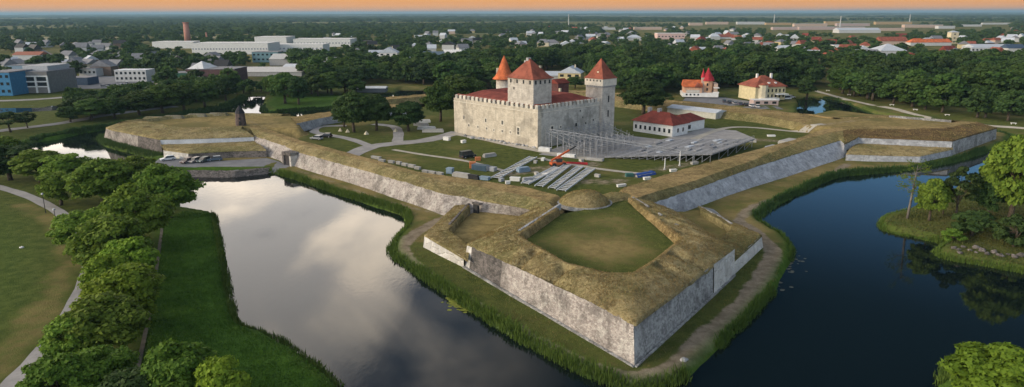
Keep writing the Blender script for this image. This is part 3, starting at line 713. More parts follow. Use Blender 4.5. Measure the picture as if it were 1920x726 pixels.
# dark gateway in the left curtain
ga, gb = at(534, 307, 1.5), at(548, 310, 1.5); gz = 5.0
bk = np.array([.71, .70, 0]); fwd = -bk
mb = MB()
A = [ga + fwd * .35, gb + fwd * .35]
def quadbox(mb, a, b, d0, d1, z0, z1, axis, o_):
    P = [a + axis * d0, b + axis * d0, b + axis * d1, a + axis * d1]
    V = [(p[0] - o_[0], p[1] - o_[1], z - o_[2]) for z in (z0, z1) for p in P]
    mb.add(V, [[3, 2, 1, 0], [4, 5, 6, 7], [0, 1, 5, 4], [1, 2, 6, 5], [2, 3, 7, 6], [3, 0, 4, 7]])
gt = thing('gate_house', 'dark recessed gateway in the left curtain wall by the car park', 'gate', ga)
mb = MB(); w_ = gb - ga; w_[2] = 0; u = w_ / np.linalg.norm(w_)
quadbox(mb, ga - u * .3, ga + u * .5, -.5, 2.5, .8, 5.2, bk, ga); mb.build('gate_pier', M_DARKSTONE, gt)
mb = MB(); quadbox(mb, gb - u * .5, gb + u * .3, -.5, 2.5, .8, 5.2, bk, ga); mb.build('gate_pier', M_PLASTER, gt)
mb = MB(); quadbox(mb, ga - u * .3, gb + u * .3, -.55, 2.5, 4.3, 5.25, bk, ga); mb.build('lintel', M_DARKSTONE, gt)
mb = MB(); quadbox(mb, ga + u * .45, gb - u * .45, -.12, .05, .8, 4.35, bk, ga); mb.build('door', plain((.05, .045, .045), .8, .3), gt)
# niches (dark gun ports) at the right end of the left curtain
pt = thing('sally_port', 'small dark doorway in the curtain wall above the low courtyard', 'gate', at(897, 399, 2.6))
mb = MB(); p0, p1 = at(893, 398, 2.6), at(901, 400, 2.6); quadbox(mb, p0, p1, -.9, -.3, 2.3, 4.6, bk, at(897, 399, 2.6)); mb.build('doorway', M_DARK, pt)
mb = MB(); quadbox(mb, p0 - u * .4, p1 + u * .4, -.8, .2, 4.6, 5.0, bk, at(897, 399, 2.6)); mb.build('lintel', M_DARKSTONE, pt)

topR_ = atl([(1226, 379, 4.8), (1307, 352, 4.8), (1420, 312, 4.8), (1520, 281, 4.8), (1575, 264, 4.8), (1584, 271, 4.6)])
footR_ = [at(1250, 404, 1.8), at(1320, 381, 1.5), at(1440, 341, 1.5), at(1530, 312, 1.5), at(1582, 294, 1.5), at(1589, 284, 2.2)]
outR = atl([(1192, 371, 6.6), (1300, 339.5, 6.1), (1415, 299, 6.1), (1512, 260, 6.1), (1562, 248, 6.4), (1580, 245, 6.5)])
inR_ = atl([(1170, 352, 6.5), (1275, 319, 6.2), (1395, 287, 6.2), (1490, 262, 6.2), (1535, 245, 6.4), (1572, 238, 6.5)])
oR = np.array([75, 180, 1.5])
curtain('long right curtain wall of smooth grey limestone', footR_, topR_, outR, inR_, M_ASHLAR, M_STRAW2, zI, inR, 4.5, oR, dive=-1)

fc = at(1160, 372, 5.6); cur = [o for o in bpy.data.objects if o.name.startswith('curtain_wall')][-1]
for (fx, fy, fr_, fh, par, og) in ((1158, 371, 5.0, 1.1, cur, oR), (1030, 376, 4.2, .9, cw, oC)):
    fc = at(fx, fy, 5.7); loft([[np.array([fc[0] + r_ * math.cos(t), fc[1] + r_ * .8 * math.sin(t), fc[2] + z_]) for t in th] for r_, z_ in ((fr_, -1.2), (fr_ * .8, .1), (fr_ * .5, fh * .75), (fr_ * .2, fh), (.05, fh))], 'earth_bank', M_STRAW2, par, og, .6, [.0, .1, .15, .1, 0], fr=.5)
# ---- left bastion
M_STONYGRASS = earth_mat('stony_grass', (.26, .24, .17), (.16, .145, .1), (.11, .11, .05), .6)
oL = np.array([-115, 235, 1.5]); lb = thing('bastion', 'left far bastion with wooden tower on its dry grass top', 'bastion', oL)
footLB = [at(194, 259, 1.5), at(206, 263, 1.5), at(305, 287, 1.5)]
wall('masonry_wall', bury(footLB[:2]), LB_TOP[:2], M_RUBBLE, lb, oL, seed=8.)
def mixp(r, t): return [r[0], r[0] + (r[1] - r[0]) * t, r[1]]
fa, ta = mixp(footLB[1:3], .55), mixp(LB_TOP[1:3], .55)
wall('masonry_wall', bury(fa[:2]), ta[:2], M_RUBBLE, lb, oL, seed=8.)
wall('masonry_wall', bury(fa[1:]), ta[1:], M_DARKSTONE, lb, oL, 'dark stretch of masonry with a pale repair', seed=8.)
ff = [np.array([p[0], p[1], 3.0]) for p in LB_TOP[2:]]
ff = [p + np.array([.0, -.35, 0]) for p in ff]
wall('plastered_wall', ff, LB_TOP[2:], plain((.55, .57, .6), .9, .18, .5), lb, oL, 'long smooth pale blue upper wall', .04, seed=8.)
bp_ = at(281, 284, 1.5)
back_t = at(225, 229, 6.9)
wall('masonry_wall', [np.array([back_t[0] - 3, back_t[1] + 2, .8]), footLB[0] - [0, 0, .6]], [back_t, LB_TOP[0]], M_RUBBLE, lb, oL, seed=8.)
outLB = atl([(228, 230, 7.0), (242, 232, 7.2), (332, 250, 7.1), (395, 246.5, 7.1), (452, 241, 6.8)])
cL = np.array([-105, 262])
dl = [dent(293, 237, 7.2, 4, 1.6, R(20), -.9), dent(316, 242, 7.2, 4, 1.6, R(20), -.9), dent(338, 247, 7.2, 4, 1.6, R(20), -.9)]
lipL = [p + np.array([0, 0, -.25]) for p in off(LB_TOP, cL, -.14)]
loft([lipL, off(LB_TOP, cL, -.1, dz=.12), lerp(LB_TOP, outLB, .5, .65), outLB, LB_IN, off(LB_IN, cL, 1.2, z=6.0)], 'earth_parapet', M_STRAW, lb, oL, 1.1, [.05, .1, .2, .2, .16, .1], dl, .35, seed=8.)
bo = [p + np.array([-2.5, 3.5, -6.0]) for p in LBACK]; bi = off(LBACK, cL, 3.0); bi2 = off(LBACK, cL, 4.2, z=6.0)
loft([bo, LBACK, bi, bi2], 'rear_parapet', M_STRAW2, lb, oL, 1.2, [.1, .25, .2, .1], fr=.4, seed=2.)
for i, (a, b, w_) in enumerate(((288, 218, 1.5), (325, 216, 1.7), (368, 213, 1.8), (408, 211, 1.6))):
    p = at(a, b + 3, 6.9) - oL; mb = MB(); L_ = 4.2
    V = [(p[0] + x, p[1] + y * 1.2, p[2] + z) for x, y, z in ((-L_, -1, -.6), (L_, -1, -.6), (L_, 1, -.6), (-L_, 1, -.6), (-L_ * .75, -.75, .3), (L_ * .75, -.75, .3), (L_ * .75, .75, .45), (-L_ * .75, .75, .45), (-L_ * .3, 0, w_ * .38), (L_ * .3, 0, w_ * .38))]
    mb.add(V, [[0, 1, 5, 4], [1, 2, 6, 5], [2, 3, 7, 6], [3, 0, 4, 7], [4, 5, 9, 8], [5, 6, 9], [6, 7, 8, 9], [7, 4, 8]]); mb.build('traverse', M_STONYGRASS, lb)
# low terrace in front of the left bastion's flank
oT = at(400, 290, 1.5)
lt = thing('low_flank', 'low stone terrace behind the parked cars', 'rampart', oT)
tt = atl([(306, 281, 3.7), (353, 287.5, 3.7), (440, 283, 3.7), (499, 282, 3.8)]); tf = [at(307, 287, 1.5), at(353, 298.5, 1.5), at(440, 297, 1.5), at(505, 297, 1.5)]
tf = [np.array([t_[0], t_[1] - .35, 1.0]) for t_ in tt]
wall('plastered_wall', tf[:2], tt[:2], M_PLASTER, lt, oT); wall('masonry_wall', tf[1:], tt[1:], M_DARKSTONE, lt, oT, amp=.15)
ti = [p + np.array([0, .3, -.1]) for p in LB_TOP[2:]]; ti = [np.array([p[0], p[1] - .2, 4.1]) for p in (LB_TOP[2], LB_TOP[2] * .6 + LB_TOP[4] * .4, LB_TOP[2] * .2 + LB_TOP[4] * .8, LB_TOP[4])]
cT = at(400, 262, 3)[:2]
loft([[p + np.array([0, -.1, -.15]) for p in tt], [p + np.array([0, -.05, .1]) for p in tt], lerp(tt, ti, .3, 1.6), lerp(tt, ti, .65, .6), ti], 'earth_bank', M_STRAW, lt, oT, .9, [.03, .1, .25, .2, .05], fr=.5, seed=11.)

# ---- right bastion
oRB = np.array([160, 250, 1.5]); rb = thing('bastion', 'right far bastion with grey walls and flat dry grass top', 'bastion', oRB)
cR = np.array([150, 268])
ff = [np.array([p[0], p[1] - .4, 2.6]) for p in RB_TOP[:4]]
ff[3] = RB_TOP[3] + np.array([-.1, -.5, -4.6])
wall('masonry_wall', ff[:2], RB_TOP[:2], M_ASHLAR, rb, oRB, seed=12.)
wall('masonry_wall', ff[1:4], RB_TOP[1:4], M_ASHLAR, rb, oRB, seed=12.)
wall('masonry_wall', bury([at(1787, 289, 1.5), at(1868, 259, 1.5)]), RB_TOP[3:5], M_WEATHERED, rb, oRB, 'rough blue grey face on the right', seed=12.)
rt = at(1830, 228, 6.4); wall('masonry_wall', bury([at(1868, 259, 1.5), np.array([rt[0] + 2, rt[1], 1.4])]), [RB_TOP[4], rt], M_WEATHERED, rb, oRB, seed=12.)
outRB = atl([(1580, 245, 6.5), (1597, 241, 6.7), (1705, 242.5, 6.9), (1772, 240, 6.9), (1832, 229, 6.8)])
lipR = [p + np.array([0, 0, -.25]) for p in off(RB_TOP, cR, -.14)]
loft([lipR, off(RB_TOP, cR, -.1, dz=.12), lerp(RB_TOP, outRB, .5, .6), outRB], 'earth_slope', earth_mat('brown_grass_earth', (.17, .115, .055), (.10, .066, .034), (.06, .055, .022), .64, .1), rb, oRB, 1.1, [.05, .1, .3, .25], (), .4, seed=12.)
loft([outRB, RB_IN, off(RB_IN, cR, 1.4, z=6.1)], 'earth_crest', M_BARE, rb, oRB, 1.1, [.25, .2, .1], (), .4, seed=12.)
bo = [p + np.array([2, 5, -5.6]) for p in RBACK]; bi = off(RBACK, (140, 255), 3.0); bi2 = off(RBACK, (140, 255), 4.0, z=6.0)
loft([bo, RBACK, bi, bi2], 'rear_parapet', M_BARE, rb, oRB, 1.2, [.1, .25, .2, .1], fr=.4, seed=2., flip=True)
a, b = off(RBACK, (140, 255), 3.3)[0], off(RBACK, (140, 255), 3.3)[1]
kerb([np.array([a[0], a[1], 6.1]), np.array([b[0], b[1], 6.1])], .5, .9, M_WEATHERED, rb, oRB)
# low terrace of the right bastion
oT = at(1680, 290, 1.5); lt = thing('low_flank', 'low terrace of dry grass in front of the right bastion', 'rampart', oT)
tt = atl([(1590, 284, 3.1), (1586, 289, 3.0), (1655, 291.5, 3.0), (1726, 293, 3.0), (1787, 280, 3.2)]); tf = [np.array([p[0], p[1] - .3, .9]) for p in tt]
wall('masonry_wall', tf, tt, M_ASHLAR, lt, oT)
ti = [np.array([p[0], p[1], 3.5]) for p in (RB_TOP[1] * .9 + RB_TOP[0] * .1, RB_TOP[1], RB_TOP[1] * .7 + RB_TOP[3] * .3, RB_TOP[1] * .4 + RB_TOP[3] * .6, RB_TOP[3])]
dl = [dent(x_, 283, 3.2, 1.6, 1.2, 0, -.5) for x_ in (1610, 1642, 1681, 1735)]
loft([[p + np.array([0, -.1, -.12]) for p in tt], [p + np.array([0, 0, .1]) for p in tt], lerp(tt, ti, .3, 1.6), ti], 'earth_bank', M_STRAW, lt, oT, .8, [.03, .1, .25, .05], dl, .5, seed=13.)

# ---- rear ramparts
def rear(label, far, near, nfoot, seed, zf, o_):
    t = thing('rampart', label, 'rampart', o_)
    fo = [p + np.array([0, 5.0, -5.8]) for p in far]
    loft([fo, far, lerp(far, near, .5), near], 'earth_bank', M_BARE if seed > 20 else M_STRAW2, t, o_, 1.2, [.1, .25, .2, .2], fr=.4, seed=seed, flip=False)
    loft([nfoot, lerp(nfoot, near, .6), near], 'inner_wall' if seed < 25 else 'inner_slope', M_ASHLAR if seed < 25 else M_STRAW2, t, o_, 1.1, [.02, .1, .15], fr=.5, seed=seed, flip=True)
    return t
near = atl([(556, 232, 6.6), (600, 222, 6.5), (650, 214, 6.5), (700, 207, 6.5), (760, 202, 6.4)])
far = atl([(545, 220, 6.9), (590, 213, 6.8), (640, 206, 6.8), (700, 199, 6.7), (760, 194, 6.6)])
nf = [np.array([p[0] + .6, p[1] - 1.0, zI - .4]) for p in near]
lr = rear('left rear rampart with casemate wall behind the courtyard trees', far, near, nf, 21., zI, at(620, 225, zI))
for q in (595, 617, 640, 660):
    p = at(q, 232 - (q - 595) * .22, zI + .3); t = at(q, 232 - (q - 595) * .22, zI)
near = atl([(1140, 187, 6.4), (1250, 199, 6.4), (1330, 206, 6.4), (1420, 216, 6.4), (1500, 230, 6.4), (1545, 236, 5.7)])
far = atl([(1140, 177, 6.6), (1250, 187, 6.6), (1330, 194, 6.6), (1420, 204, 6.6), (1500, 213, 6.5), (1560, 221, 5.8)])
nf = [p + np.array([-1.5, -2.5, -(6.4 - zI + .5)]) for p in near]
rr = rear('right rear rampart running behind the white service house', far, near, nf, 26., zI, at(1330, 206, zI))
near = [np.array(p) for p in ((-62, 312, 6.4), (-30, 338, 6.4), (5, 352, 6.4), (40, 340, 6.4), (62, 322, 6.4))]
far = [p + np.array([0, 9, .2]) for p in near]; nf = [p + np.array([0, -2.5, -3.2]) for p in near]
rear('grassy rampart closing the fortress behind the castle', far, near, nf, 28., zI, (0, 345, zI))

# wooden tower on the left bastion
tb = on(452, 235, 6.2); ht = height_for(tb, 449, 198) - tb[2]
wt = thing('wooden_tower', 'dark wooden stub of a windmill on the left bastion', 'tower', tb, R(12))
wood = plain((.12, .088, .078), .9, .35, 1.5, .4)
hb = ht * .62; mb = MB(); mb.lathe([(1.9, -.2), (1.6, hb)], n=8); mb.build('tower_body', wood, wt)
mb = MB(); mb.lathe([(1.75, hb), (1.4, hb + ht * .12), (.75, hb + ht * .26), (.1, ht)], n=8); mb.build('cap', plain((.035, .035, .04), .9, .3), wt)
mb = MB(); mb.box(-.35, .35, -1.98, -1.7, 0, 1.7); mb.build('door', M_DARK, wt)
mb = MB().box(-.3, .3, -1.92, -1.65, 2.3, 2.9); mb.build('window', M_GLASS, wt)
mb = MB().bar((0, -1.2, hb + .6), (0, -2.4, hb + .7), .25).build('axle', wood, wt)

# shore wall of the causeway
sw = thing('shore_wall', 'rough dark stone wall along the causeway edge', 'wall', at(430, 327, .6))
L_ = atl([(342, 322.5, 1.2), (360, 322.5, 1.2), (400, 323.5, 1.2), (440, 323.5, 1.2), (505, 317, 1.2)]); oo = at(430, 327, .6)
fo = [p + np.array([0, -1.6, -1.6]) for p in L_]
loft([fo, [p + np.array([0, -.3, .2]) for p in L_], [p + np.array([0, .4, .5]) for p in L_], [p + np.array([0, .8, .0]) for p in L_]], 'rubble_bank', M_DARKSTONE, sw, oo, .6, [.3, .3, .2, .1], fr=1.2)
# ================================================================== castle
zC = zI
Ncr = at(1008, 279, zC)
aL = R(180 - 47.5); aR = aL - R(90)     # directions of the two visible faces from the near corner
dL = np.array([math.cos(aL), math.sin(aL)]); dR = np.array([math.cos(aR), math.sin(aR)])
def len_for(d, px):
    lo, hi = 5., 80.
    for _ in range(50):
        m = (lo + hi) / 2; q = pix([Ncr[0] + d[0] * m, Ncr[1] + d[1] * m, zC + 6])[0]
        if (q > px) == (d[0] < 0): lo = m
        else: hi = m
    return lo
LL = len_for(dL, 851.5); LR = len_for(dR, 1128)
zE = height_for(Ncr, 1008, 206)
cs = thing('castle', 'square pale stone castle with red tiled roofs and towers', 'castle', (Ncr[0], Ncr[1], zC), aR)   # local x runs along the right face, y along the left face
hE = zE - zC
def castle_stone(name, light, dark, stainf):
    m, k, b, out = newmat(name); g = k.n('ShaderNodeNewGeometry')
    n0 = k.noise((g, 0), .11, 5, .6, .6); n1 = k.noise((g, 0), .5, 5, .65); n2 = k.noise((g, 0), 3.5, 4, .7)
    mp = k.n('ShaderNodeMapping'); k.l(g, mp); mp.inputs['Scale'].default_value = (1, 1, .14); st = k.noise(mp, .8, 4, .6)
    mp2 = k.n('ShaderNodeMapping'); k.l(g, mp2); mp2.inputs['Scale'].default_value = (1, 1, 2.2)
    vo = k.n('ShaderNodeTexVoronoi', i_Scale=1.5); k.l(mp2, vo, 0, 'Vector'); sp = k.n('ShaderNodeSeparateColor'); k.l(vo, sp, 1, 0)
    c = k.mix(k.ramp(n1, .3, .7), dark, light)
    c = k.mix(k.math('MULTIPLY', k.ramp((sp, 0), .3, .9), .3), c, tuple(x * .62 for x in dark))
    c = k.mix(k.math('MULTIPLY', k.ramp(n0, .5, .62), stainf), c, (.15, .14, .12))
    c = k.mix(k.math('MULTIPLY', k.ramp(st, .52, .7), stainf * .7), c, (.12, .115, .1))
    c = k.mix(k.math('MULTIPLY', k.ramp(n2, .55, .75), .4), c, tuple(x * .5 for x in dark))
    setcol(k, b, c); b.inputs['Roughness'].default_value = .95; b.inputs['Specular IOR Level'].default_value = .08
    bp = k.n('ShaderNodeBump', i_Strength=.5, i_Distance=.12); k.l(k.math('ADD', n2, (sp, 0)), bp, 0, 'Height'); k.l(bp, b, 0, 'Normal'); return m
M_CAST = castle_stone('castle_limestone', (.62, .555, .45), (.46, .405, .32), .42)
M_CAST2 = castle_stone('castle_grey_limestone', (.6, .57, .51), (.4, .375, .33), .5)
M_KEEP = castle_stone('keep_limestone', (.6, .55, .48), (.42, .38, .33), .3)
M_TRIM = plain((.62, .57, .48), .9, .2, name='pale_stone_trim')
# four wings around a courtyard: outer walls as one shell each
wt_ = 1.6
def box_part(name, x0, x1, y0, y1, z0, z1, mat, parent=cs, label=None):
    o = MB().box(x0, x1, y0, y1, z0, z1).build(name, mat, parent)
    if label: o['label'] = label
    return o
wl = box_part('outer_wall', 0, wt_, 0, LL, -1, hE, M_CAST, label='pale cream face with two rows of windows')
wr = box_part('outer_wall', wt_, LR, 0, wt_, -1, hE, M_CAST2, label='greyer weathered face on the right')
box_part('outer_wall', wt_, LR, LL - wt_, LL, -1, hE, M_CAST2)
box_part('outer_wall', LR - wt_, LR, wt_, LL - wt_, -1, hE, M_CAST)
# string course under the battlement
MB().box(-.14, .0, -.14, LL + .1, hE - 1.15, hE - .95).build('string_course', M_TRIM, cs)
MB().box(0, LR, -.14, 0, hE - 1.15, hE - .95).build('string_course', M_TRIM, cs)
# battlement: merlons along both visible faces
def merlons(n, L, axis):
    s = L / n
    for i in range(n):
        a = i * s + .06 * s; b = a + s * .56
        mb = MB()
        if axis == 'y': mb.box(.0, .75, a, b, hE, hE + 1.05); mb.add([(-.06, a - .05, hE + 1.05), (.8, a - .05, hE + 1.05), (.8, b + .05, hE + 1.05), (-.06, b + .05, hE + 1.05), (.37, a, hE + 1.3), (.37, b, hE + 1.3)], [[0, 1, 4], [1, 2, 5, 4], [2, 3, 5], [3, 0, 4, 5]])
        else: mb.box(a, b, .0, .75, hE, hE + 1.05); mb.add([(a - .05, -.06, hE + 1.05), (b + .05, -.06, hE + 1.05), (b + .05, .8, hE + 1.05), (a - .05, .8, hE + 1.05), (a, .37, hE + 1.3), (b, .37, hE + 1.3)], [[0, 1, 5, 4], [1, 2, 5], [2, 3, 4, 5], [3, 0, 4]])
        mb.build('merlon', M_TRIM if i % 3 else M_CAST2, cs)
merlons(19, LL, 'y'); merlons(17, LR, 'x')
# roofs: low eave strip over the wall walk then the pitched wings
wd = 13.0; rz = hE + .35; rh = 2.3
rt_ = MB()
a = 1.1
V = [(a, a, rz), (LR - .5, a, rz), (LR - .5, LL - .5, rz), (a, LL - .5, rz),
     (wd * .62, wd * .62, rz + rh), (LR - wd * .5, wd * .62, rz + rh), (LR - wd * .5, LL - wd * .5, rz + rh), (wd * .62, LL - wd * .5, rz + rh),
     (wd, wd, rz + rh * .5), (LR - wd, wd, rz + rh * .5), (LR - wd, LL - wd, rz + rh * .5), (wd, LL - wd, rz + rh * .5)]
rt_.add(V, [[0, 1, 5, 4], [1, 2, 6, 5], [2, 3, 7, 6], [3, 0, 4, 7], [4, 5, 9, 8], [5, 6, 10, 9], [6, 7, 11, 10], [7, 4, 8, 11]])
roof = rt_.build('roof', M_DEEPTILE, cs)
e1 = MB(); e1.add([(.35, .35, rz + .62), (.35, LL, rz + .62), (1.9, LL, rz + 1.0), (1.9, 1.9, rz + 1.0), (.35, .35, rz + .5), (.35, LL, rz + .5), (1.9, LL, rz + .2), (1.9, 1.9, rz + .2)], [[0, 3, 2, 1], [4, 5, 6, 7], [0, 1, 5, 4], [2, 3, 7, 6], [1, 2, 6, 5], [0, 4, 7, 3]]); e1.build('eave_roof', M_REDTILE, cs)
e1 = MB(); e1.add([(.35, .35, rz + .62), (LR - 3, .35, rz + .62), (LR - 3, 1.9, rz + 1.0), (1.9, 1.9, rz + 1.0), (.35, .35, rz + .5), (LR - 3, .35, rz + .5), (LR - 3, 1.9, rz + .2), (1.9, 1.9, rz + .2)], [[0, 1, 2, 3], [7, 6, 5, 4], [0, 4, 5, 1], [2, 6, 7, 3], [1, 5, 6, 2], [0, 3, 7, 4]]); e1.build('eave_roof', M_REDTILE, cs)
for wx0, wx1, wy0, wy1 in ((wd, LR - wd, wd, wd + .3), (wd, wd + .3, wd, LL - wd), (LR - wd - .3, LR - wd, wd, LL - wd), (wd, LR - wd, LL - wd - .3, LL - wd)): box_part('courtyard_wall', wx0, wx1, wy0, wy1, -1, rz + rh * .5 - .05, M_CAST2)
# windows on the two faces, given where they are seen
def win_left(px, py, w, h, frame):
    lo, hi = 0., LL
    for _ in range(40):
        m = (lo + hi) / 2
        if pix([Ncr[0] + dL[0] * m, Ncr[1] + dL[1] * m, zC + 5])[0] > px: lo = m
        else: hi = m
    z = height_for(np.array([Ncr[0] + dL[0] * lo, Ncr[1] + dL[1] * lo]), px, py) - zC
    f = MB().box(-.06, .25, lo - w / 2 - frame, lo + w / 2 + frame, z - h / 2 - frame, z + h / 2 + frame).build('window', M_TRIM, cs)
    MB().box(-.075, .2, lo - w / 2, lo + w / 2, z - h / 2, z + h / 2).build('pane', M_GLASS, f)
    mb = MB(); mb.box(-.1, -.076, lo - .04, lo + .04, z - h / 2, z + h / 2)
    if h > 1.5: mb.box(-.1, -.076, lo - w / 2, lo - .045, z - .05, z + .05); mb.box(-.1, -.076, lo + .045, lo + w / 2, z - .05, z + .05)
    mb.build('glazing_bar', M_TRIM, f)
def win_right(px, py, w, h, frame):
    lo, hi = 0., LR
    for _ in range(40):
        m = (lo + hi) / 2
        if pix([Ncr[0] + dR[0] * m, Ncr[1] + dR[1] * m, zC + 5])[0] < px: lo = m
        else: hi = m
    z = height_for(np.array([Ncr[0] + dR[0] * lo, Ncr[1] + dR[1] * lo]), px, py) - zC
    f = MB().box(lo - w / 2 - frame, lo + w / 2 + frame, -.06, .25, z - h / 2 - frame, z + h / 2 + frame).build('window', M_TRIM if frame > .2 else M_CAST2, cs)
    MB().box(lo - w / 2, lo + w / 2, -.075, .2, z - h / 2, z + h / 2).build('pane', M_GLASS, f)
for a_ in ((870, 220, .6, 1.3, .15), (911, 226, .7, 1.2, .35), (942, 230, .8, 1.3, .35), (972, 246, 1.0, 2.2, .4), (879, 235, .6, .8, .25), (896, 238, .6, .6, .3), (912.5, 241, .6, .7, .3), (926, 244, .5, .5, .3), (942, 246, .6, .7, .3), (957, 248, .5, .6, .4)): win_left(*a_)
for a_ in ((1035, 242, .9, 1.7, .35), (1051, 238, .5, .6, .3), (1080, 234, .8, 1.1, .2), (1087, 208, .5, .6, .12), (1092, 220, .4, .5, .12), (1098, 231, .5, .7, .2), (1112, 225, .5, .6, .2)): win_right(*a_)
# the broad keep rising from the roof
kp = at(1000, 193, zE + 1.8); lk = np.array([(kp[0] - Ncr[0]) * dR[0] + (kp[1] - Ncr[1]) * dR[1], (kp[0] - Ncr[0]) * dL[0] + (kp[1] - Ncr[1]) * dL[1]])
kx, ky = float(lk[0]), float(lk[1])
kz = height_for(kp, 998, 150) - zC
def wlen(d, px, zz):
    lo, hi = 2., 30.
    for _ in range(40):
        m = (lo + hi) / 2; q = pix([kp[0] + d[0] * m, kp[1] + d[1] * m, zz])[0]
        if (q > px) == (d[0] < 0): lo = m
        else: hi = m
    return lo
kwL = wlen(dL, 952, zC + kz); kwR = wlen(dR, 1034.5, zC + kz)
keep = box_part('keep', kx, kx + kwR, ky, ky + kwL, hE - 6, kz, M_KEEP, label='broad square keep with steep pyramid roof')
def pyramid(x0, x1, y0, y1, z, h, o, name, mat, parent, flare=.12):
    mb = MB(); cx_, cy_ = (x0 + x1) / 2, (y0 + y1) / 2
    def ringp(s, zz): return [(cx_ + (p[0] - cx_) * s, cy_ + (p[1] - cy_) * s, zz) for p in ((x0 - o, y0 - o), (x1 + o, y0 - o), (x1 + o, y1 + o), (x0 - o, y1 + o))]
    V = ringp(1, z) + ringp(1, z + .18) + ringp(.8, z + h * (.2 - flare * .4)) + [(cx_, cy_, z + h)]
    F = [[3, 2, 1, 0]] + [[i, (i + 1) % 4, 4 + (i + 1) % 4, 4 + i] for i in range(4)] + [[4 + i, 4 + (i + 1) % 4, 8 + (i + 1) % 4, 8 + i] for i in range(4)] + [[8 + i, 8 + (i + 1) % 4, 12] for i in range(4)]
    mb.add(V, F); return mb.build(name, mat, parent)
kc = np.array([Ncr[0], Ncr[1]]) + dR * (kx + kwR / 2) + dL * (ky + kwL / 2)
kh = height_for(kc, 993, 109) - zC - kz
pyramid(kx, kx + kwR, ky, ky + kwL, kz, kh, .55, 'keep_roof', M_REDTILE, keep)
for i in range(4):
    f_ = (i + .5) / 4
    MB().box(kx - .05, kx + .2, ky + kwL * f_ - .35, ky + kwL * f_ + .35, kz - 1.5, kz - .35).build('opening', M_DARK, keep)
    MB().box(kx + kwR * f_ - .35, kx + kwR * f_ + .35, ky - .05, ky + .2, kz - 1.5, kz - .35).build('opening', M_DARK, keep)
MB().box(kx - .05, kx + .2, ky + kwL * .75 - .25, ky + kwL * .75 + .25, kz - 3.6, kz - 2.8).build('opening', M_DARK, keep)
MB().box(kx + kwR * .7, kx + kwR * .7 + .7, ky + kwL * .25, ky + kwL * .25 + .7, kz + kh * .3, kz + kh * .62).build('chimney', M_CREAM, keep)
MB().box(kx + kwR * .42, kx + kwR * .58, ky + kwL * .5, ky + kwL * .58, kz + kh * .86, kz + kh * 1.02).build('chimney', M_CONC, keep)
MB().box(kx + kwR * .62, kx + kwR * .7, ky + kwL * .68, ky + kwL * .8, kz + kh * .5, kz + kh * .85).build('chimney', M_CONC, keep)
# slender corner tower at the right end
tz = height_for(np.array([Ncr[0], Ncr[1]]) + dR * LR, 1127, 148) - zC
tw = 6.6
tx0 = LR - 1.2; ty0 = -1.0
q = pix(np.append(np.array([Ncr[0], Ncr[1]]) + dR * tx0 + dL * ty0, zC + tz))
tower = box_part('corner_tower', tx0, tx0 + tw, ty0, ty0 + tw + .8, -1, tz - 2.6, M_KEEP, label='slender square corner tower')
MB().box(tx0 - .3, tx0 + tw + .3, ty0 - .3, ty0 + tw + 1.1, tz - 2.3, tz).build('upper_storey', M_TRIM, tower)
mb = MB()
for i in range(9):
    f_ = (i + .25) / 9; mb.box(tx0 - .28, tx0, ty0 + (tw + .8) * f_, ty0 + (tw + .8) * (f_ + .055), tz - 2.9, tz - 2.3); mb.box(tx0 + tw * f_, tx0 + tw * (f_ + .055), ty0 - .28, ty0, tz - 2.9, tz - 2.3)
mb.build('corbel', M_CONC, tower)
for i in range(5):
    f_ = (i + .5) / 5
    MB().box(tx0 - .33, tx0, ty0 + (tw + .8) * f_ - .25, ty0 + (tw + .8) * f_ + .25, tz - .9, tz - .3).build('opening', M_DARK, tower)
tc_ = np.array([Ncr[0], Ncr[1]]) + dR * (tx0 + tw / 2) + dL * (ty0 + tw / 2)
th_ = height_for(tc_, 1124, 109) - zC - tz
pyramid(tx0, tx0 + tw, ty0, ty0 + tw + .8, tz, th_, .5, 'tower_roof', M_REDTILE, tower, .16)
MB().box(tx0 + .8, tx0 + 1.5, ty0 + 2.6, ty0 + 3.3, tz + th_ * .12, tz + th_ * .36).build('dormer', M_CREAM, tower)
for z_ in (tz * .35, tz * .6): MB().box(tx0 + tw * .45, tx0 + tw * .55, ty0 - .04, ty0 + .1, z_, z_ + 2.2).build('slit_window', M_DARK, tower)
# rear wing with a darker roof, roof vents
rp = at(1050, 167, zE + 1.2); rl = ((rp[0] - Ncr[0]) * dR[0] + (rp[1] - Ncr[1]) * dR[1], (rp[0] - Ncr[0]) * dL[0] + (rp[1] - Ncr[1]) * dL[1])
rx, ry = float(rl[0]), float(rl[1])
rw = box_part('stair_turret', rx - 2.6, rx + 3.2, ry - 1.5, ry + 3.5, hE - 3, hE + 3.4, plain((.12, .05, .045), .8, .3), label='small dark red turret behind the keep')
MB().gable(rx - 2.6, rx + 3.2, ry - 1.5, ry + 3.5, hE + 3.4, 1.6).build('turret_roof', M_DEEPTILE, rw)
vp = at(1050, 172, zE + 2.0); vl = ((vp[0] - Ncr[0]) * dR[0] + (vp[1] - Ncr[1]) * dR[1], (vp[0] - Ncr[0]) * dL[0] + (vp[1] - Ncr[1]) * dL[1])
MB().box(vl[0] - .35, vl[0] + .35, vl[1] - .35, vl[1] + .35, hE + .5, hE + 3.2).build('chimney', M_CREAM, cs)
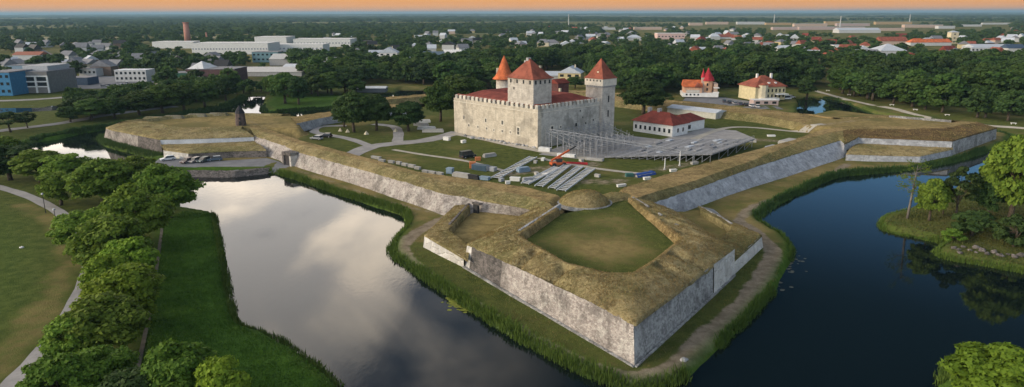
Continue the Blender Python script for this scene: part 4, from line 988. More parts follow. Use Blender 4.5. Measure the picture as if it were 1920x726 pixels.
# round cone roofed turret behind the castle
cb = at(946, 165, zI + 4); cb = np.array([-3.5, 285, zI]); cx_px = 946
cb[0] = (cx_px - CX) / FP * (cb[1] * math.cos(_p) + 10); 
ze = height_for(cb, 945, 148) - zI; za = height_for(cb, 952, 104) - zI; rc = 19.5 / FP * math.hypot(cb[1], 30)
ct = thing('round_tower', 'round turret with flared orange cone roof behind the castle', 'tower', cb)
mb = MB(); mb.lathe([(rc * .78, -.5), (rc * .76, ze)], n=24); mb.build('wall', M_KEEP, ct, True)
mb = MB(); mb.lathe([(rc * 1.1, ze), (rc * 1.1, ze + .2), (rc * .82, ze + (za - ze) * .14), (rc * .54, ze + (za - ze) * .42), (rc * .28, ze + (za - ze) * .74), (.06, za)], n=32); mb.build('cone_roof', M_BRIGHTTILE, ct, True)
MB().box(-rc * .75, -rc * .45, -.4, .4, ze + 2.0, ze + 4.4).build('dormer', M_CREAM, ct)
# ================================================================== trees
def crown_np(seed, puffs, per, leaf, R_=.4, z0=.2, shape='round', flat=.8):
    r = np.random.default_rng(seed); C = []; PR = []
    zc, hz = (z0 + 1) / 2, (1 - z0) / 2
    for i in range(puffs):
        u = r.normal(size=3); u /= np.linalg.norm(u)
        if u[2] < -.8: u[2] *= -.6
        rad = r.uniform(.55, .82)
        taper = 1.0
        if shape == 'tall': taper = 1 - .45 * max(0, u[2])
        if shape == 'wide': taper = 1 + .12 * (1 - abs(u[2]))
        pr = r.uniform(.22, .36) * (1.0 if shape != 'open' else .72)
        C.append((u[0] * R_ * rad * taper, u[1] * R_ * rad * taper, zc + u[2] * hz * rad * .92)); PR.append(pr * R_)
    C = np.array(C); PR = np.array(PR)
    # leaves on the shells of the puffs, thicker on the upper and outer side
    pi = np.repeat(np.arange(puffs), per); n = len(pi)
    d = r.normal(size=(n, 3)); d /= np.linalg.norm(d, axis=1, keepdims=True)
    low = d[:, 2] < -.25; d[low, 2] *= -.7
    rad = PR[pi] * (r.uniform(.35, 1.12, n) ** .6)
    asp = hz / R_ * .75
    P = C[pi] + d * rad[:, None] * np.array([1, 1, min(asp, 1.0) * flat])
    N = d * .8 + r.normal(size=(n, 3)) * .45 + np.array([0, 0, .35]); N /= np.linalg.norm(N, axis=1, keepdims=True)
    a = np.cross(N, r.normal(size=(n, 3))); a /= np.linalg.norm(a, axis=1, keepdims=True) + 1e-9; b = np.cross(N, a)
    s = leaf * r.uniform(.6, 1.3, n)[:, None]
    V = np.stack([P - a * s - b * s * .25, P + b * s * .7, P + a * s - b * s * .2 + N * s * .25, P - b * s * .75], 1).reshape(-1, 3)
    F = np.arange(n * 4).reshape(n, 4)
    return V, F, C
def trunk_mb(C, seed, R_=.4, thick=.022, lean=0):
    r = random.Random(seed); mb = MB()
    top = (r.uniform(-.03, .03), r.uniform(-.03, .03), .45)
    mb.tube((0, 0, -.03), (top[0] * .5, top[1] * .5, .22), thick * 1.35, thick, 8); mb.tube((top[0] * .5, top[1] * .5, .22), top, thick, thick * .7, 8)
    for i in range(min(9, len(C))):
        c = C[i * len(C) // 9 % len(C)]; s = (top[0] * .7, top[1] * .7, r.uniform(.2, .42))
        m = tuple((s[k] + c[k]) / 2 + r.uniform(-.02, .02) for k in range(3))
        mb.tube(s, m, thick * .5, thick * .32, 5); mb.tube(m, tuple(c), thick * .32, thick * .1, 5)
    return mb
PROTO = {}
def proto(kind, v, mat):
    key = (kind, v, mat.name)
    if key in PROTO: return PROTO[key]
    spec = dict(big=(84, 200, .027, .42, .02, 'wide'), round=(66, 150, .031, .42, .04, 'round'), open=(40, 120, .026, .4, .16, 'open'), tall=(50, 120, .03, .3, .04, 'tall'),
                park=(44, 66, .05, .43, -.02, 'round'), town=(28, 40, .075, .43, 0, 'round'), shrub=(26, 90, .06, .48, -.1, 'wide'))[kind]
    k0 = (kind, v)
    if k0 not in PROTO:
        V, F, C = crown_np(hash(kind) % 1 + v * 17 + len(kind) * 101, spec[0], spec[1], spec[2], spec[3], spec[4], spec[5])
        PROTO[k0] = (V, F, C)
    V, F, C = PROTO[k0]
    crown = mesh_np('crown', V, F, mat)
    tk = (kind, v, 'trunk')
    if tk not in PROTO:
        mb = trunk_mb(C, v, thick=.03 if kind != 'open' else .02); PROTO[tk] = mesh_np('trunk', mb.v, mb.f, M_BARK, True)
    PROTO[key] = (crown, PROTO[tk], spec[3]); return PROTO[key]
def tree(name, label, loc, h, w, kind='round', mat=None, v=0, group=None, rz=None):
    cr, tr, R_ = proto(kind, v, mat or M_LEAF)
    t = thing(name, label, 'tree' if kind != 'shrub' else 'shrub', loc, random.uniform(0, 6.28) if rz is None else rz, group)
    t.scale = (w / (2 * R_), w / (2 * R_), h)
    link('crown', cr, t); link('trunk', tr, t); return t
def tree_px(label, cx, by, ty, wpx, kind='round', mat=None, v=0, name='broadleaf_tree', z0=1.6, group=None, ww=1.0):
    """a tree with its trunk foot seen at (cx, by), its top at ty and its crown wpx wide"""
    p = on(cx, by, z0); d = math.hypot(p[1], CH - p[2])
    h = max(1.2, height_for(p, cx, ty) - p[2]); w = wpx * d / FP * ww
    return tree(name, label, p, h, w, kind, mat, v, group)
near_trees = [
 # cx, base y, top y, width, kind, mat, label
 (318, 408, 298, 112, 'big', M_LEAF, 'round dark green tree at the water corner where the left bank meets the causeway'),
 (262, 372, 286, 96, 'big', M_LEAF, 'dark green tree behind the corner tree on the left bank'),
 (196, 388, 292, 108, 'big', M_LEAF, 'broad tree between the park path and the bank corner, bulging leftwards'),
 (262, 468, 338, 118, 'big', M_LEAF, 'large tree whose crown fills the middle of the left bank row'),
 (165, 470, 384, 110, 'big', M_LEAF, 'dark spreading tree overhanging the bend of the park path'),
 (218, 515, 395, 130, 'big', M_LEAF, 'wide dark tree beside the bend of the park path, nearer the bank'),
 (250, 545, 440, 104, 'round', M_LEAFY, 'bright yellow green tree topmost of the pale group on the left bank'),
 (212, 572, 470, 92, 'round', M_LEAFY, 'yellow green tree in the middle of the pale group on the left bank'),
 (258, 606, 486, 118, 'round', M_LEAFY, 'yellow green tree with tiered crown nearest the water in the pale group'),
 (205, 622, 520, 112, 'round', M_LEAFY, 'yellow green tree closest to the path in the pale group'),
 (206, 672, 545, 138, 'big', M_LEAF, 'large green tree below the pale group with its crown over the path'),
 (150, 690, 582, 106, 'round', M_LEAF, 'green tree leaning over the grey path near the bottom left'),
 (196, 752, 640, 120, 'big', M_LEAF, 'green tree at the bottom edge right of the grey path'),
 (120, 780, 655, 110, 'round', M_LEAF, 'dark tree at the bottom edge beside the grey path'),
 (252, 790, 690, 120, 'round', M_LEAFD, 'low dark crown at the bottom edge under the grassy bank'),
 (350, 775, 628, 122, 'big', M_LEAF, 'tree with lit crown standing alone at the bottom of the grassy bank'),
 (425, 800, 660, 106, 'round', M_LEAFY, 'yellower tree at the bottom of the grassy bank beside the water'),
 (130, 352, 283, 92, 'round', M_LEAF, 'tree between the park path and the left moat, near the leaf screen'),
 (78, 342, 276, 92, 'round', M_LEAF, 'tree left of the moat glimpse above the park path'),
 (20, 338, 266, 100, 'round', M_LEAFD, 'tree above the start of the park path at the left edge'),
 (115, 385, 316, 74, 'round', M_LEAF, 'small tree directly above the park path bend'),
 (160, 352, 292, 66, 'open', M_LEAF, 'loose tree hanging over the left moat water'),
 (6, 300, 252, 60, 'round', M_LEAF, 'tree cut by the left edge beside the shore road'),
]
for i, (cx, by, ty, w, kd, mt, lb_) in enumerate(near_trees): tree_px(lb_, cx, by, ty, w, kd, mt, i % 3, name='broadleaf_tree', group='trees along the left bank')
right_trees = [
 (1893, 415, 238, 112, 'big', M_LEAF, 'tall full green tree on the right islet at the frame edge'),
 (1792, 412, 306, 74, 'open', M_LEAFD, 'slim dark tree in the middle of the right islet'),
 (1742, 414, 330, 58, 'round', M_LEAF, 'light green tree right of the bare trunk on the islet point'),
 (1768, 402, 338, 44, 'open', M_LEAF, 'thin tree behind the dark middle tree of the islet'),
 (1850, 408, 322, 66, 'round', M_LEAFD, 'shadowed tree left of the tall islet tree'),
 (1822, 442, 388, 78, 'shrub', M_LEAFD, 'dark spreading bush in the middle of the islet'),
 (1900, 462, 396, 70, 'shrub', M_LEAFD, 'dark bush under the tall tree at the right edge'),
 (1785, 452, 428, 40, 'shrub', M_LEAF, 'low green bush at the islet shore by the rubble'),
 (1875, 770, 636, 170, 'big', M_LEAFY, 'bright yellow green tree in the bottom right corner'),
]
for i, (cx, by, ty, w, kd, mt, lb_) in enumerate(right_trees): tree_px(lb_, cx, by, ty, w, kd, mt, (i + 1) % 3)
# the half bare tree on the islet point
p = on(1701, 410); h = height_for(p, 1706, 305) - p[2]
bt = thing('sparse_tree', 'half bare tree with thin trunk on the islet point', 'tree', p)
mb = MB(); mb.tube((0, 0, -.2), (.35, 0, h * .55), .3, .2, 8); mb.tube((.35, 0, h * .55), (.7, .2, h * .95), .2, .05, 6)
r_ = random.Random(4); TW = []
for i in range(16):
    z = h * r_.uniform(.4, .9); a_ = r_.uniform(0, 6.28); L_ = r_.uniform(1.0, 2.6); e = (.5 + L_ * math.cos(a_), L_ * math.sin(a_), z + L_ * r_.uniform(.3, .9))
    mb.tube((.45, 0, z), e, .07, .02, 5); TW.append(e)
mb.build('trunk', plain((.16, .14, .12), .9, .3, name='pale_bark'), bt, True)
Vs = []; 
for e in TW:
    for q in range(26):
        c = np.array(e) + np.array([r_.gauss(0, .45), r_.gauss(0, .45), r_.gauss(0, .4)]); s = r_.uniform(.1, .22)
        Vs += [c + [-s, 0, 0], c + [0, s * .6, .1], c + [s, 0, .05], c + [0, -s * .6, -.1]]
link('crown', mesh_np('crown', np.array(Vs), np.arange(len(Vs)).reshape(-1, 4), M_LEAF), bt)

mid_trees = [
 (20, 248, 206, 66, 'open', M_LEAFD, 'tree standing alone by the shore road at the left edge'), (52, 240, 206, 40, 'open', M_LEAFD, 'small tree by the shore road beside the left edge tree'),
 (132, 229, 196, 44, 'round', M_LEAFD, 'leftmost tree of the row along the far left shore'),
 (172, 226, 182, 60, 'round', M_LEAFM, 'second tree of the far left shore row, with pale gaps'), (214, 222, 178, 60, 'round', M_LEAFM, 'third tree of the far left shore row'),
 (262, 216, 168, 66, 'round', M_LEAFM, 'tree of the far left shore row above the left bastion tip'), (305, 212, 154, 66, 'round', M_LEAFM, 'tall tree of the far left shore row above the bastion parapet'),
 (345, 208, 150, 60, 'round', M_LEAFM, 'tree of the far left shore row above the stone traverses'), (385, 202, 146, 56, 'round', M_LEAFM, 'tree of the far left shore row just left of the wooden tower'),
 (424, 190, 142, 44, 'round', M_LEAFD, 'tree behind the wooden tower, rightmost of the far left shore row'),
 (240, 205, 160, 50, 'round', M_LEAFD, 'dark tree in the second line behind the far left shore'), (325, 196, 146, 50, 'round', M_LEAFD, 'dark tree behind the tallest tree of the far left shore'),
 (535, 194, 132, 62, 'round', M_LEAFM, 'large round tree on the green ravelin'), (560, 196, 138, 46, 'round', M_LEAFD, 'darker tree right of the large ravelin tree'),
 (664, 248, 166, 66, 'big', M_LEAFD, 'large dark tree in the courtyard lawn on the left'), (706, 245, 172, 60, 'big', M_LEAFD, 'dark courtyard tree right beside the largest one'), (645, 238, 190, 44, 'round', M_LEAFD, 'lower dark tree at the courtyard casemate'),
 (766, 246, 186, 62, 'round', M_LEAFD, 'dark courtyard tree right of the gravel spur'), (826, 228, 146, 62, 'big', M_LEAFM, 'lighter tree touching the left castle corner'), (866, 200, 134, 84, 'big', M_LEAFM, 'broad tree behind the left end of the castle roof'), (838, 200, 160, 40, 'round', M_LEAFD, 'dark tree in the gap left of the castle'),
 (1206, 214, 145, 82, 'big', M_LEAFD, 'large round dark tree right of the slender castle tower'), (1250, 194, 172, 26, 'shrub', M_LEAFM, 'small bush on the rampart right of the big tower tree'),
 (936, 172, 142, 38, 'round', M_LEAFD, 'dark tree below the round cone roofed turret'), (1078, 166, 142, 36, 'round', M_LEAFD, 'dark tree showing over the castle roof beside the yellow house'),
 (880, 240, 205, 1, 'round', M_LEAFD, None),
]
for i, (cx, by, ty, w, kd, mt, lb_) in enumerate(mid_trees):
    if lb_: tree_px(lb_, cx, by, ty, w, kd, mt, i % 3)

p = at(1516, 184, 1.5); hh = height_for(p, 1518, 139) - 1.0; tree('broadleaf_tree', 'slim tree at the corner of the right pond', (p[0] - 1, p[1], 1.0), hh, 10.5, 'tall', M_LEAFD, 1)
# ------------------------------------------------------------------ park belt and town trees
BOX = []      # picture boxes kept free of filler (x0, x1, y0, y1 on the ground)
def far_at(px, py): return at(px, py, 1.9)
park_r = random.Random(11)
def park(label, poly_px, spacing, hmin, hmax, n, mats, group, kind='park', name='park_tree'):
    """trees spread over a ground area given in the picture, kept apart by spacing"""
    P = [far_at(*p) for p in poly_px]; xs = [p[0] for p in P]; ys = [p[1] for p in P]; pts = []; tries = 0
    while len(pts) < n and tries < n * 200:
        tries += 1; x, y = park_r.uniform(min(xs), max(xs)), park_r.uniform(min(ys), max(ys))
        if float(sdist(P, np.array([x]), np.array([y]))[0]) > -1: continue
        if any((x - a) ** 2 + (y - b) ** 2 < spacing ** 2 for a, b in pts): continue
        q = pix((x, y, 1.9))
        if any(a <= q[0] <= b and c <= q[1] <= d for a, b, c, d in BOX): continue
        pts.append((x, y))
    for x, y in pts:
        h = park_r.uniform(hmin, hmax)
        tree(name, label, (x, y, 1.7), h, park_r.uniform(.95, 1.3) * h, kind, park_r.choice(mats), park_r.randrange(4), group, park_r.uniform(0, 6.28))
BOX += [(1285, 1355, 168, 205), (1400, 1485, 165, 205), (1010, 1100, 132, 175), (655, 730, 158, 175), (1500, 1620, 178, 220)]
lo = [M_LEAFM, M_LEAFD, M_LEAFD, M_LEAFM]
park('one of the dense park trees behind the castle and its right tower', [(1150, 180), (1284, 180), (1285, 128), (1180, 112), (1040, 108), (1000, 128), (1100, 150)], 8, 13, 18, 62, lo, 'park trees behind the castle')
park('one of the dense park trees crowding behind the two villas', [(1288, 168), (1400, 170), (1500, 172), (1540, 160), (1520, 122), (1420, 118), (1288, 122)], 8, 13, 18.5, 46, lo, 'park trees behind the villas')
park('one of the tall park trees beyond the pale right promenade', [(1560, 172), (1640, 186), (1760, 208), (1925, 230), (1960, 190), (1925, 128), (1540, 124)], 8, 12.5, 17.5, 74, lo, 'park trees beyond the right promenade')
park('one of the trees in the belt behind the dark moat left of the castle', [(560, 166), (700, 158), (860, 162), (960, 158), (1020, 140), (940, 116), (560, 138)], 7.5, 11.5, 16.5, 70, lo, 'trees behind the moat left of the castle')
park('one of the trees between the white sheds and the ravelin', [(430, 176), (490, 178), (570, 172), (570, 164), (440, 166)], 7, 5, 7.5, 14, lo, 'trees before the white sheds')
park('one of the trees crowding the far left shore behind the left bastion', [(112, 230), (330, 199), (425, 184), (425, 170), (330, 176), (112, 212)], 7, 8, 12, 24, lo, 'trees along the far left shore')
park('one of the trees filling the back of the green ravelin', [(505, 182), (690, 176), (690, 168), (500, 172)], 7, 9, 13, 14, lo, 'trees on the ravelin')
fr_ = [far_at(*q) for q in ((1572, 172), (1640, 187), (1700, 200), (1760, 211), (1840, 222), (1940, 234))]
for a_, b_ in zip(fr_[:-1], fr_[1:]):
    L_ = np.linalg.norm(b_ - a_); m_ = max(2, int(L_ / 9))
    for i in range(m_):
        q = a_ + (b_ - a_) * (i + park_r.uniform(.1, .9)) / m_; h = park_r.uniform(11.5, 15.5); tree('park_tree', 'one of the tall park trees beyond the pale right promenade', (q[0], q[1] + park_r.uniform(0, 6), 1.7), h, h * park_r.uniform(1.0, 1.25), 'park', park_r.choice(lo), park_r.randrange(4), 'park trees beyond the right promenade', park_r.uniform(0, 6.28))
# ================================================================== town
def house(name, label, cx, by, wpx, hpx, wall_m, roof_m, roof='gable', rz=0., depth=None, rf=.4, win=0, cat='house', group=None, chim=0, floors=1, winm=None, zb=1.9):
    """building standing at ground point (cx, by); wpx/hpx its seen size, rf the roof's share of the height"""
    p = far_at(cx, by); d = math.hypot(p[1], CH); w = wpx * d / FP; h = hpx * d / FP; dp = depth or w * .7
    c_ = abs(math.cos(rz)) + .5 * abs(math.sin(rz)); w = w / max(c_, .8)
    t = thing(name, label, cat, (p[0], p[1] + dp * .5, zb), rz, group)
    hw = h * (1 - rf) if roof != 'flat' else h * .96
    MBw = MB().box(-w / 2, w / 2, -dp / 2, dp / 2, -.5, hw); body = MBw.build('wall', wall_m, t)
    if roof == 'gable': rm = MB().gable(-w / 2, w / 2, -dp / 2, dp / 2, hw, h * rf, .4, 'x')
    elif roof == 'cross': rm = MB().gable(-w / 2, w / 2, -dp / 2, dp / 2, hw, h * rf, .4, 'y')
    elif roof == 'hip': rm = MB().hip(-w / 2, w / 2, -dp / 2, dp / 2, hw, h * rf, .5)
    else:
        rm = MB().box(-w / 2 - .15, w / 2 + .15, -dp / 2 - .15, dp / 2 + .15, hw, h)
    ro = rm.build('roof', roof_m, t)
    for q in range(chim):
        x = w * (-.22 + .44 * q / max(1, chim - 1)) if chim > 1 else w * .18
        MB().box(x - .4, x + .4, -.4, .4, hw, h + .9).build('chimney', M_CREAM if q % 2 == 0 else M_CONC, ro)
    if win:
        for fl in range(floors):
            z = hw * (fl + .5) / floors; wh = min(1.6, hw / floors * .5); ww = min(w / win * .5, 2.6)
            for i in range(win):
                x = -w / 2 + w * (i + .5) / win
                MB().box(x - ww / 2, x + ww / 2, -dp / 2 - .06, -dp / 2 + .1, z - wh / 2, z + wh / 2).build('window', winm or M_GLASS, t)
    return t, w, dp, hw, h
def flat(c, v=.15): return plain(c, .8, v)
TW = flat((.46, .46, .45)); BLUE = flat((.05, .19, .34)); BROWN = flat((.16, .11, .085)); REDB = flat((.28, .05, .05)); PINK = flat((.45, .34, .31)); YEL = flat((.55, .45, .24)); GREYW = flat((.4, .41, .42)); TEAL = flat((.16, .27, .3)); GREEN = flat((.03, .11, .075)); PEACH = flat((.5, .37, .29)); OCH = flat((.42, .29, .15)); NAVY = flat((.05, .08, .13)); PALE = flat((.5, .5, .49)); BRICK = flat((.34, .13, .08))
ROOFG, ROOFZ, ROOFR, ROOFD = M_GREYROOF, M_ZINC, M_REDTILE, M_DARK
L = []   # landmark boxes (picture) to keep filler out of their line of sight
def lm(*a, **k):
    cx, by, w, h = a[2], a[3], a[4], a[5]; BOX.append((cx - w * .6, cx + w * .6, by - h * .2, by + 14)); return house(*a, **k)
t, w, dp, hw, h = lm('office_building', 'bright blue office block cut by the left edge', 2, 178, 44, 42, BLUE, ROOFG, 'flat', depth=20, win=4, floors=3, cat='building')
t, w, dp, hw, h = lm('office_building', 'white framed office block with dark bands of windows beside the blue one', 60, 173, 66, 38, plain((.2, .19, .18), .8, .2), ROOFG, 'flat', depth=26, cat='building')
fr = MB(); 
for x in (-w / 2, -w / 6, w / 6, w / 2): fr.box(x - .45, x + .45, -dp / 2 - .6, -dp / 2 - .02, -.4, hw * .82)
for z in (hw * .28, hw * .53, hw * .8): fr.box(-w / 2 - .45, w / 2 + .45, -dp / 2 - .65, -dp / 2 - .03, z - .3, z + .3)
fr.build('facade_frame', M_WHITE, t)
for fl in (.4, .66):
    for i in range(3):
        x = -w / 3 + i * w / 3; MB().box(x - w / 8, x + w / 8, -dp / 2 - .1, -dp / 2 + .1, hw * fl - 1.0, hw * fl + 1.0).build('window', M_GLASS, t)
MB().box(-w / 2 + 3, w / 2 - 3, -dp / 2 + 6, dp / 2, h, h + 2.6).build('penthouse', GREYW, t)
lm('house', 'dark red building behind the white framed offices', 88, 138, 40, 17, REDB, ROOFG, 'flat', depth=14, cat='building', win=5)
lm('house', 'long blue grey building left of the dark red one', 44, 138, 54, 15, flat((.2, .28, .36)), ROOFG, 'flat', depth=14, cat='building')
lm('house', 'white and brick building with red gable at the far left', 50, 112, 50, 14, PALE, BRICK, 'gable', depth=14, cat='building')
lm('house', 'long white two storey house with flat roof beside the town street', 246, 152, 58, 20, PALE, ROOFZ, 'flat', depth=12, win=7, floors=2, cat='building')
lm('house', 'low white flat house left of the long white one', 165, 142, 32, 13, PALE, ROOFG, 'flat', depth=10, win=4)
lm('house', 'low dark blue shop building in the town yard', 140, 158, 50, 12, NAVY, ROOFG, 'flat', depth=12, cat='building')
t, w, dp, hw, h = lm('hall_building', 'dark maroon hall with white peaked canopy and mast', 396, 152, 90, 22, plain((.11, .06, .06), .8, .25), ROOFG, 'flat', depth=22, cat='building')
mb = MB(); mb.add([(-w / 2 + 1, -dp / 2, h), (-w / 2 + 12, -dp / 2, h), (-w / 2 + 12, dp / 2, h), (-w / 2 + 1, dp / 2, h), (-w / 2 + 6.5, 0, h + 4.5)], [[3, 2, 1, 0], [0, 1, 4], [1, 2, 4], [2, 3, 4], [3, 0, 4]]); mb.build('canopy', M_WHITE, t)
MB().tube((-w / 2 + 9, -dp / 2 - 1, 0), (-w / 2 + 8.6, -dp / 2 - 1, h + 1), .45, .3).build('mast', M_WHITE, t)
lm('hall_building', 'green glass pavilion left of the maroon hall', 340, 154, 34, 17, GREEN, ROOFG, 'flat', depth=14, cat='building')
lm('warehouse', 'wide low shed with white roof, nearest to the ravelin', 505, 142, 120, 12, M_CONC, plain((.5, .49, .47), .7, .15), 'gable', depth=46, rf=.45, cat='building')
lm('warehouse', 'white roofed shed rising behind the low wide shed', 524, 122, 36, 19, M_CONC, plain((.5, .49, .47), .7, .15), 'gable', depth=26, rf=.45, cat='building')
lm('warehouse', 'grey roofed shed behind the trees of the belt', 562, 134, 66, 12, GREYW, ROOFZ, 'gable', depth=24, rf=.5, cat='building')
def factory(label, cx, by, wpx, hpx, win, depth, floors=1):
    return lm('factory_building', label, cx, by, wpx, hpx, plain((.66, .65, .62), .8, .12), plain((.6, .6, .58), .7, .12), 'flat', depth=depth, win=win, floors=floors, cat='factory', winm=plain((.25, .27, .3), .5, .1))
factory('low left wing of the long white factory', 325, 91, 76, 12, 0, 30); factory('long white main hall of the factory with rows of windows', 432, 102, 140, 20, 26, 40)
factory('raised middle block of the white factory', 508, 86, 58, 16, 0, 40); factory('right block of the white factory', 604, 88, 104, 14, 18, 40); factory('front annex of the white factory', 560, 98, 90, 14, 12, 30)
lm('office_building', 'teal glass house before the white factory', 498, 116, 48, 18, TEAL, ROOFG, 'flat', depth=16, win=6, floors=2, cat='building')
lm('house', 'white L shaped house at the edge of the tree belt', 632, 124, 38, 15, PALE, ROOFG, 'flat', depth=10, win=5, floors=2); lm('house', 'low pink annex beside the white house at the tree belt', 610, 124, 14, 8, PINK, ROOFG, 'flat', depth=8)
lm('house', 'large white gabled mansion among trees left of the castle', 728, 112, 34, 22, M_WHITE, ROOFZ, 'cross', depth=14, win=3, floors=2, rf=.45, chim=1); lm('house', 'white side wing of the gabled mansion', 704, 110, 26, 15, M_WHITE, ROOFZ, 'gable', depth=10, rf=.4)
t, w, dp, hw, h = lm('house', 'grey house with dark solar panels on its roof', 760, 124, 26, 16, PALE, ROOFZ, 'gable', rz=.4, depth=12, rf=.5)
for i in (-1, 1):
    x = i * w * .2; mb = MB(); V = [(x - w * .17, -dp / 2 + .1, hw + .35), (x + w * .17, -dp / 2 + .1, hw + .35), (x + w * .17, -dp * .12, hw + (h - hw) * .78 + .12), (x - w * .17, -dp * .12, hw + (h - hw) * .78 + .12)]
    mb.add(V + [(a_, b_, c_ + .12) for a_, b_, c_ in V], [[0, 1, 2, 3], [7, 6, 5, 4], [0, 4, 5, 1], [1, 5, 6, 2], [2, 6, 7, 3], [3, 7, 4, 0]]); mb.build('solar_panel', NAVY, t)
lm('house', 'house with wide dark slate blue roof left of the cone turret', 812, 116, 38, 18, PALE, plain((.1, .14, .18), .7, .2), 'gable', depth=14, rf=.6); lm('house', 'house with bright white roof beside the slate blue one', 848, 104, 32, 10, PALE, M_WHITE, 'gable', depth=12, rf=.5)
lm('boat_house', 'long low white roofed pavilion at the dark moat', 694, 172, 56, 9, flat((.12, .13, .14)), M_WHITE, 'gable', depth=8, rf=.35, cat='pavilion')
t, w, dp, hw, h = lm('house', 'yellow house with pale metal roof behind the castle', 1072, 156, 46, 30, YEL, ROOFZ, 'cross', rz=-.25, depth=13, win=3, floors=2, rf=.4, chim=1); lm('house', 'low white wing with metal roof beside the yellow house', 1042, 152, 36, 17, PALE, ROOFZ, 'gable', depth=9, rf=.45)
# villa with crimson turret
p = far_at(1318, 182); d = math.hypot(p[1], CH); u = d / FP
vt = thing('villa', 'peach villa with orange roof and crimson onion turret', 'house', (p[0], p[1] + 8, 2.2), R(-8)); BOX.append((1284, 1356, 170, 206))
bw = MB().box(-30 * u, 2 * u, -6, 6, -.5, 16 * u); bwo = bw.build('wall', plain((.6, .36, .24), .8, .2), vt)
bs = MB().box(-33 * u, 32 * u, -7, 6.6, -.5, 5.5 * u).build('plinth_storey', M_WHITE, vt)
rf_ = MB().gable(-30 * u, 2 * u, -6, 6, 16 * u, 12 * u, .5, 'x').build('roof', M_BRIGHTTILE, vt)
MB().gable(-10 * u, -1 * u, -6.8, -1, 16.5 * u, 8 * u, .3, 'y').build('gable_dormer', M_REDTILE, vt)
MB().box(-26 * u, -2 * u, -6.25, -6.05, 6 * u, 11 * u).build('veranda', flat((.5, .47, .42)), vt)
tu = MB().lathe([(10 * u, -.5), (10 * u, 27 * u)], (14 * u, -1), 8).build('turret', plain((.66, .38, .22), .8, .15), vt)
MB().lathe([(12.4 * u, 27 * u), (10.5 * u, 32 * u), (7 * u, 38 * u), (3.2 * u, 44 * u), (.1, 51 * u)], (14 * u, -1), 12).build('turret_roof', M_CRIMSON, tu)
sp = MB().box(2 * u, 7 * u, -3, -.8, 0, 33 * u).build('slim_turret', PEACH, vt); MB().lathe([(4.2 * u, 33 * u), (3 * u, 38 * u), (.8 * u, 45 * u), (.1, 50 * u)], (4.5 * u, -1.9), 10).build('spire', M_CRIMSON, sp)
for i in range(4): MB().box((-27 + 7 * i) * u, (-24 + 7 * i) * u, -7.08, -6.9, 1.2 * u, 4.2 * u).build('window', M_GLASS, vt)
for z in (9, 18): MB().box(11 * u, 14 * u, -1 - 10.3 * u, -1 - 9.0 * u, z * u, (z + 5) * u).build('window', M_GLASS, vt)
bb = MB().box(24 * u, 34 * u, -5, 4, 5 * u, 7 * u).build('balcony', M_WHITE, vt); MB().box(24 * u, 34 * u, -5, 4, 14 * u, 15.4 * u).build('balcony', M_WHITE, vt); MB().box(25 * u, 32 * u, -3, 5, 0, 22 * u).build('side_wing', PEACH, vt)
# cream villa with red hip roof
p = far_at(1440, 188); u = math.hypot(p[1], CH) / FP
vt = thing('villa', 'cream villa with red hipped roof and white dormers', 'house', (p[0], p[1] + 8, 2.2), R(14)); BOX.append((1400, 1486, 170, 206))
MB().box(-33 * u, 30 * u, -7, 8, -.5, 23 * u).build('wall', plain((.58, .5, .3), .85, .2), vt)
ro = MB().hip(-33 * u, 30 * u, -7, 8, 23 * u, 19 * u, .7).build('roof', M_REDTILE, vt)
for x in (-2, 12): MB().box((x - 2) * u, (x + 2) * u, -5.6, -3.2, 25 * u, 31 * u).build('dormer', M_WHITE, ro)
for x in (-12, 18): MB().box((x - 1.6) * u, (x + 1.6) * u, 1, 2, 34 * u, 45 * u).build('chimney', M_WHITE, ro)
bay = MB().lathe([(9 * u, -.5), (9 * u, 27 * u)], (-18 * u, -7), 8).build('bay', plain((.56, .5, .36), .85, .15), vt); MB().lathe([(10 * u, 27 * u), (.2, 31 * u)], (-18 * u, -7), 8).build('bay_roof', M_REDTILE, bay)
for i in range(5):
    for z in (3, 13): 
        x = (-6 + i * 8) * u; MB().box(x - 1.5 * u, x + 1.5 * u, -7.12, -6.9, z * u, (z + 6) * u).build('window', M_GLASS, vt)
MB().box(6 * u, 30 * u, -10, -7, 9 * u, 10.5 * u).build('balcony', M_WHITE, vt); MB().box(-26 * u, 10 * u, -10.5, -7.2, -.4, 3.5 * u).build('terrace', M_WHITE, vt)
lm('garden_pavilion', 'low pale garden pavilion with dark openings below the cream villa', 1436, 197, 46, 9, PINK, M_WHITE, 'flat', depth=6, win=3, cat='pavilion')
BOX.append((105, 290, 150, 173))
# right hand town
lm('house', 'pink house front right of centre in the town', 1628, 110, 42, 16, flat((.58, .36, .33)), ROOFG, 'gable', depth=14, win=6, floors=2, rf=.3, cat='building')
lm('house', 'large pale grey hipped roof building beside the pink house', 1674, 108, 48, 24, PALE, ROOFZ, 'hip', depth=24, rf=.5, cat='building'); lm('house', 'grey roofed house in front of the pink house', 1610, 115, 36, 14, GREYW, ROOFZ, 'gable', depth=12, rf=.5)
lm('house', 'long red roofed building left of the white tower', 1755, 86, 56, 12, PALE, M_BRIGHTTILE, 'gable', depth=16, rf=.5, cat='building'); lm('house', 'red roofed building further left of the white tower', 1676, 84, 50, 14, PEACH, M_REDTILE, 'gable', depth=16, rf=.55, cat='building'); lm('house', 'orange gable between two long red roofs', 1722, 86, 30, 13, PALE, M_BRIGHTTILE, 'hip', depth=12, rf=.55)
t, w, dp, hw, h = lm('church_tower', 'pale yellow square tower with small cap rising over the right town', 1788, 82, 14, 23, flat((.62, .53, .36)), ROOFZ, 'hip', depth=9, rf=.12, cat='tower', win=1, floors=3)
MB().tube((0, 0, h), (0, 0, h + 6), .25, .08).build('spire', M_DARK, t)
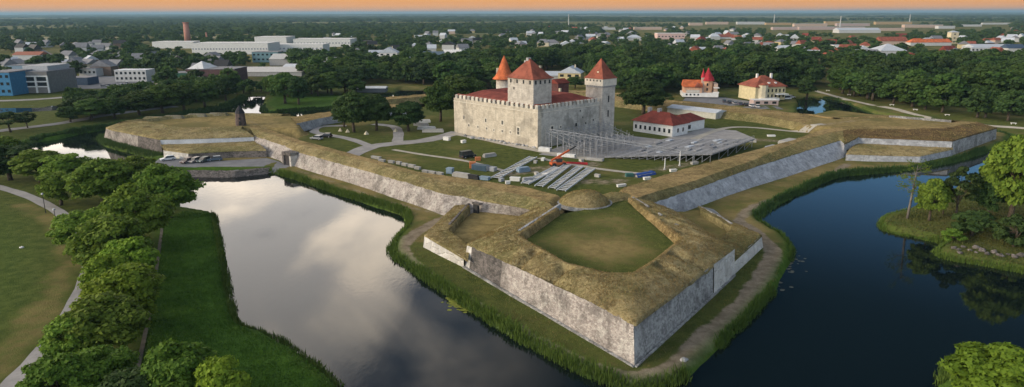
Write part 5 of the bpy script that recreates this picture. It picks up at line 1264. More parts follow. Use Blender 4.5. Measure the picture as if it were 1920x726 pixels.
lm('house', 'white flat roofed block near the right edge of the town', 1838, 104, 36, 14, PALE, ROOFZ, 'flat', depth=14, win=5, floors=2, cat='building'); lm('house', 'red gabled house near the right edge of the town', 1874, 112, 26, 22, BRICK, M_REDTILE, 'cross', depth=12, rf=.5); lm('house', 'long pale metal roofed hall near the right edge of the town', 1866, 94, 76, 10, GREYW, ROOFZ, 'gable', depth=24, rf=.5, cat='building'); lm('house', 'dark slate roof and white gable at the right edge', 1906, 98, 32, 14, PALE, NAVY, 'gable', depth=14, rf=.5)
lm('house', 'red brick house under dark trees right of the grey hipped roof', 1712, 115, 18, 15, BRICK, M_DEEPTILE, 'hip', depth=12, rf=.4); lm('house', 'low red roof right of the brick house', 1757, 104, 34, 9, BRICK, M_REDTILE, 'gable', depth=10, rf=.6)
lm('school_building', 'long low pink and white building beyond the park trees', 1258, 74, 50, 11, flat((.6, .42, .38)), plain((.68, .67, .65), .7, .1), 'flat', depth=24, win=8, cat='building'); lm('house', 'white house left of the long pink building', 1190, 76, 24, 10, PALE, ROOFZ, 'hip', depth=14, rf=.5); lm('house', 'long red roofed building right of centre beyond the park', 1362, 73, 30, 8, PALE, M_REDTILE, 'gable', depth=16, rf=.6)
lm('house', 'white house half sunk in the park trees', 1470, 98, 24, 12, M_WHITE, ROOFZ, 'gable', depth=12, rf=.4, win=3); lm('house', 'tall white house among trees right of the half sunk one', 1570, 97, 14, 12, M_WHITE, ROOFZ, 'flat', depth=10); lm('house', 'white hall with zinc roof before the far apartment blocks', 1612, 62, 76, 9, PALE, ROOFZ, 'gable', depth=30, rf=.45, cat='building')
lm('house', 'white gabled house nearest the park left of the tower', 1062, 90, 26, 12, M_WHITE, ROOFZ, 'cross', depth=12, rf=.5); lm('house', 'house with grey hip roof left of the white gabled one', 1036, 86, 24, 11, PALE, ROOFG, 'hip', depth=12, rf=.5)
for i, (cx, by, wpx, hpx, c) in enumerate(((1305, 48, 24, 8, PEACH), (1345, 46, 40, 8, PEACH), (1408, 46, 50, 8, PALE), (1460, 47, 46, 7, OCH), (1520, 50, 60, 9, PEACH), (1562, 47, 28, 11, OCH), (1600, 49, 60, 8, PINK), (1676, 46, 66, 8, OCH), (1732, 52, 70, 9, PEACH), (1775, 54, 30, 9, PALE), (1215, 56, 50, 8, PEACH), (1145, 56, 30, 7, PALE), (1820, 50, 40, 6, PALE), (1868, 46, 50, 5, PALE), (1560, 56, 120, 9, PINK), (1650, 58, 90, 9, PEACH), (1480, 56, 60, 8, PINK))):
    lm('apartment_block', 'long pale apartment block on the far edge of the right town', cx, by, wpx, hpx * .58, c, ROOFG if i % 2 else ROOFZ, 'flat', depth=16, group='far apartment blocks', cat='building')
# chimneys and masts
p = far_at(325, 86); p[1] += 45; zt_ = height_for(p, 321, 42); ck = thing('factory_chimney', 'tall slender red brick chimney behind the white factory', 'chimney', (p[0], p[1], 1.9))
mb = MB().tube((0, 0, -.5), (0, 0, zt_ - 3), 4.6, 3.6, 16); mb.build('shaft', flat((.42, .2, .15)), ck, True); MB().tube((0, 0, zt_ - 3), (0, 0, zt_ - 1.9), 4.4, 4.4, 16).build('crown_ring', flat((.38, .17, .13)), ck)
p = far_at(367, 82); p[1] += 40; zt_ = height_for(p, 366, 62); ck = thing('factory_chimney', 'short thin red chimney right of the tall one', 'chimney', (p[0], p[1], 1.9)); MB().tube((0, 0, -.5), (0, 0, zt_ - 1.9), 1.6, 1.1, 10).build('shaft', flat((.42, .2, .15)), ck); MB().tube((0, 0, zt_ - 1.9), (0, 0, zt_ - 1), 1.3, 1.3, 10).build('crown_ring', flat((.3, .15, .12)), ck)
for cx, by, ty, lb_ in ((1066, 52, 26, 'pale thin mast on the far plain above the castle tower'), (1451, 44, 27, 'white mast at the far edge of the town'), (1705, 44, 27, 'thin grey mast beyond the apartment blocks'), (1575, 50, 30, 'thin dark mast beside the ochre block')):
    p = far_at(cx, by); zt_ = height_for(p, cx, ty); m_ = thing('mast', lb_, 'mast', (p[0], p[1], 1.9)); MB().tube((0, 0, -.5), (0, 0, zt_ - 2), 2.0, .8, 6).build('pole', PALE, m_); MB().box(-1.5, 1.5, -1.5, 1.5, zt_ * .75, zt_ * .75 + 4).build('platform', M_CONC, m_)
# filler houses
hr = random.Random(5)
walls = [PALE, PALE, TW, M_CREAM, PEACH, GREYW, YEL, BROWN]; wn = ['white', 'white', 'white', 'cream', 'peach', 'grey', 'yellow', 'brown']
roofs = [ROOFG, ROOFZ, M_REDTILE, ROOFD, ROOFG, M_DEEPTILE]; rn = ['grey roof', 'pale metal roof', 'red tiled roof', 'dark roof', 'grey roof', 'dark red roof']
ZN = [((0, 420, 84, 140), 46, 'left town', (0, 1, 3, 4, 4, 0)), ((560, 960, 62, 104), 30, 'town left of the castle', (0, 1, 1, 3, 4, 0)), ((960, 1300, 54, 92), 44, 'town behind the castle', (0, 1, 1, 4, 2, 0)), ((1300, 1925, 54, 112), 78, 'right town', (0, 1, 1, 2, 2, 5, 4))]
for (x0, x1, y0, y1), n, zn, rs in ZN:
    k_ = 0; tr_ = 0
    while k_ < n and tr_ < 4000:
        tr_ += 1; px = hr.uniform(x0, x1); py = y0 + (y1 - y0) * hr.random() ** 1.2
        if any(a <= px <= b and c <= py <= d for a, b, c, d in BOX): continue
        p = far_at(px, py); d = math.hypot(p[1], CH); s = FP / d
        w = hr.uniform(9, 17); h = hr.uniform(6, 10.5); wi = hr.randrange(len(walls)); ri = hr.choice(rs)
        house('house', f'small {wn[wi]} house with {rn[ri]} in the {zn}', px, py, w * s, h * s, walls[wi], roofs[ri], hr.choice(('gable', 'gable', 'cross', 'hip')), hr.uniform(-.7, .7), hr.uniform(8, 11), hr.uniform(.38, .55), group=f'{wn[wi]} {rn[ri]} houses of the {zn}')
        BOX.append((px - w * s * .6, px + w * s * .6, py - 1, py + 3)); k_ += 1
# ------------------------------------------------------------------ town trees (individual) and the woodland beyond (one mass)
def town_trees(n, zone, label, group):
    x0, x1, y0, y1 = zone; k_ = 0; tr_ = 0
    while k_ < n and tr_ < 5000:
        tr_ += 1; px = hr.uniform(x0, x1); py = y1 - (y1 - y0) * hr.random() ** 1.5
        if any(a - 2 <= px <= b + 2 and c <= py <= d for a, b, c, d in BOX): continue
        p = far_at(px, py); h = hr.uniform(8, 13.5)
        tree('town_tree', label, (p[0], p[1], 1.7), h, hr.uniform(.8, 1.25) * h, 'town', hr.choice([M_LEAFM, M_LEAFD, M_LEAFD]), hr.randrange(4), group, hr.uniform(0, 6.28)); k_ += 1
town_trees(58, (0, 440, 92, 168), 'garden tree among the houses of the left town', 'trees of the left town')
town_trees(34, (560, 960, 84, 128), 'garden tree among the houses left of the castle', 'trees of the town left of the castle')
town_trees(18, (960, 1300, 80, 112), 'tree between park and houses behind the castle', 'trees of the town behind the castle')
town_trees(46, (1300, 1925, 84, 124), 'tree among the houses of the right town', 'trees of the right town')
Vc, Fc, _c = crown_np(77, 16, 16, .12, .42, .05)
def stamp(pts, name, label, mat):
    n = len(pts); Vv = np.empty((n, len(Vc), 3), np.float32)
    for i, (x, y, h, w, a) in enumerate(pts):
        c_, s_ = math.cos(a), math.sin(a); sx = w / .84
        Vv[i, :, 0] = x + (Vc[:, 0] * c_ - Vc[:, 1] * s_) * sx; Vv[i, :, 1] = y + (Vc[:, 0] * s_ + Vc[:, 1] * c_) * sx; Vv[i, :, 2] = 1.7 + Vc[:, 2] * h
    Fv = (Fc[None] + (np.arange(n) * len(Vc))[:, None, None]).reshape(-1, 4)
    return tag(link(name, mesh_np(name, Vv.reshape(-1, 3), Fv, mat)), label, None, None, 'stuff')
pts = []; nr = np.random.default_rng(3)
while len(pts) < 3000:
    px = nr.uniform(-60, 1980); d = 520 * (2500 / 520) ** nr.random()
    y = d; py = pix((0, y, 1.9))[1]; p = at(px, py, 1.9)
    if d < 590 and 1000 < px < 1960: continue
    if fbm(np.array([p[0] * .004]), np.array([p[1] * .004]), 2., 2)[0] < -.22: continue
    if any(a - 2 <= px <= b + 2 and c <= py <= e for a, b, c, e in BOX): continue
    h = nr.uniform(7, 12.5); pts.append((p[0], p[1], h, h * nr.uniform(.9, 1.4), nr.uniform(0, 6.28)))
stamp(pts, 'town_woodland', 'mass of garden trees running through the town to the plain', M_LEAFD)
# undergrowth and lower crowns closing the park belt
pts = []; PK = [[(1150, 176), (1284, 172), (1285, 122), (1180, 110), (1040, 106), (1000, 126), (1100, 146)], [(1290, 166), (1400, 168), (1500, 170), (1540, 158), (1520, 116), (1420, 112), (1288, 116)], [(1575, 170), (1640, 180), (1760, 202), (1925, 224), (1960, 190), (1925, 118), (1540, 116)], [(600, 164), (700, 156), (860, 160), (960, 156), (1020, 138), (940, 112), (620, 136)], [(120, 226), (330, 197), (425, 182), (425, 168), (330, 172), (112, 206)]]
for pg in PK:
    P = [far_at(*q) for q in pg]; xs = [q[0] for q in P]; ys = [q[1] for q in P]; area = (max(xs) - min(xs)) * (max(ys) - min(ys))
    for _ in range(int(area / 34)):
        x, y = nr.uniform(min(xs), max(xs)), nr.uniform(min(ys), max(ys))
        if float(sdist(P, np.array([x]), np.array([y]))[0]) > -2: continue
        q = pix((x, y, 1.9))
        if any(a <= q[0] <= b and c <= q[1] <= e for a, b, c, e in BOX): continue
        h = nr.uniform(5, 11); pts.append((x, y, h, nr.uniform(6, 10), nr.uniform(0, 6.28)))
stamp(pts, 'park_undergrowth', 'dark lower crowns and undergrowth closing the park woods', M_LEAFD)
# far forest: rounded canopy masses to the horizon
import bmesh
bm = bmesh.new(); bmesh.ops.create_icosphere(bm, subdivisions=2, radius=1); iv = np.array([v.co[:] for v in bm.verts]); if_ = np.array([[v.index for v in f.verts] for f in bm.faces]); bm.free()
def canopy(n, d0, d1, r0, r1, h0, h1, thr, fq):
    out = []; k_ = 0; tr_ = 0
    while k_ < n and tr_ < n * 6:
        tr_ += 1; d = d0 * (d1 / d0) ** nr.random(); x = d * nr.uniform(-.84, .84)
        if fbm(np.array([x * fq]), np.array([d * fq * .5]), 6., 3)[0] < thr: continue
        py = pix((0, d, 1.9))[1]; px = pix((x, d, 1.9))[0]
        if any(a - 1 <= px <= b + 1 and c <= py <= e for a, b, c, e in BOX): continue
        r_ = nr.uniform(r0, r1) * (d / d0) ** .35; v = iv * (1 + .22 * nr.normal(size=(len(iv), 1)))
        out.append(v * np.array([r_ * nr.uniform(.9, 1.8), r_, nr.uniform(h0, h1)]) + np.array([x, d, 1.5])); k_ += 1
    return out
blobs = canopy(2600, 1500, 4200, 7, 13, 7, 12, -.12, .0012) + canopy(3600, 3600, 14000, 22, 46, 8, 13, -.2, .0004) + canopy(2600, 12000, 40000, 120, 260, 12, 24, -.3, .0001)
n = len(blobs); Vv = np.concatenate(blobs); Fv = (if_[None] + (np.arange(n) * len(iv))[:, None, None]).reshape(-1, 3)
m, k, b, out = newmat('far_canopy'); g = k.n('ShaderNodeNewGeometry'); n1 = k.noise((g, 0), .02, 5, .7); n2 = k.noise((g, 0), .15, 4, .7)
setcol(k, b, k.mix(k.ramp(k.math('ADD', k.math('MULTIPLY', n1, .5), k.math('MULTIPLY', n2, .5)), .35, .65), (.016, .03, .012), (.05, .07, .02))); b.inputs['Roughness'].default_value = 1; b.inputs['Specular IOR Level'].default_value = 0
tag(link('distant_woodland', mesh_np('distant_woodland', Vv, Fv, m)), 'dark woods covering the plain to the horizon', None, None, 'stuff')
# fields on the plain
fm = [plain((.26, .23, .12), 1, .2, .01, name='ripe_field'), plain((.15, .17, .06), 1, .2, .01, name='green_field'), plain((.3, .25, .15), 1, .2, .01, name='stubble_field')]
def field(cx, cy, wpx, hpx, mi):
    P = [far_at(cx + a * wpx / 2, cy + b_ * hpx / 2) for a, b_ in ((-1, .9), (.8, 1), (1, -.8), (-.9, -1))]
    o = mesh_np('field', [(p[0], p[1], 2.3) for p in P], [[0, 1, 2, 3]], fm[mi]); tag(link('field', o), None, None, None, 'structure')
for a in ((30, 71, 90, 5, 0), (140, 74, 170, 8, 0), (120, 62, 60, 4, 2), (410, 71, 110, 5, 0), (440, 61, 60, 3, 2), (920, 62, 150, 4, 1), (990, 57, 80, 5, 0), (1110, 58, 60, 5, 1), (600, 66, 60, 3, 1), (330, 57, 120, 3, 2)): field(*a)
# ================================================================== yard, stand, vehicles and small things
U = np.array([dR[0], dR[1], 0]); Vv_ = np.array([-dL[0], -dL[1], 0])      # along the right castle face; away from it
aU = math.atan2(U[1], U[0])
def loc_uv(base, p): q = np.asarray(p, float) - base; return (float(q @ U), float(q @ -Vv_), q[2])
# service house
K = on(1260, 257, zI)
sh = thing('service_house', 'long white house with red hipped roof right of the castle', 'house', K, aU)
lw = 19.5; rw_ = 8.2; wh = 3.9
def fitlen(base, d, px):
    lo, hi = 1., 60.
    for _ in range(40):
        m = (lo + hi) / 2; q = pix(base + d * m)[0]
        if (q > px) == (d is not U): lo = m
        else: hi = m
    return lo
lw = fitlen(K, -Vv_, 1187); rw_ = fitlen(K, U, 1289)
body = MB().box(0, rw_, 0, lw, -.4, wh).build('wall', M_WHITE, sh)
ro = MB().hip(0, rw_, 0, lw, wh, 3.6, .55).build('roof', M_DEEPTILE, sh)
for y in (lw * .55, lw * .8): MB().box(rw_ * .45, rw_ * .6, y - .5, y + .5, wh + 2.4, wh + 4.6).build('chimney', M_CONC, ro)
for i in range(8):
    y = lw * (i + .6) / 8.2; f = MB().box(-.07, .1, y - .6, y + .6, 1.1, 2.7).build('window', M_WHITE, sh); MB().box(-.085, .1, y - .45, y + .45, 1.2, 2.6).build('pane', M_GLASS, f)
for x in (rw_ * .35, rw_ * .68): f = MB().box(x - .6, x + .6, -.07, .1, 1.1, 2.7).build('window', M_WHITE, sh); MB().box(x - .45, x + .45, -.085, .1, 1.2, 2.6).build('pane', M_GLASS, f)
wing = MB().box(rw_ + .01, rw_ + 14.5, 2.5, 10, -.4, wh - .5).build('side_wing', M_WHITE, sh); MB().hip(rw_ + .3, rw_ + 14.5, 2.5, 10, wh - .5, 2.4, .4).build('wing_roof', M_DEEPTILE, wing)
MB().box(rw_ + 4, rw_ + 5.6, 2.42, 2.6, .9, 2.3).build('window', M_GLASS, wing); MB().box(rw_ + .8, rw_ + 2.0, 2.4, 2.6, -.2, 2.1).build('door', M_DARK, wing)
p = on(1345, 222, zI); sd2 = thing('storage_shed', 'long low shed with pale metal roof behind the white service house', 'shed', p, aU)
MB().box(-3, 5, -1, 22, -.4, 2.4).build('wall', flat((.5, .49, .42)), sd2); MB().gable(-3, 5, -1, 22, 2.4, 1.1, .3, 'y').build('roof', M_ZINC, sd2)
for i in range(2): MB().box(-1.5 + i * 3, .0 + i * 3, -1.08, -.9, .3, 2.0).build('door', M_CONC, sd2)

# grandstand under construction
A, B, C_, D_ = at(1134, 297, zI), at(1334, 306, zI), at(1414, 276, zI), at(1243, 264, zI)
gs = thing('grandstand', 'grey tiered grandstand deck on scaffold legs before the service house', 'grandstand', A)
nT = 26; M_DECK = plain((.26, .26, .265), .85, .5, 2.5, name='grey_deck_boards')
def bl(s, t): return A * (1 - s) * (1 - t) + B * s * (1 - t) + C_ * s * t + D_ * (1 - s) * t
for i in range(nT):
    s0, s1 = i / nT, (i + .97) / nT; z = .55 + 2.1 * i / (nT - 1)
    P = [bl(s0, 0), bl(s1, 0), bl(s1, 1), bl(s0, 1)]
    V = [np.append(q[:2] - A[:2], zz) for zz in (z - .35, z) for q in P]
    MB().add(V, [[3, 2, 1, 0], [4, 5, 6, 7], [0, 1, 5, 4], [1, 2, 6, 5], [2, 3, 7, 6], [3, 0, 4, 7]]).build('tier', M_DECK if i % 3 else plain((.31, .31, .32), .8, .3, 1.2), gs)
for i in range(13):
    for t in (.015, .985) if i not in (12,) else (.015, .2, .4, .6, .8, .985):
        s = .1 + .88 * i / 12; q = bl(s, t) - A; z = .2 + 2.1 * s
        MB().bar((q[0], q[1], -.3), (q[0], q[1], z), .16).build('post', M_STEEL, gs)
for i in range(12):
    s = .1 + .88 * i / 12; s2 = s + .88 / 12; q, r2 = bl(s, .012) - A, bl(s2, .012) - A
    MB().bar((q[0], q[1], .1), (r2[0], r2[1], .1 + 1.9 * s2), .1).build('brace', M_STEEL, gs)
for t in (.2, .4, .6, .8):
    q, r2 = bl(.985, t) - A, bl(.985, t + .2) - A; MB().bar((q[0], q[1], .1), (r2[0], r2[1], 2.1), .1).build('brace', M_STEEL, gs)
for i in range(34):
    s, t = random.uniform(.04, .9), random.uniform(.03, .9); z = .62 + 2.1 * s; ds, dt = random.uniform(.02, .05), random.uniform(.04, .12)
    P = [bl(s, t), bl(s + ds, t), bl(s + ds, t + dt), bl(s, t + dt)]; V = [np.append(q[:2] - A[:2], zz) for zz in (z + .04, z + random.uniform(.12, .4)) for q in P]
    MB().add(V, [[3, 2, 1, 0], [4, 5, 6, 7], [0, 1, 5, 4], [1, 2, 6, 5], [2, 3, 7, 6], [3, 0, 4, 7]]).build('deck_panel', random.choice([M_ZINC, M_CONC, M_DECK, M_GREYROOF]), gs)
q, r2 = bl(.99, 0) - A, bl(.99, 1) - A; MB().bar((q[0], q[1], 3.6), (r2[0], r2[1], 3.6), .09).build('guard_rail', M_STEEL, gs)
for t in np.linspace(0, 1, 9): q = bl(.99, t) - A; MB().bar((q[0], q[1], 2.5), (q[0], q[1], 3.6), .08).build('rail_post', M_STEEL, gs)
# open scaffold against the castle face
sb = np.array([Ncr[0], Ncr[1], zC]) + U * 1.5 + Vv_ * 2.2
sc = thing('scaffold', 'open lattice of steel scaffold poles in front of the right castle face', 'scaffold', sb, aU)
M_POLE = plain((.3, .31, .33), .5, .2, metal=.3, name='scaffold_pole')
nu, nv, du, dv = 12, 6, 2.5, 2.5
for i in range(nu):
    for j in range(nv):
        hp = 6.2 - .65 * j + (.4 if (i + j) % 3 == 0 else 0); MB().bar((i * du, -j * dv, -.4), (i * du, -j * dv, hp), .1).build('standard', M_POLE, sc)
for j in range(nv):
    for z in (1.4, 3.2) if j < 3 else (1.4,): MB().bar((0, -j * dv + .09, z), ((nu - 1) * du, -j * dv + .09, z), .085).build('ledger', M_POLE, sc)
    z = 5.4 - .65 * j; MB().bar((0, -j * dv + .09, z), ((nu - 1) * du, -j * dv + .09, z), .09).build('ledger', M_POLE, sc)
for i in range(nu): MB().bar((i * du + .09, 0, 5.3), (i * du + .09, -(nv - 1) * dv, 2.3), .1).build('raker', M_POLE, sc)
for i in range(0, nu - 1, 2): MB().bar((i * du, -(nv - 1) * dv - .1, .1), ((i + 1) * du, -(nv - 1) * dv - .1, 2.2), .1).build('brace', M_POLE, sc)
for i in (1, 3, 4, 6): MB().box(i * du + .15, (i + 1) * du - .15, -3.2 * dv, -2.2 * dv, 1.5, 1.62).build('platform', M_DECK, sc)
sb2 = at(1040, 296, zI); sc2 = thing('scaffold', 'lower open scaffold between the castle scaffold and the grandstand', 'scaffold', sb2, aU)
for i in range(9):
    for j in range(5): MB().bar((i * 2.6 + 6, -j * 2.4 + 1, -.4), (i * 2.6 + 6, -j * 2.4 + 1, 3.4 + .6 * ((i * 3 + j * 5) % 4)), .1).build('standard', M_POLE, sc2)
for j in range(5):
    for z in (1.1, 2.4, 3.5): MB().bar((6, -j * 2.4 + 1.09, z), (26.8, -j * 2.4 + 1.09, z), .08).build('ledger', M_POLE, sc2)
for i in range(9):
    MB().bar((i * 2.6 + 6.09, 1, 2.5), (i * 2.6 + 6.09, -8.6, 2.5), .08).build('transom', M_POLE, sc2)
    if i < 8: MB().bar((i * 2.6 + 6, -8.7, .1), (i * 2.6 + 8.6, -8.7, 2.4), .08).build('brace', M_POLE, sc2)
for i, j in ((0, 1), (2, 0), (3, 2), (5, 1), (6, 3), (7, 0)): MB().box(i * 2.6 + 6.1, i * 2.6 + 8.5, -j * 2.4 - 1.3, -j * 2.4 + .9, 2.45, 2.56).build('platform', M_DECK, sc2)
a, b = at(1030, 242, zI + 7.2), at(1300, 285, zI + 3.2)
lt_ = thing('lattice_beam', 'long pale lattice beam spanning from the castle face over the scaffold', 'beam', (a[0], a[1], zI))
a_, b_ = a - [a[0], a[1], zI], b - [a[0], a[1], zI]
MB().bar(a_, b_, .18, .18).build('upper_chord', M_POLE, lt_); MB().bar(a_ - [0, 0, .8], b_ - [0, 0, .8], .14, .14).build('lower_chord', M_POLE, lt_)
for i in range(24):
    f0, f1 = i / 24, (i + 1) / 24; p0, p1 = a_ + (b_ - a_) * f0, a_ + (b_ - a_) * f1
    MB().bar(p0 - [0, 0, .8 * (i % 2)], p1 - [0, 0, .8 * ((i + 1) % 2)], .09).build('web', M_POLE, lt_)
for f in (0.0, .35, .7, 1.0): p0 = a_ + (b_ - a_) * f; MB().bar((p0[0], p0[1], -.3), (p0[0], p0[1], p0[2] - .8), .18).build('post', M_POLE, lt_)
for px, by, ty, lb_ in ((1246, 318, 296, 'left of two white masts before the grandstand'), (1274, 311, 284, 'taller right white mast before the grandstand')):
    p = on(px, by, zI); m_ = thing('flag_mast', lb_, 'mast', p); hh = height_for(p, px, ty) - p[2]
    MB().tube((0, 0, -.3), (0, 0, hh), .16, .11).build('pole', M_WHITE, m_); MB().tube((0, 0, -.1), (0, 0, .35), .4, .3).build('foot', M_CONC, m_)
# bleacher ladders lying on the ground
lad = [((928, 334), (1000, 294), 2.2, 'aluminium bleacher ladder farthest left, its top at the pale path'), ((984, 344), (1046, 313), 2.0, 'bleacher ladder left of the dark gap in the middle group'), ((1010, 349), (1064, 309), 2.0, 'bleacher ladder in the middle of the group behind the mound'),
       ((1034, 353), (1088, 312), 1.7, 'second bleacher ladder from the right behind the mound'), ((1052, 357), (1108, 316), 2.2, 'rightmost bleacher ladder behind the grass mound')]
for (a, b, w_, lb_) in lad:
    a, b = at(*a, zI + .35), at(*b, zI + .6); t = thing('bleacher_ladder', lb_, 'bleacher frame', a, 0, 'bleacher ladders on the lawn'); d = b - a; L_ = np.linalg.norm(d); d /= L_; n_ = np.array([-d[1], d[0], 0])
    for s in (-1, 1):
        MB().bar(n_ * s * w_ / 2, n_ * s * w_ / 2 + d * L_, .22, .3).build('rail', M_ZINC, t)
    for i in range(16):
        q = d * L_ * (i + .5) / 16; MB().bar(q - n_ * w_ / 2, q + n_ * w_ / 2, .5, .14).build('tread', plain((.48, .49, .5), .6, .2), t)
    for f in (.05, .5, .95):
        q = d * L_ * f; MB().bar(q - [0, 0, .8], q, .2).build('leg', M_STEEL, t)
# crates, blocks, containers and piles
def block(name, label, px, py, sx, sy, sz, mat, rz=None, cat='crate', kind='crate', group=None, z0=zI):
    p = on(px, py, z0); t = thing(name, label, cat, p, aU if rz is None else rz, group); sx, sy, sz = sx * .85, sy * .85, sz * .8
    MB().box(-sx / 2, sx / 2, -sy / 2, sy / 2, 0, sz).build('body', mat, t, bevel=.04)
    if kind == 'crate':
        MB().box(-sx / 2 - .06, sx / 2 + .06, -sy / 2 - .06, sy / 2 + .06, sz, sz + .12).build('lid', mat, t)
        mb = MB(); [mb.box(x - .08, x + .08, -sy / 2 - .04, sy / 2 + .04, -.05, .02) for x in (-sx * .4, sx * .4)]; mb.build('skid', M_DARK, t)
    elif kind == 'container':
        mb = MB(); [mb.box(-sx / 2 + sx * (i + .3) / 10, -sx / 2 + sx * (i + .7) / 10, -sy / 2 - .05, -sy / 2, .1, sz - .1) for i in range(10)]; mb.build('corrugation', mat, t)
        MB().box(sx / 2, sx / 2 + .06, -sy / 2 + .1, sy / 2 - .1, .1, sz - .1).build('door', M_CONC, t)
    elif kind == 'pile':
        for i in range(3): MB().box(-sx / 2 + .1 * i, sx / 2 - .15 * i, -sy / 2 + .08 * i, sy / 2 - .1 * i, sz + .02 + i * .22, sz + .2 + i * .22).build('plank_layer', mat, t)
    return t
KST = plain((.4, .385, .36), .9, .2); LB_ = plain((.22, .3, .38), .6, .2); ORG = plain((.5, .17, .06), .6, .15); DBL = plain((.05, .09, .13), .5, .2); MGR = plain((.36, .37, .39), .7, .2)
for i, (x, y) in enumerate(((702, 297), (709, 298.5), (716, 303), (734, 305.5), (748, 308), (759, 311), (772, 314), (783, 317.5), (798, 324), (811, 326), (825, 328))):
    block('concrete_block', 'pale concrete block in the row at the foot of the left rampart', x, y, random.uniform(1.4, 3.0), 1.0, random.uniform(.6, .9), KST, R(-35), 'block', 'crate', 'concrete blocks along the left rampart')
block('storage_box', 'light blue box at the end of the concrete block row', 844, 325, 2.0, 1.8, 1.7, LB_, R(-20), 'box'); block('flat_trailer', 'long pale flat trailer right of the light blue box', 866, 332, 6.0, 2.0, .6, KST, R(-32), 'trailer', 'pile'); block('beam_stack', 'dark stack of beams right of the pale trailer', 888, 335.5, 4.0, 1.3, .6, M_DARK, R(-32), 'stack', 'pile'); block('storage_box', 'blue grey box beside the dark beams at the rampart foot', 909, 337, 3.0, 1.6, .9, LB_, R(-25), 'box')
block('white_crate', 'white crate at the top corner of the lawn', 838, 263, 2.6, 1.6, 1.3, M_WHITE, R(-30)); block('white_crate', 'smaller white crate at the upper lawn edge', 869, 268, 1.8, 1.2, 1.0, M_WHITE, R(40))
block('slab_pile', 'pale slabs in a pile on the lawn right of the black van', 918, 294, 5.0, 1.6, .5, KST, R(35), 'pile', 'pile'); block('orange_tank', 'orange tank beside the black van', 896, 301, 1.8, 1.2, 1.1, ORG, R(10), 'tank'); block('orange_tank', 'larger orange crate left of the dark container', 886, 315, 2.0, 1.6, 2.0, ORG, R(5), 'crate')
block('metal_container', 'dark blue container at the end of the narrow lawn path', 901, 319, 5.5, 2.2, 1.9, DBL, R(-30), 'container', 'container'); block('metal_container', 'grey container right of the dark blue one', 919, 320, 4.0, 2.0, 1.4, MGR, R(-30), 'container', 'container')
block('pallet_stack', 'blue grey pallets left of the bleacher ladders', 981, 322, 4.2, 2.0, .8, LB_, R(30), 'stack', 'pile'); block('white_crate', 'white crate by the bottom of the leftmost ladder', 966, 339, 3.0, 1.4, 1.0, M_WHITE, R(-15)); block('pallet_stack', 'low grey stack beside the middle ladders', 990, 340, 3.4, 1.6, .5, MGR, R(20), 'stack', 'pile')
for i, (x, y, s) in enumerate(((1006, 328, 1.4), (1022, 330, 1.6), (1120, 332, 1.6), (1004, 306, 1.5), (1018, 301, 2.2), (1090, 303, 1.8), (952, 345, 1.3), (940, 340, 1.5))):
    block('equipment_case', 'small pale equipment case scattered around the ladders', x, y, s, 1.0, .8, random.choice([KST, M_WHITE, MGR]), random.uniform(0, 3), 'case', 'crate', 'equipment cases on the lawn')
block('white_container', 'white container under the castle corner', 1022, 284, 4.5, 2.0, 1.6, M_WHITE, aU - 1.2, 'container', 'container'); block('white_container', 'long white box below the scaffold', 1062, 294, 6.5, 1.6, 1.1, M_WHITE, R(-25), 'container', 'container'); block('white_container', 'white box left of the grandstand foot', 1115, 301, 6.0, 1.6, .9, KST, R(-25), 'container', 'container')
block('green_skip', 'dark green skip near the blue tarpaulin', 1180, 331, 2.4, 1.5, 1.1, plain((.05, .14, .12), .6, .2), R(5), 'skip', 'container'); block('white_crate', 'white crate in front of the blue tarpaulin', 1213, 337, 2.2, 1.0, .7, M_WHITE, R(20)); block('white_crate', 'white bench shaped crate lowest by the right rampart', 1165, 350, 2.8, .8, .6, M_WHITE, R(25))
block('white_crate', 'white crate on the grass under the grandstand front', 1262, 322, 2.2, 1.0, .7, M_WHITE, R(20)); block('white_crate', 'pale crate right of the taller mast', 1302, 308, 2.4, 1.2, .7, KST, R(25))
block('slab_pile', 'pale slabs in a heap at the right end of the yard', 1478, 268, 9.0, 4.0, .5, KST, aU, 'pile', 'pile'); block('slab_pile', 'grey slab heap between the grandstand and the right rampart', 1447, 280, 6.0, 3.0, .6, MGR, aU, 'pile', 'pile'); block('white_crate', 'lone white slab on the lawn right of the pale path', 1446, 256, 3.0, 1.4, .5, M_WHITE, R(0)); block('slab_pile', 'row of pale slabs behind the grandstand corner', 1395, 266, 9.0, 1.2, .5, KST, aU - R(90) + R(30), 'pile', 'pile')
p = on(1208, 329, zI); bt_ = thing('blue_tarpaulin', 'bright blue tarpaulin over a long low pile near the right rampart', 'tarpaulin', p, aU - R(8))
loft([[np.array([x, s * 1.1, 0 if abs(s) == 1 else .8 + .1 * math.sin(x * 3)]) for x in np.linspace(-3.4, 3.4, 9)] for s in (1, .5, 0, -.5, -1)], 'cover', plain((.03, .08, .3), .6, .2), bt_, (0, 0, 0), .5, [0, .1, .12, .1, 0], fr=1.4, flip=False)
MB().box(-3.1, 3.1, -.8, .8, 0, .55).build('pile', M_CONC, bt_)
p = on(728, 226, zI); 
for i, (x, y, L_) in enumerate(((790, 236, 7), (800, 243, 8), (812, 248, 9), (795, 230, 6))): block('timber_stack', 'stack of pale timber under the trees left of the castle', x, y, L_, 1.6, .7, M_WHITE if i % 2 else KST, R(-20 + 10 * i), 'stack', 'pile', 'pale timber stacks')
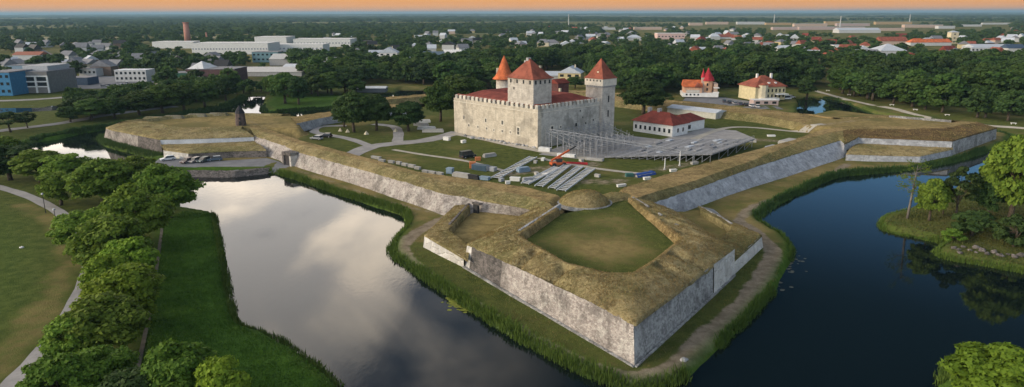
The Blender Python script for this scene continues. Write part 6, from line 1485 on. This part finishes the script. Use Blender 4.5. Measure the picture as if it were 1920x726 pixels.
for i, (x, y) in enumerate(((638, 246), (652, 248), (687, 252), (742, 247))):
    p = on(x, y, zI); t = thing('small_tent', 'small pale tent on the lawn under the courtyard trees', 'tent', p, R(20 * i), 'small tents under the trees'); mb = MB(); mb.add([(-.7, -.7, 0), (.7, -.7, 0), (.7, .7, 0), (-.7, .7, 0), (0, 0, 1.25)], [[3, 2, 1, 0], [0, 1, 4], [1, 2, 4], [2, 3, 4], [3, 0, 4]]); mb.build('canvas', M_CREAM, t); MB().tube((0, 0, 1.1), (0, 0, 1.45), .05).build('pole', M_DARK, t)
# ruin strip along the left castle face and ring of stones behind the service house
def boulder(px, py, r, mat, label, group=None, z0=1.0, name='boulder'):
    p = on(px, py, z0); v = iv * (1 + .16 * np.random.default_rng(int(px * 7 + py)).normal(size=(len(iv), 1))) * np.array([r * 1.3, r, r * .75])
    o = link(name, mesh_np(name, v, if_, mat)); o.location = (p[0], p[1], p[2] + r * .25); o.rotation_euler = (0, 0, px); return tag(o, label, 'stone', group)
for i in range(20):
    f = i / 19; boulder(872 + 130 * f, 257 + 20.5 * f + random.uniform(-1.5, 1), random.uniform(.35, .8), random.choice([M_CONC, KST, M_WEATHERED]), 'loose stone on the strip below the pale castle face', 'stones below the castle face', zI)
for i in range(12):
    a_ = 2 * math.pi * i / 12; boulder(1398 + 13 * math.cos(a_), 222 + 4.5 * math.sin(a_), .8, KST, 'pale boulder in the ring of stones behind the shed', 'ring of pale boulders', zI)
for i, (x, y) in enumerate(((1788, 466), (1797, 469), (1806, 464), (1818, 470), (1830, 474), (1842, 471), (1851, 477), (1864, 474), (1875, 480), (1890, 478), (1902, 483), (1914, 480), (1830, 466), (1800, 475))):
    boulder(x, y, random.uniform(.3, .65), M_DARKSTONE, 'pale rubble stone on the islet shore', 'rubble stones on the islet shore', 1.0)
boulder(41, 465, .3, M_WHITE, 'white stone lying alone on the left lawn', None, 2.0); boulder(1282, 676, .4, M_CONC, 'small grey stone on the trail right of the bastion tip', None, 1.2)

# ------------------------------------------------------------------ vehicles
def car(label, px, py, rz, col, z0=1.6, group=None, van=False):
    p = on(px, py, z0); t = thing('van' if van else 'parked_car', label, 'van' if van else 'car', (p[0], p[1], p[2] + .06), rz, group)
    paint = plain(col, .3, .06, name='car_paint'); L_, W_, h1, h2 = (4.3, 1.8, .85, 1.45) if not van else (5.0, 2.0, 1.0, 2.1)
    mb = MB()
    prof = [(-L_ / 2, .35), (-L_ / 2 + .05, h1 - .1), (-L_ / 2 + .25, h1), (L_ * .2, h1), (L_ / 2 - .15, h1 - .18), (L_ / 2, .5), (L_ / 2 - .02, .3), (-L_ / 2 + .1, .28)]
    n = len(prof); V = [(x, s * W_ / 2, z) for s in (-1, 1) for x, z in prof]
    mb.add(V, [list(range(n)), list(range(n, 2 * n))[::-1]] + [[i, n + i, n + (i + 1) % n, (i + 1) % n] for i in range(n)]); mb.build('body', paint, t, bevel=.06)
    cb_ = [(-L_ * .46, h1), (-L_ * .38, h2), (L_ * .08, h2), (L_ * .24, h1)] if not van else [(-L_ * .49, h1), (-L_ * .48, h2), (L_ * .2, h2), (L_ * .36, h1)]
    V = [(x, s * (W_ / 2 - (.08 if z == h1 else .2)), z) for s in (-1, 1) for x, z in cb_]
    MB().add(V, [[0, 1, 2, 3], [7, 6, 5, 4], [0, 4, 5, 1], [2, 6, 7, 3], [3, 7, 4, 0], [1, 5, 6, 2]]).build('cabin_glass', M_GLASS, t)
    MB().box(cb_[1][0] - .02, cb_[2][0] + .02, -W_ / 2 + .19, W_ / 2 - .19, h2 - .03, h2 + .05).build('roof', paint, t, bevel=.03)
    for x in (-L_ * .31, L_ * .31):
        for s in (-1, 1): wv = MB().tube((x, s * (W_ / 2 - .2), .32), (x, s * (W_ / 2 + .02), .32), .33, .33, 14).build('wheel', M_DARK, t); MB().tube((x, s * (W_ / 2 + .02), .32), (x, s * (W_ / 2 + .035), .32), .19, .19, 10).build('rim', M_STEEL, wv)
    for s in (-1, 1):
        MB().box(L_ / 2 - .12, L_ / 2 + .02, s * W_ * .36 - .17, s * W_ * .36 + .17, .55, .68).build('headlight', M_WHITE, t); MB().box(-L_ / 2 - .02, -L_ / 2 + .1, s * W_ * .38 - .13, s * W_ * .38 + .13, .58, .74).build('tail_light', REDB, t)
    return t
G = 'cars parked on the causeway'
car('white car alone at the left end of the causeway', 315, 301, R(215), (.7, .7, .7), group=G)
car('dark red car leftmost of the four below the terrace', 351, 305.5, R(250), (.12, .07, .07), group=G); car('beige grey car second of the four below the terrace', 365.5, 304.5, R(252), (.3, .27, .25), group=G); car('dark green car third of the four below the terrace', 382, 304, R(250), (.07, .1, .1), group=G); car('blue grey car rightmost of the four below the terrace', 403, 302, R(205), (.1, .14, .19), group=G)
car('black car on the courtyard path beside the casemate', 611, 258, R(175), (.015, .015, .018), zI); car('grey car parked left of the black one in the courtyard', 594, 262, R(160), (.3, .31, .33), zI); car('black van with open front on the lawn', 877, 296, R(40), (.02, .025, .03), zI, van=True)
vc = [(.05, .06, .08), (.02, .02, .025), (.3, .3, .31), (.04, .05, .09), (.02, .02, .02), (.6, .6, .6), (.55, .55, .56)]; vn = ['dark blue grey', 'black', 'grey', 'navy', 'glossy black', 'white', 'silver']
for i, (x, y) in enumerate(((1358, 192), (1367, 194), (1377, 195.5), (1388, 197), (1398, 198.5), (1409, 200.5), (1420, 202))): car(f'{vn[i]} car in the row below the two villas', x, y, R(80 + 7 * (i % 3)), vc[i], 1.8, 'cars below the villas')
car('white van right of the cream villa', 1474, 187, R(15), (.7, .7, .7), 1.8, van=True); car('white car behind the van at the cream villa', 1484, 184, R(20), (.65, .65, .65), 1.8)
for i, (x, y) in enumerate(((196, 163), (206, 162), (217, 164), (228, 161), (238, 158))): car(f'{vn[i]} car in the town yard before the long white house', x, y, R(30 * i), vc[(i + 2) % 7], 1.9, 'cars in the town yard')
# red telescopic handler
p = on(1046, 312, zI); th = thing('telehandler', 'orange red telescopic handler with raised boom among the ladders', 'construction vehicle', p, R(20)); RO = plain((.55, .12, .04), .45, .12)
MB().box(-2.2, 2.2, -.9, .9, .6, 1.3).build('chassis', RO, th, bevel=.06); MB().box(-.6, .9, -.9, .0, 1.3, 2.4).build('cab', M_GLASS, th); MB().box(-.65, .95, -.95, .05, 2.4, 2.52).build('cab_roof', RO, th)
MB().bar((-1.8, .5, 1.6), (3.6, .5, 4.2), .45).build('boom', RO, th); MB().bar((3.4, .5, 4.1), (5.6, .5, 5.2), .3).build('boom_extension', M_DARK, th)
for x in (-1.5, 1.5):
    for s in (-1, 1): MB().tube((x, s * .8, .6), (x, s * 1.2, .6), .6, .6, 14).build('wheel', M_DARK, th)
p = on(1082, 308, zI); lb2 = thing('red_beam', 'low crimson beam lying right of the telehandler', 'beam', p, R(-12)); MB().box(-3, 3, -.25, .25, 0, .35).build('flange', M_CRIMSON, lb2); MB().box(-2.9, 2.9, -.08, .08, .35, .6).build('web', M_CRIMSON, lb2)
# street lamps along the left park path
for i, (x, y) in enumerate(((86, 400), (108, 432))):
    p = on(x, y, 2.0); t = thing('street_lamp', ('slim lamp post beside the upper bend of the park path', 'slim lamp post nearer the tree row at the park path bend')[i], 'lamp', p); MB().tube((0, 0, -.2), (0, 0, 4.2), .09, .06).build('post', M_DARK, t); MB().lathe([(.1, 4.2), (.3, 4.35), (.22, 4.65), (.05, 4.7)], n=10).build('lamp_head', M_STEEL, t)
# benches and posts along the right promenade
for i, (x, y) in enumerate(((1552, 171), (1592, 179), (1672, 198), (1716, 207), (1776, 217), (1900, 233))):
    p = on(x, y, 2.0); t = thing('stone_bench', 'small white stone bench beside the right promenade', 'bench', p, R(-25), 'benches along the right promenade'); MB().box(-1.0, 1.0, -.3, .3, .4, .58).build('seat', M_WHITE, t); MB().box(-.8, -.55, -.25, .25, -.1, .4).build('leg', M_WHITE, t); MB().box(.55, .8, -.25, .25, -.1, .4).build('leg', M_WHITE, t)
# ================================================================== reeds and long grass
def blades(name, label, line, wid, dens, hmin, hmax, mat, seed=1, z0=.1, clump=.8, bw=.085, off_=0.0):
    r = np.random.default_rng(seed); L = np.array([p[:2] for p in smooth_line([np.append(np.asarray(p)[:2], 0) for p in line], 5)]); d = np.diff(L, axis=0); sl = np.linalg.norm(d, axis=1); n = int(sl.sum() * wid * dens * 2.2)
    i = r.choice(len(sl), n, p=sl / sl.sum()); t = r.random(n)[:, None]; N = np.stack([-d[:, 1], d[:, 0]], 1) / (sl[:, None] + 1e-9)
    wv = (r.random(n) + r.random(n) - 1) * wid * .42 + off_
    P = L[i] + d[i] * t + N[i] * wv[:, None]
    keep = fbm(P[:, 0] * .5, P[:, 1] * .5, seed, 3) > -.62 * clump; P = P[keep]; n = len(P)
    h = .66 * r.uniform(hmin, hmax, n) * (1 + .5 * fbm(P[:, 0] * .35, P[:, 1] * .35, seed + 3, 3)); z = np.maximum(ground_h(P[:, 0], P[:, 1]), -.3)
    a = r.uniform(0, 6.28, n); c, s = np.cos(a) * bw, np.sin(a) * bw; lx, ly = r.normal(0, .14, n) * h, r.normal(0, .14, n) * h
    B = np.column_stack([P, z - .1]); o = np.zeros(n)
    V = np.stack([B + np.column_stack([-c, -s, o]), B + np.column_stack([c, s, o]), B + np.column_stack([lx + c * .8, ly + s * .8, h * .7]), B + np.column_stack([lx * 1.5, ly * 1.5, h])], 1).reshape(-1, 3)
    return tag(link(name, mesh_np(name, V, np.arange(n * 4).reshape(n, 4), mat)), label, None, None, 'stuff')
fl = FORT
reedL = xy([(512, 324), (560, 338), (640, 366), (700, 384), (757, 404), (766, 424), (740, 455), (737, 478), (780, 512), (830, 545), (900, 590), (960, 628), (1030, 668), (1090, 699), (1150, 722), (1215, 731), (1290, 710)])
blades('reeds', 'green reeds along the left shore of the fortress', reedL, 2.6, 11, 1.1, 2.0, M_REED, 1)
reedR = xy([(1418, 410), (1452, 385), (1510, 356), (1570, 332), (1640, 325), (1710, 318), (1790, 303), (1850, 284)])
blades('reeds', 'dark reeds along the right curtain shore', reedR, 3.2, 10, 1.2, 2.1, M_REEDD, 2)
blades('reeds', 'reeds on the corner of the right shore', xy([(1416, 405), (1430, 424), (1462, 442), (1484, 468), (1480, 492)]), 1.9, 10, .8, 1.6, M_REED, 3)
blades('reeds', 'light green reeds right of the bastion tip', xy([(1345, 655), (1375, 625), (1400, 604), (1425, 575), (1450, 548)]), 2.0, 13, 1.0, 1.8, M_REED, 4)
blades('reeds', 'reeds in front of the left bastion', xy([(178, 262), (196, 275), (250, 290), (296, 302)]), 4.0, 7, 1.2, 2.0, M_REEDD, 5, off_=1.5)
blades('reeds', 'reeds along the left grassy bank', xy([(640, 726), (545, 650), (500, 627), (448, 611), (432, 560), (416, 480), (402, 402)]), 1.8, 12, .9, 1.7, M_REED, 6)
blades('reeds', 'reeds round the right islet', xy([(1700, 397), (1658, 409), (1653, 430), (1690, 441), (1730, 449), (1770, 460), (1753, 474), (1775, 487), (1830, 496), (1920, 513)]), 2.0, 11, .8, 1.6, M_REED, 7)
blades('reeds', 'reeds on the bottom right bank', xy([(1920, 688), (1800, 684), (1772, 694), (1764, 726)]), 2.4, 12, .9, 1.7, M_REED, 8)
blades('reeds', 'dark reeds along the far left shore', xy([(20, 284), (60, 268), (160, 249), (230, 238), (330, 221), (425, 201), (460, 184)]), 4.5, 3.5, 1.6, 2.6, M_REEDD, 9, bw=.3)
blades('reeds', 'reeds along the ravelin shore', xy([(493, 200), (500, 212), (570, 208), (640, 203)]), 4, 3, 1.0, 1.6, M_REEDD, 10, bw=.3)
blades('reeds', 'reeds round the right pond', xy([(1490, 187), (1530, 184), (1580, 191), (1640, 215), (1760, 229), (1900, 259)]), 2, 3, .7, 1.2, M_REEDD, 11, bw=.3)
def tufts(name, label, poly, dens, hmin, hmax, mat, seed, bw=.1, hfun=None):
    r = np.random.default_rng(seed); P = np.array([p[:2] for p in poly]); lo, hi = P.min(0), P.max(0); n = int((hi - lo).prod() * dens)
    Q = r.uniform(lo, hi, (n, 2)); Q = Q[(sdist(P, Q[:, 0], Q[:, 1]) < 0) & (ldist(TRAIL, Q[:, 0], Q[:, 1]) > 1.6)]; n = len(Q); h = r.uniform(hmin, hmax, n) * (1 + .8 * fbm(Q[:, 0] * .4, Q[:, 1] * .4, seed, 3)); z = ground_h(Q[:, 0], Q[:, 1])
    a = r.uniform(0, 6.28, n); c, s = np.cos(a) * bw, np.sin(a) * bw; lx, ly = r.normal(0, .35, n) * h, r.normal(0, .35, n) * h; o = np.zeros(n); B = np.column_stack([Q, z - .05])
    V = np.stack([B + np.column_stack([-c, -s, o]), B + np.column_stack([c, s, o]), B + np.column_stack([lx, ly, h])], 1).reshape(-1, 3)
    return tag(link(name, mesh_np(name, V, np.arange(n * 3).reshape(n, 3), mat)), label, None, None, 'stuff')
M_GRASSB = leaf_mat('bank_grass', (.045, .1, .013), (.085, .16, .024), .25, .02)
tufts('long_grass', 'lush long grass on the left bank', xy([(640, 726), (545, 652), (448, 612), (432, 560), (416, 480), (402, 402), (345, 398), (310, 420), (285, 560), (270, 726), (240, 800), (640, 800)], 1.0), 20, .15, .38, M_GRASSB, 21, .09)
tufts('long_grass', 'rough grass on the right islet', xy([(1660, 412), (1655, 428), (1690, 438), (1730, 446), (1770, 458), (1800, 490), (1920, 508), (1960, 420), (1880, 330), (1760, 375), (1700, 400)], 1.0), 5, .2, .5, leaf_mat('islet_grass', (.06, .075, .02), (.11, .11, .035), .2, .02), 22, .14)
# trail of pale weed on the water
def pads(name, label, line, wid, n, mat, seed):
    r = np.random.default_rng(seed); L = np.array([p[:2] for p in smooth_line([np.append(np.asarray(p)[:2], 0) for p in line], 4)]); V = []; F = []
    for i in range(n):
        k_ = r.integers(len(L)); c = L[k_] + r.normal(0, wid, 2); s = r.uniform(.12, .4)
        if float(ground_h(np.array([c[0]]), np.array([c[1]]))[0]) > -.1: continue
        b_ = len(V); a0 = r.uniform(0, 6.28)
        V += [(c[0] + s * math.cos(a0 + q * 1.047) * (1 + .3 * (q % 2)), c[1] + s * math.sin(a0 + q * 1.047), .012 + .0002 * (i % 40)) for q in range(6)]; F.append(list(range(b_, b_ + 6)))
    if V: tag(link(name, mesh_np(name, V, F, mat)), label, None, None, 'stuff')
pads('water_plants', 'yellow green water plants at the left shore', xy([(850, 562), (865, 572), (885, 580)]), .7, 260, plain((.2, .22, .03), .8, .3), 5)
pads('water_plants', 'pale water weed off the right corner', xy([(1492, 482), (1486, 496), (1470, 512), (1450, 540)]), 1.0, 45, plain((.09, .095, .075), .8, .3), 6)

# dry grass standing on the earthworks
def scatter(objs, name, label, dens, hmin, hmax, mat, seed, bw=.07, minz=.35):
    r = np.random.default_rng(seed); Bs = []
    for o in objs:
        me = o.data; n = len(me.vertices); co_ = np.empty(n * 3, np.float32); me.vertices.foreach_get('co', co_); co_ = co_.reshape(-1, 3) + np.array(o.parent.location if o.parent else (0, 0, 0))
        q = np.empty(len(me.loops), np.int32); me.loops.foreach_get('vertex_index', q); q = q.reshape(-1, 4); A_, B_, C2, D2 = (co_[q[:, i]] for i in range(4))
        nn = np.cross(C2 - A_, D2 - B_); ar = np.linalg.norm(nn, axis=1) / 2; up = np.abs(nn[:, 2]) / (2 * ar + 1e-9); ar = np.where(up > minz, ar, 0)
        m = int(ar.sum() * dens); i = r.choice(len(q), m, p=ar / ar.sum()); u, v = r.random((m, 1)), r.random((m, 1))
        Bs.append((A_[i] * (1 - u) + B_[i] * u) * (1 - v) + (D2[i] * (1 - u) + C2[i] * u) * v)
    B = np.concatenate(Bs); keep = fbm(B[:, 0] * .7, B[:, 1] * .7, seed, 3) > -.2; B = B[keep]; n = len(B)
    h = r.uniform(hmin, hmax, n) * (1 + .7 * fbm(B[:, 0] * .3, B[:, 1] * .3, seed + 2, 3)); a = r.uniform(0, 6.28, n); c, s = np.cos(a) * bw, np.sin(a) * bw; lx, ly = r.normal(0, .3, n) * h, r.normal(0, .3, n) * h; o = np.zeros(n); B = B - np.array([0, 0, .04])
    V = np.stack([B + np.column_stack([-c, -s, o]), B + np.column_stack([c, s, o]), B + np.column_stack([lx, ly, h])], 1).reshape(-1, 3)
    return tag(link(name, mesh_np(name, V, np.arange(n * 3).reshape(n, 3), mat)), label, None, None, 'stuff')
def earth_of(t): return [c for c in t.children if c.name.split('.')[0] in ('earth_parapet', 'earth_slope', 'earth_bank', 'grass_cap', 'inner_slope', 'rampart_crest')]
M_STRAWB = leaf_mat('dry_grass_blades', (.17, .12, .045), (.42, .3, .12), .2, .02); M_OLIVEB = leaf_mat('olive_grass_blades', (.1, .095, .03), (.24, .2, .07), .2, .02)
allr = [o for o in bpy.data.objects if o.get('category') in ('bastion', 'rampart', 'mound')]
nearr = [nb, md] + [o for o in allr if o.name.startswith('low_flank') and o.location.y < 160]
scatter(sum([earth_of(o) for o in nearr], []), 'dry_grass', 'dry grass standing on the near bastion', 16, .12, .34, M_STRAWB, 31, .06)
scatter(sum([earth_of(o) for o in nearr], []), 'dry_grass', 'greener grass between the dry grass of the near bastion', 9, .1, .28, M_OLIVEB, 32, .06)
scatter(sum([earth_of(o) for o in allr if o not in nearr], []), 'dry_grass', 'dry grass standing on the ramparts', 3.2, .15, .36, M_STRAWB, 33, .09)
tufts('lawn_grass', 'worn grass of the bastion platform', [p[:2] for p in NB_FLOOR], 10, .06, .18, leaf_mat('lawn_blades', (.1, .105, .03), (.22, .19, .07), .2, .02), 34, .06)
tufts('berm_grass', 'rough grass on the berm below the bastion walls', xy([(833, 402), (795, 465), (870, 503), (1190, 693), (1376, 520), (1432, 466), (1470, 470), (1450, 545), (1290, 700), (1215, 722), (1150, 712), (900, 585), (750, 480), (775, 425)], 1.3), 7, .1, .32, leaf_mat('berm_blades', (.07, .08, .02), (.2, .16, .06), .2, .02), 35, .07)
# ================================================================== sky, light, air
w = bpy.data.worlds.new('World'); S.world = w; w.use_nodes = True; nt = w.node_tree; nt.nodes.clear(); k = NT(nt)
EXPO = 0.54
SUN_EL, SUN_AZ = R(17), R(-112)      # azimuth measured from straight ahead (+Y), left is negative
sky = k.n('ShaderNodeTexSky', sky_type='NISHITA', sun_disc=False, sun_elevation=SUN_EL, sun_rotation=SUN_AZ, altitude=50, air_density=1.0, dust_density=1.0, ozone_density=2.5)
tc = k.n('ShaderNodeTexCoord'); sx = k.n('ShaderNodeSeparateXYZ'); k.l(tc, sx)
z = (sx, 2); 
base = k.n('ShaderNodeVectorMath', operation='SCALE'); k.l(sky, base, 0, 0); base.inputs['Scale'].default_value = .085
# deep blue of the right hand sky
tint = k.mix(1.0, base, (.62, .9, 1.12), 'MULTIPLY')
rd = k.math('MULTIPLY', k.ramp((sx, 0), -.25, .2), k.ramp(z, .17, .38))
tint = k.mix(k.math('MULTIPLY', rd, .9), tint, (.004, .017, .028))
# cloud plane
zz = k.math('ADD', k.math('MAXIMUM', z, 0.0), .07)
cv = k.n('ShaderNodeCombineXYZ'); k.l(k.math('DIVIDE', (sx, 0), zz), cv, 0, 0); k.l(k.math('DIVIDE', (sx, 1), zz), cv, 0, 1)
n1 = k.noise(cv, .8, 8, .58, .7); n2 = k.noise(cv, .16, 3, .5)
left = k.ramp(k.math('SUBTRACT', k.math('MULTIPLY', (sx, 0), -1.0), k.math('MULTIPLY', z, 0.55)), -.26, .1)
cover = k.ramp(k.math('ADD', n1, k.math('MULTIPLY', k.math('SUBTRACT', left, .62), .55)), .36, .62)
lowf = k.ramp(z, .62, .2)
faint = k.math('MULTIPLY', k.math('MULTIPLY', k.ramp(n1, .42, .62), .6), k.ramp((sx, 0), .12, -.2))
cl0 = k.math('MULTIPLY', cover, k.math('MULTIPLY', k.ramp(left, 0.02, .5), k.ramp(z, .78, .36)))
shade = k.mix(k.ramp(n1, .45, .64), (1.35, 1.27, 1.2), (3.0, 2.55, 2.02))
cl = k.math('MAXIMUM', cl0, faint)
c1 = k.mix(cl, tint, shade)
# broad pale cloud sheet added behind the viewpoint as fill light for right-facing walls
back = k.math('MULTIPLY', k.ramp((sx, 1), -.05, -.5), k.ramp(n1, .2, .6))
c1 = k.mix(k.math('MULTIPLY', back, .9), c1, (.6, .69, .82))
# orange band low over the horizon
ob = k.math('MULTIPLY', k.ramp(z, .13, .03), k.ramp((sx, 1), -.2, .2))
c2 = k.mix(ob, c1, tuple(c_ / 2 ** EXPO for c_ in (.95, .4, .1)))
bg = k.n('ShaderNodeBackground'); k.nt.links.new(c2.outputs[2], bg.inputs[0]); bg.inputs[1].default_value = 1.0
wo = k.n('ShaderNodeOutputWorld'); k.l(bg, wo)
sun = bpy.data.lights.new('sun', 'SUN'); sun.energy = 1.75; sun.angle = R(14); sun.color = (1.0, .85, .64)
so = bpy.data.objects.new('sun', sun); COL.objects.link(so)
dirv = Vector((math.sin(SUN_AZ) * math.cos(SUN_EL), math.cos(SUN_AZ) * math.cos(SUN_EL), math.sin(SUN_EL)))
so.rotation_euler = (-dirv).to_track_quat('-Z', 'Y').to_euler(); so.location = (-200, 0, 150)
# air
m = bpy.data.materials.new('air'); m.use_nodes = True; m.node_tree.nodes.clear(); k = NT(m.node_tree)
pv = k.n('ShaderNodeVolumePrincipled'); pv.inputs['Density'].default_value = 7.5e-5; pv.inputs['Color'].default_value = (.36, .58, .74, 1); pv.inputs['Anisotropy'].default_value = .1
mo = k.n('ShaderNodeOutputMaterial'); k.l(pv, mo, 0, 1)
hz = MB().box(-42000, 42000, -1000, 61000, -3.0, 110).build('haze', m); tag(hz, None, None, None, 'stuff')
S.view_settings.view_transform = 'Standard'; S.view_settings.look = 'None'; S.view_settings.exposure = EXPO; S.view_settings.gamma = 1
S.cycles.max_bounces = 6; S.cycles.diffuse_bounces = 2; S.cycles.glossy_bounces = 3; S.cycles.transmission_bounces = 2; S.cycles.transparent_max_bounces = 8; S.cycles.volume_bounces = 0
S.cycles.use_denoising = True
S.cycles.sample_clamp_indirect = 6
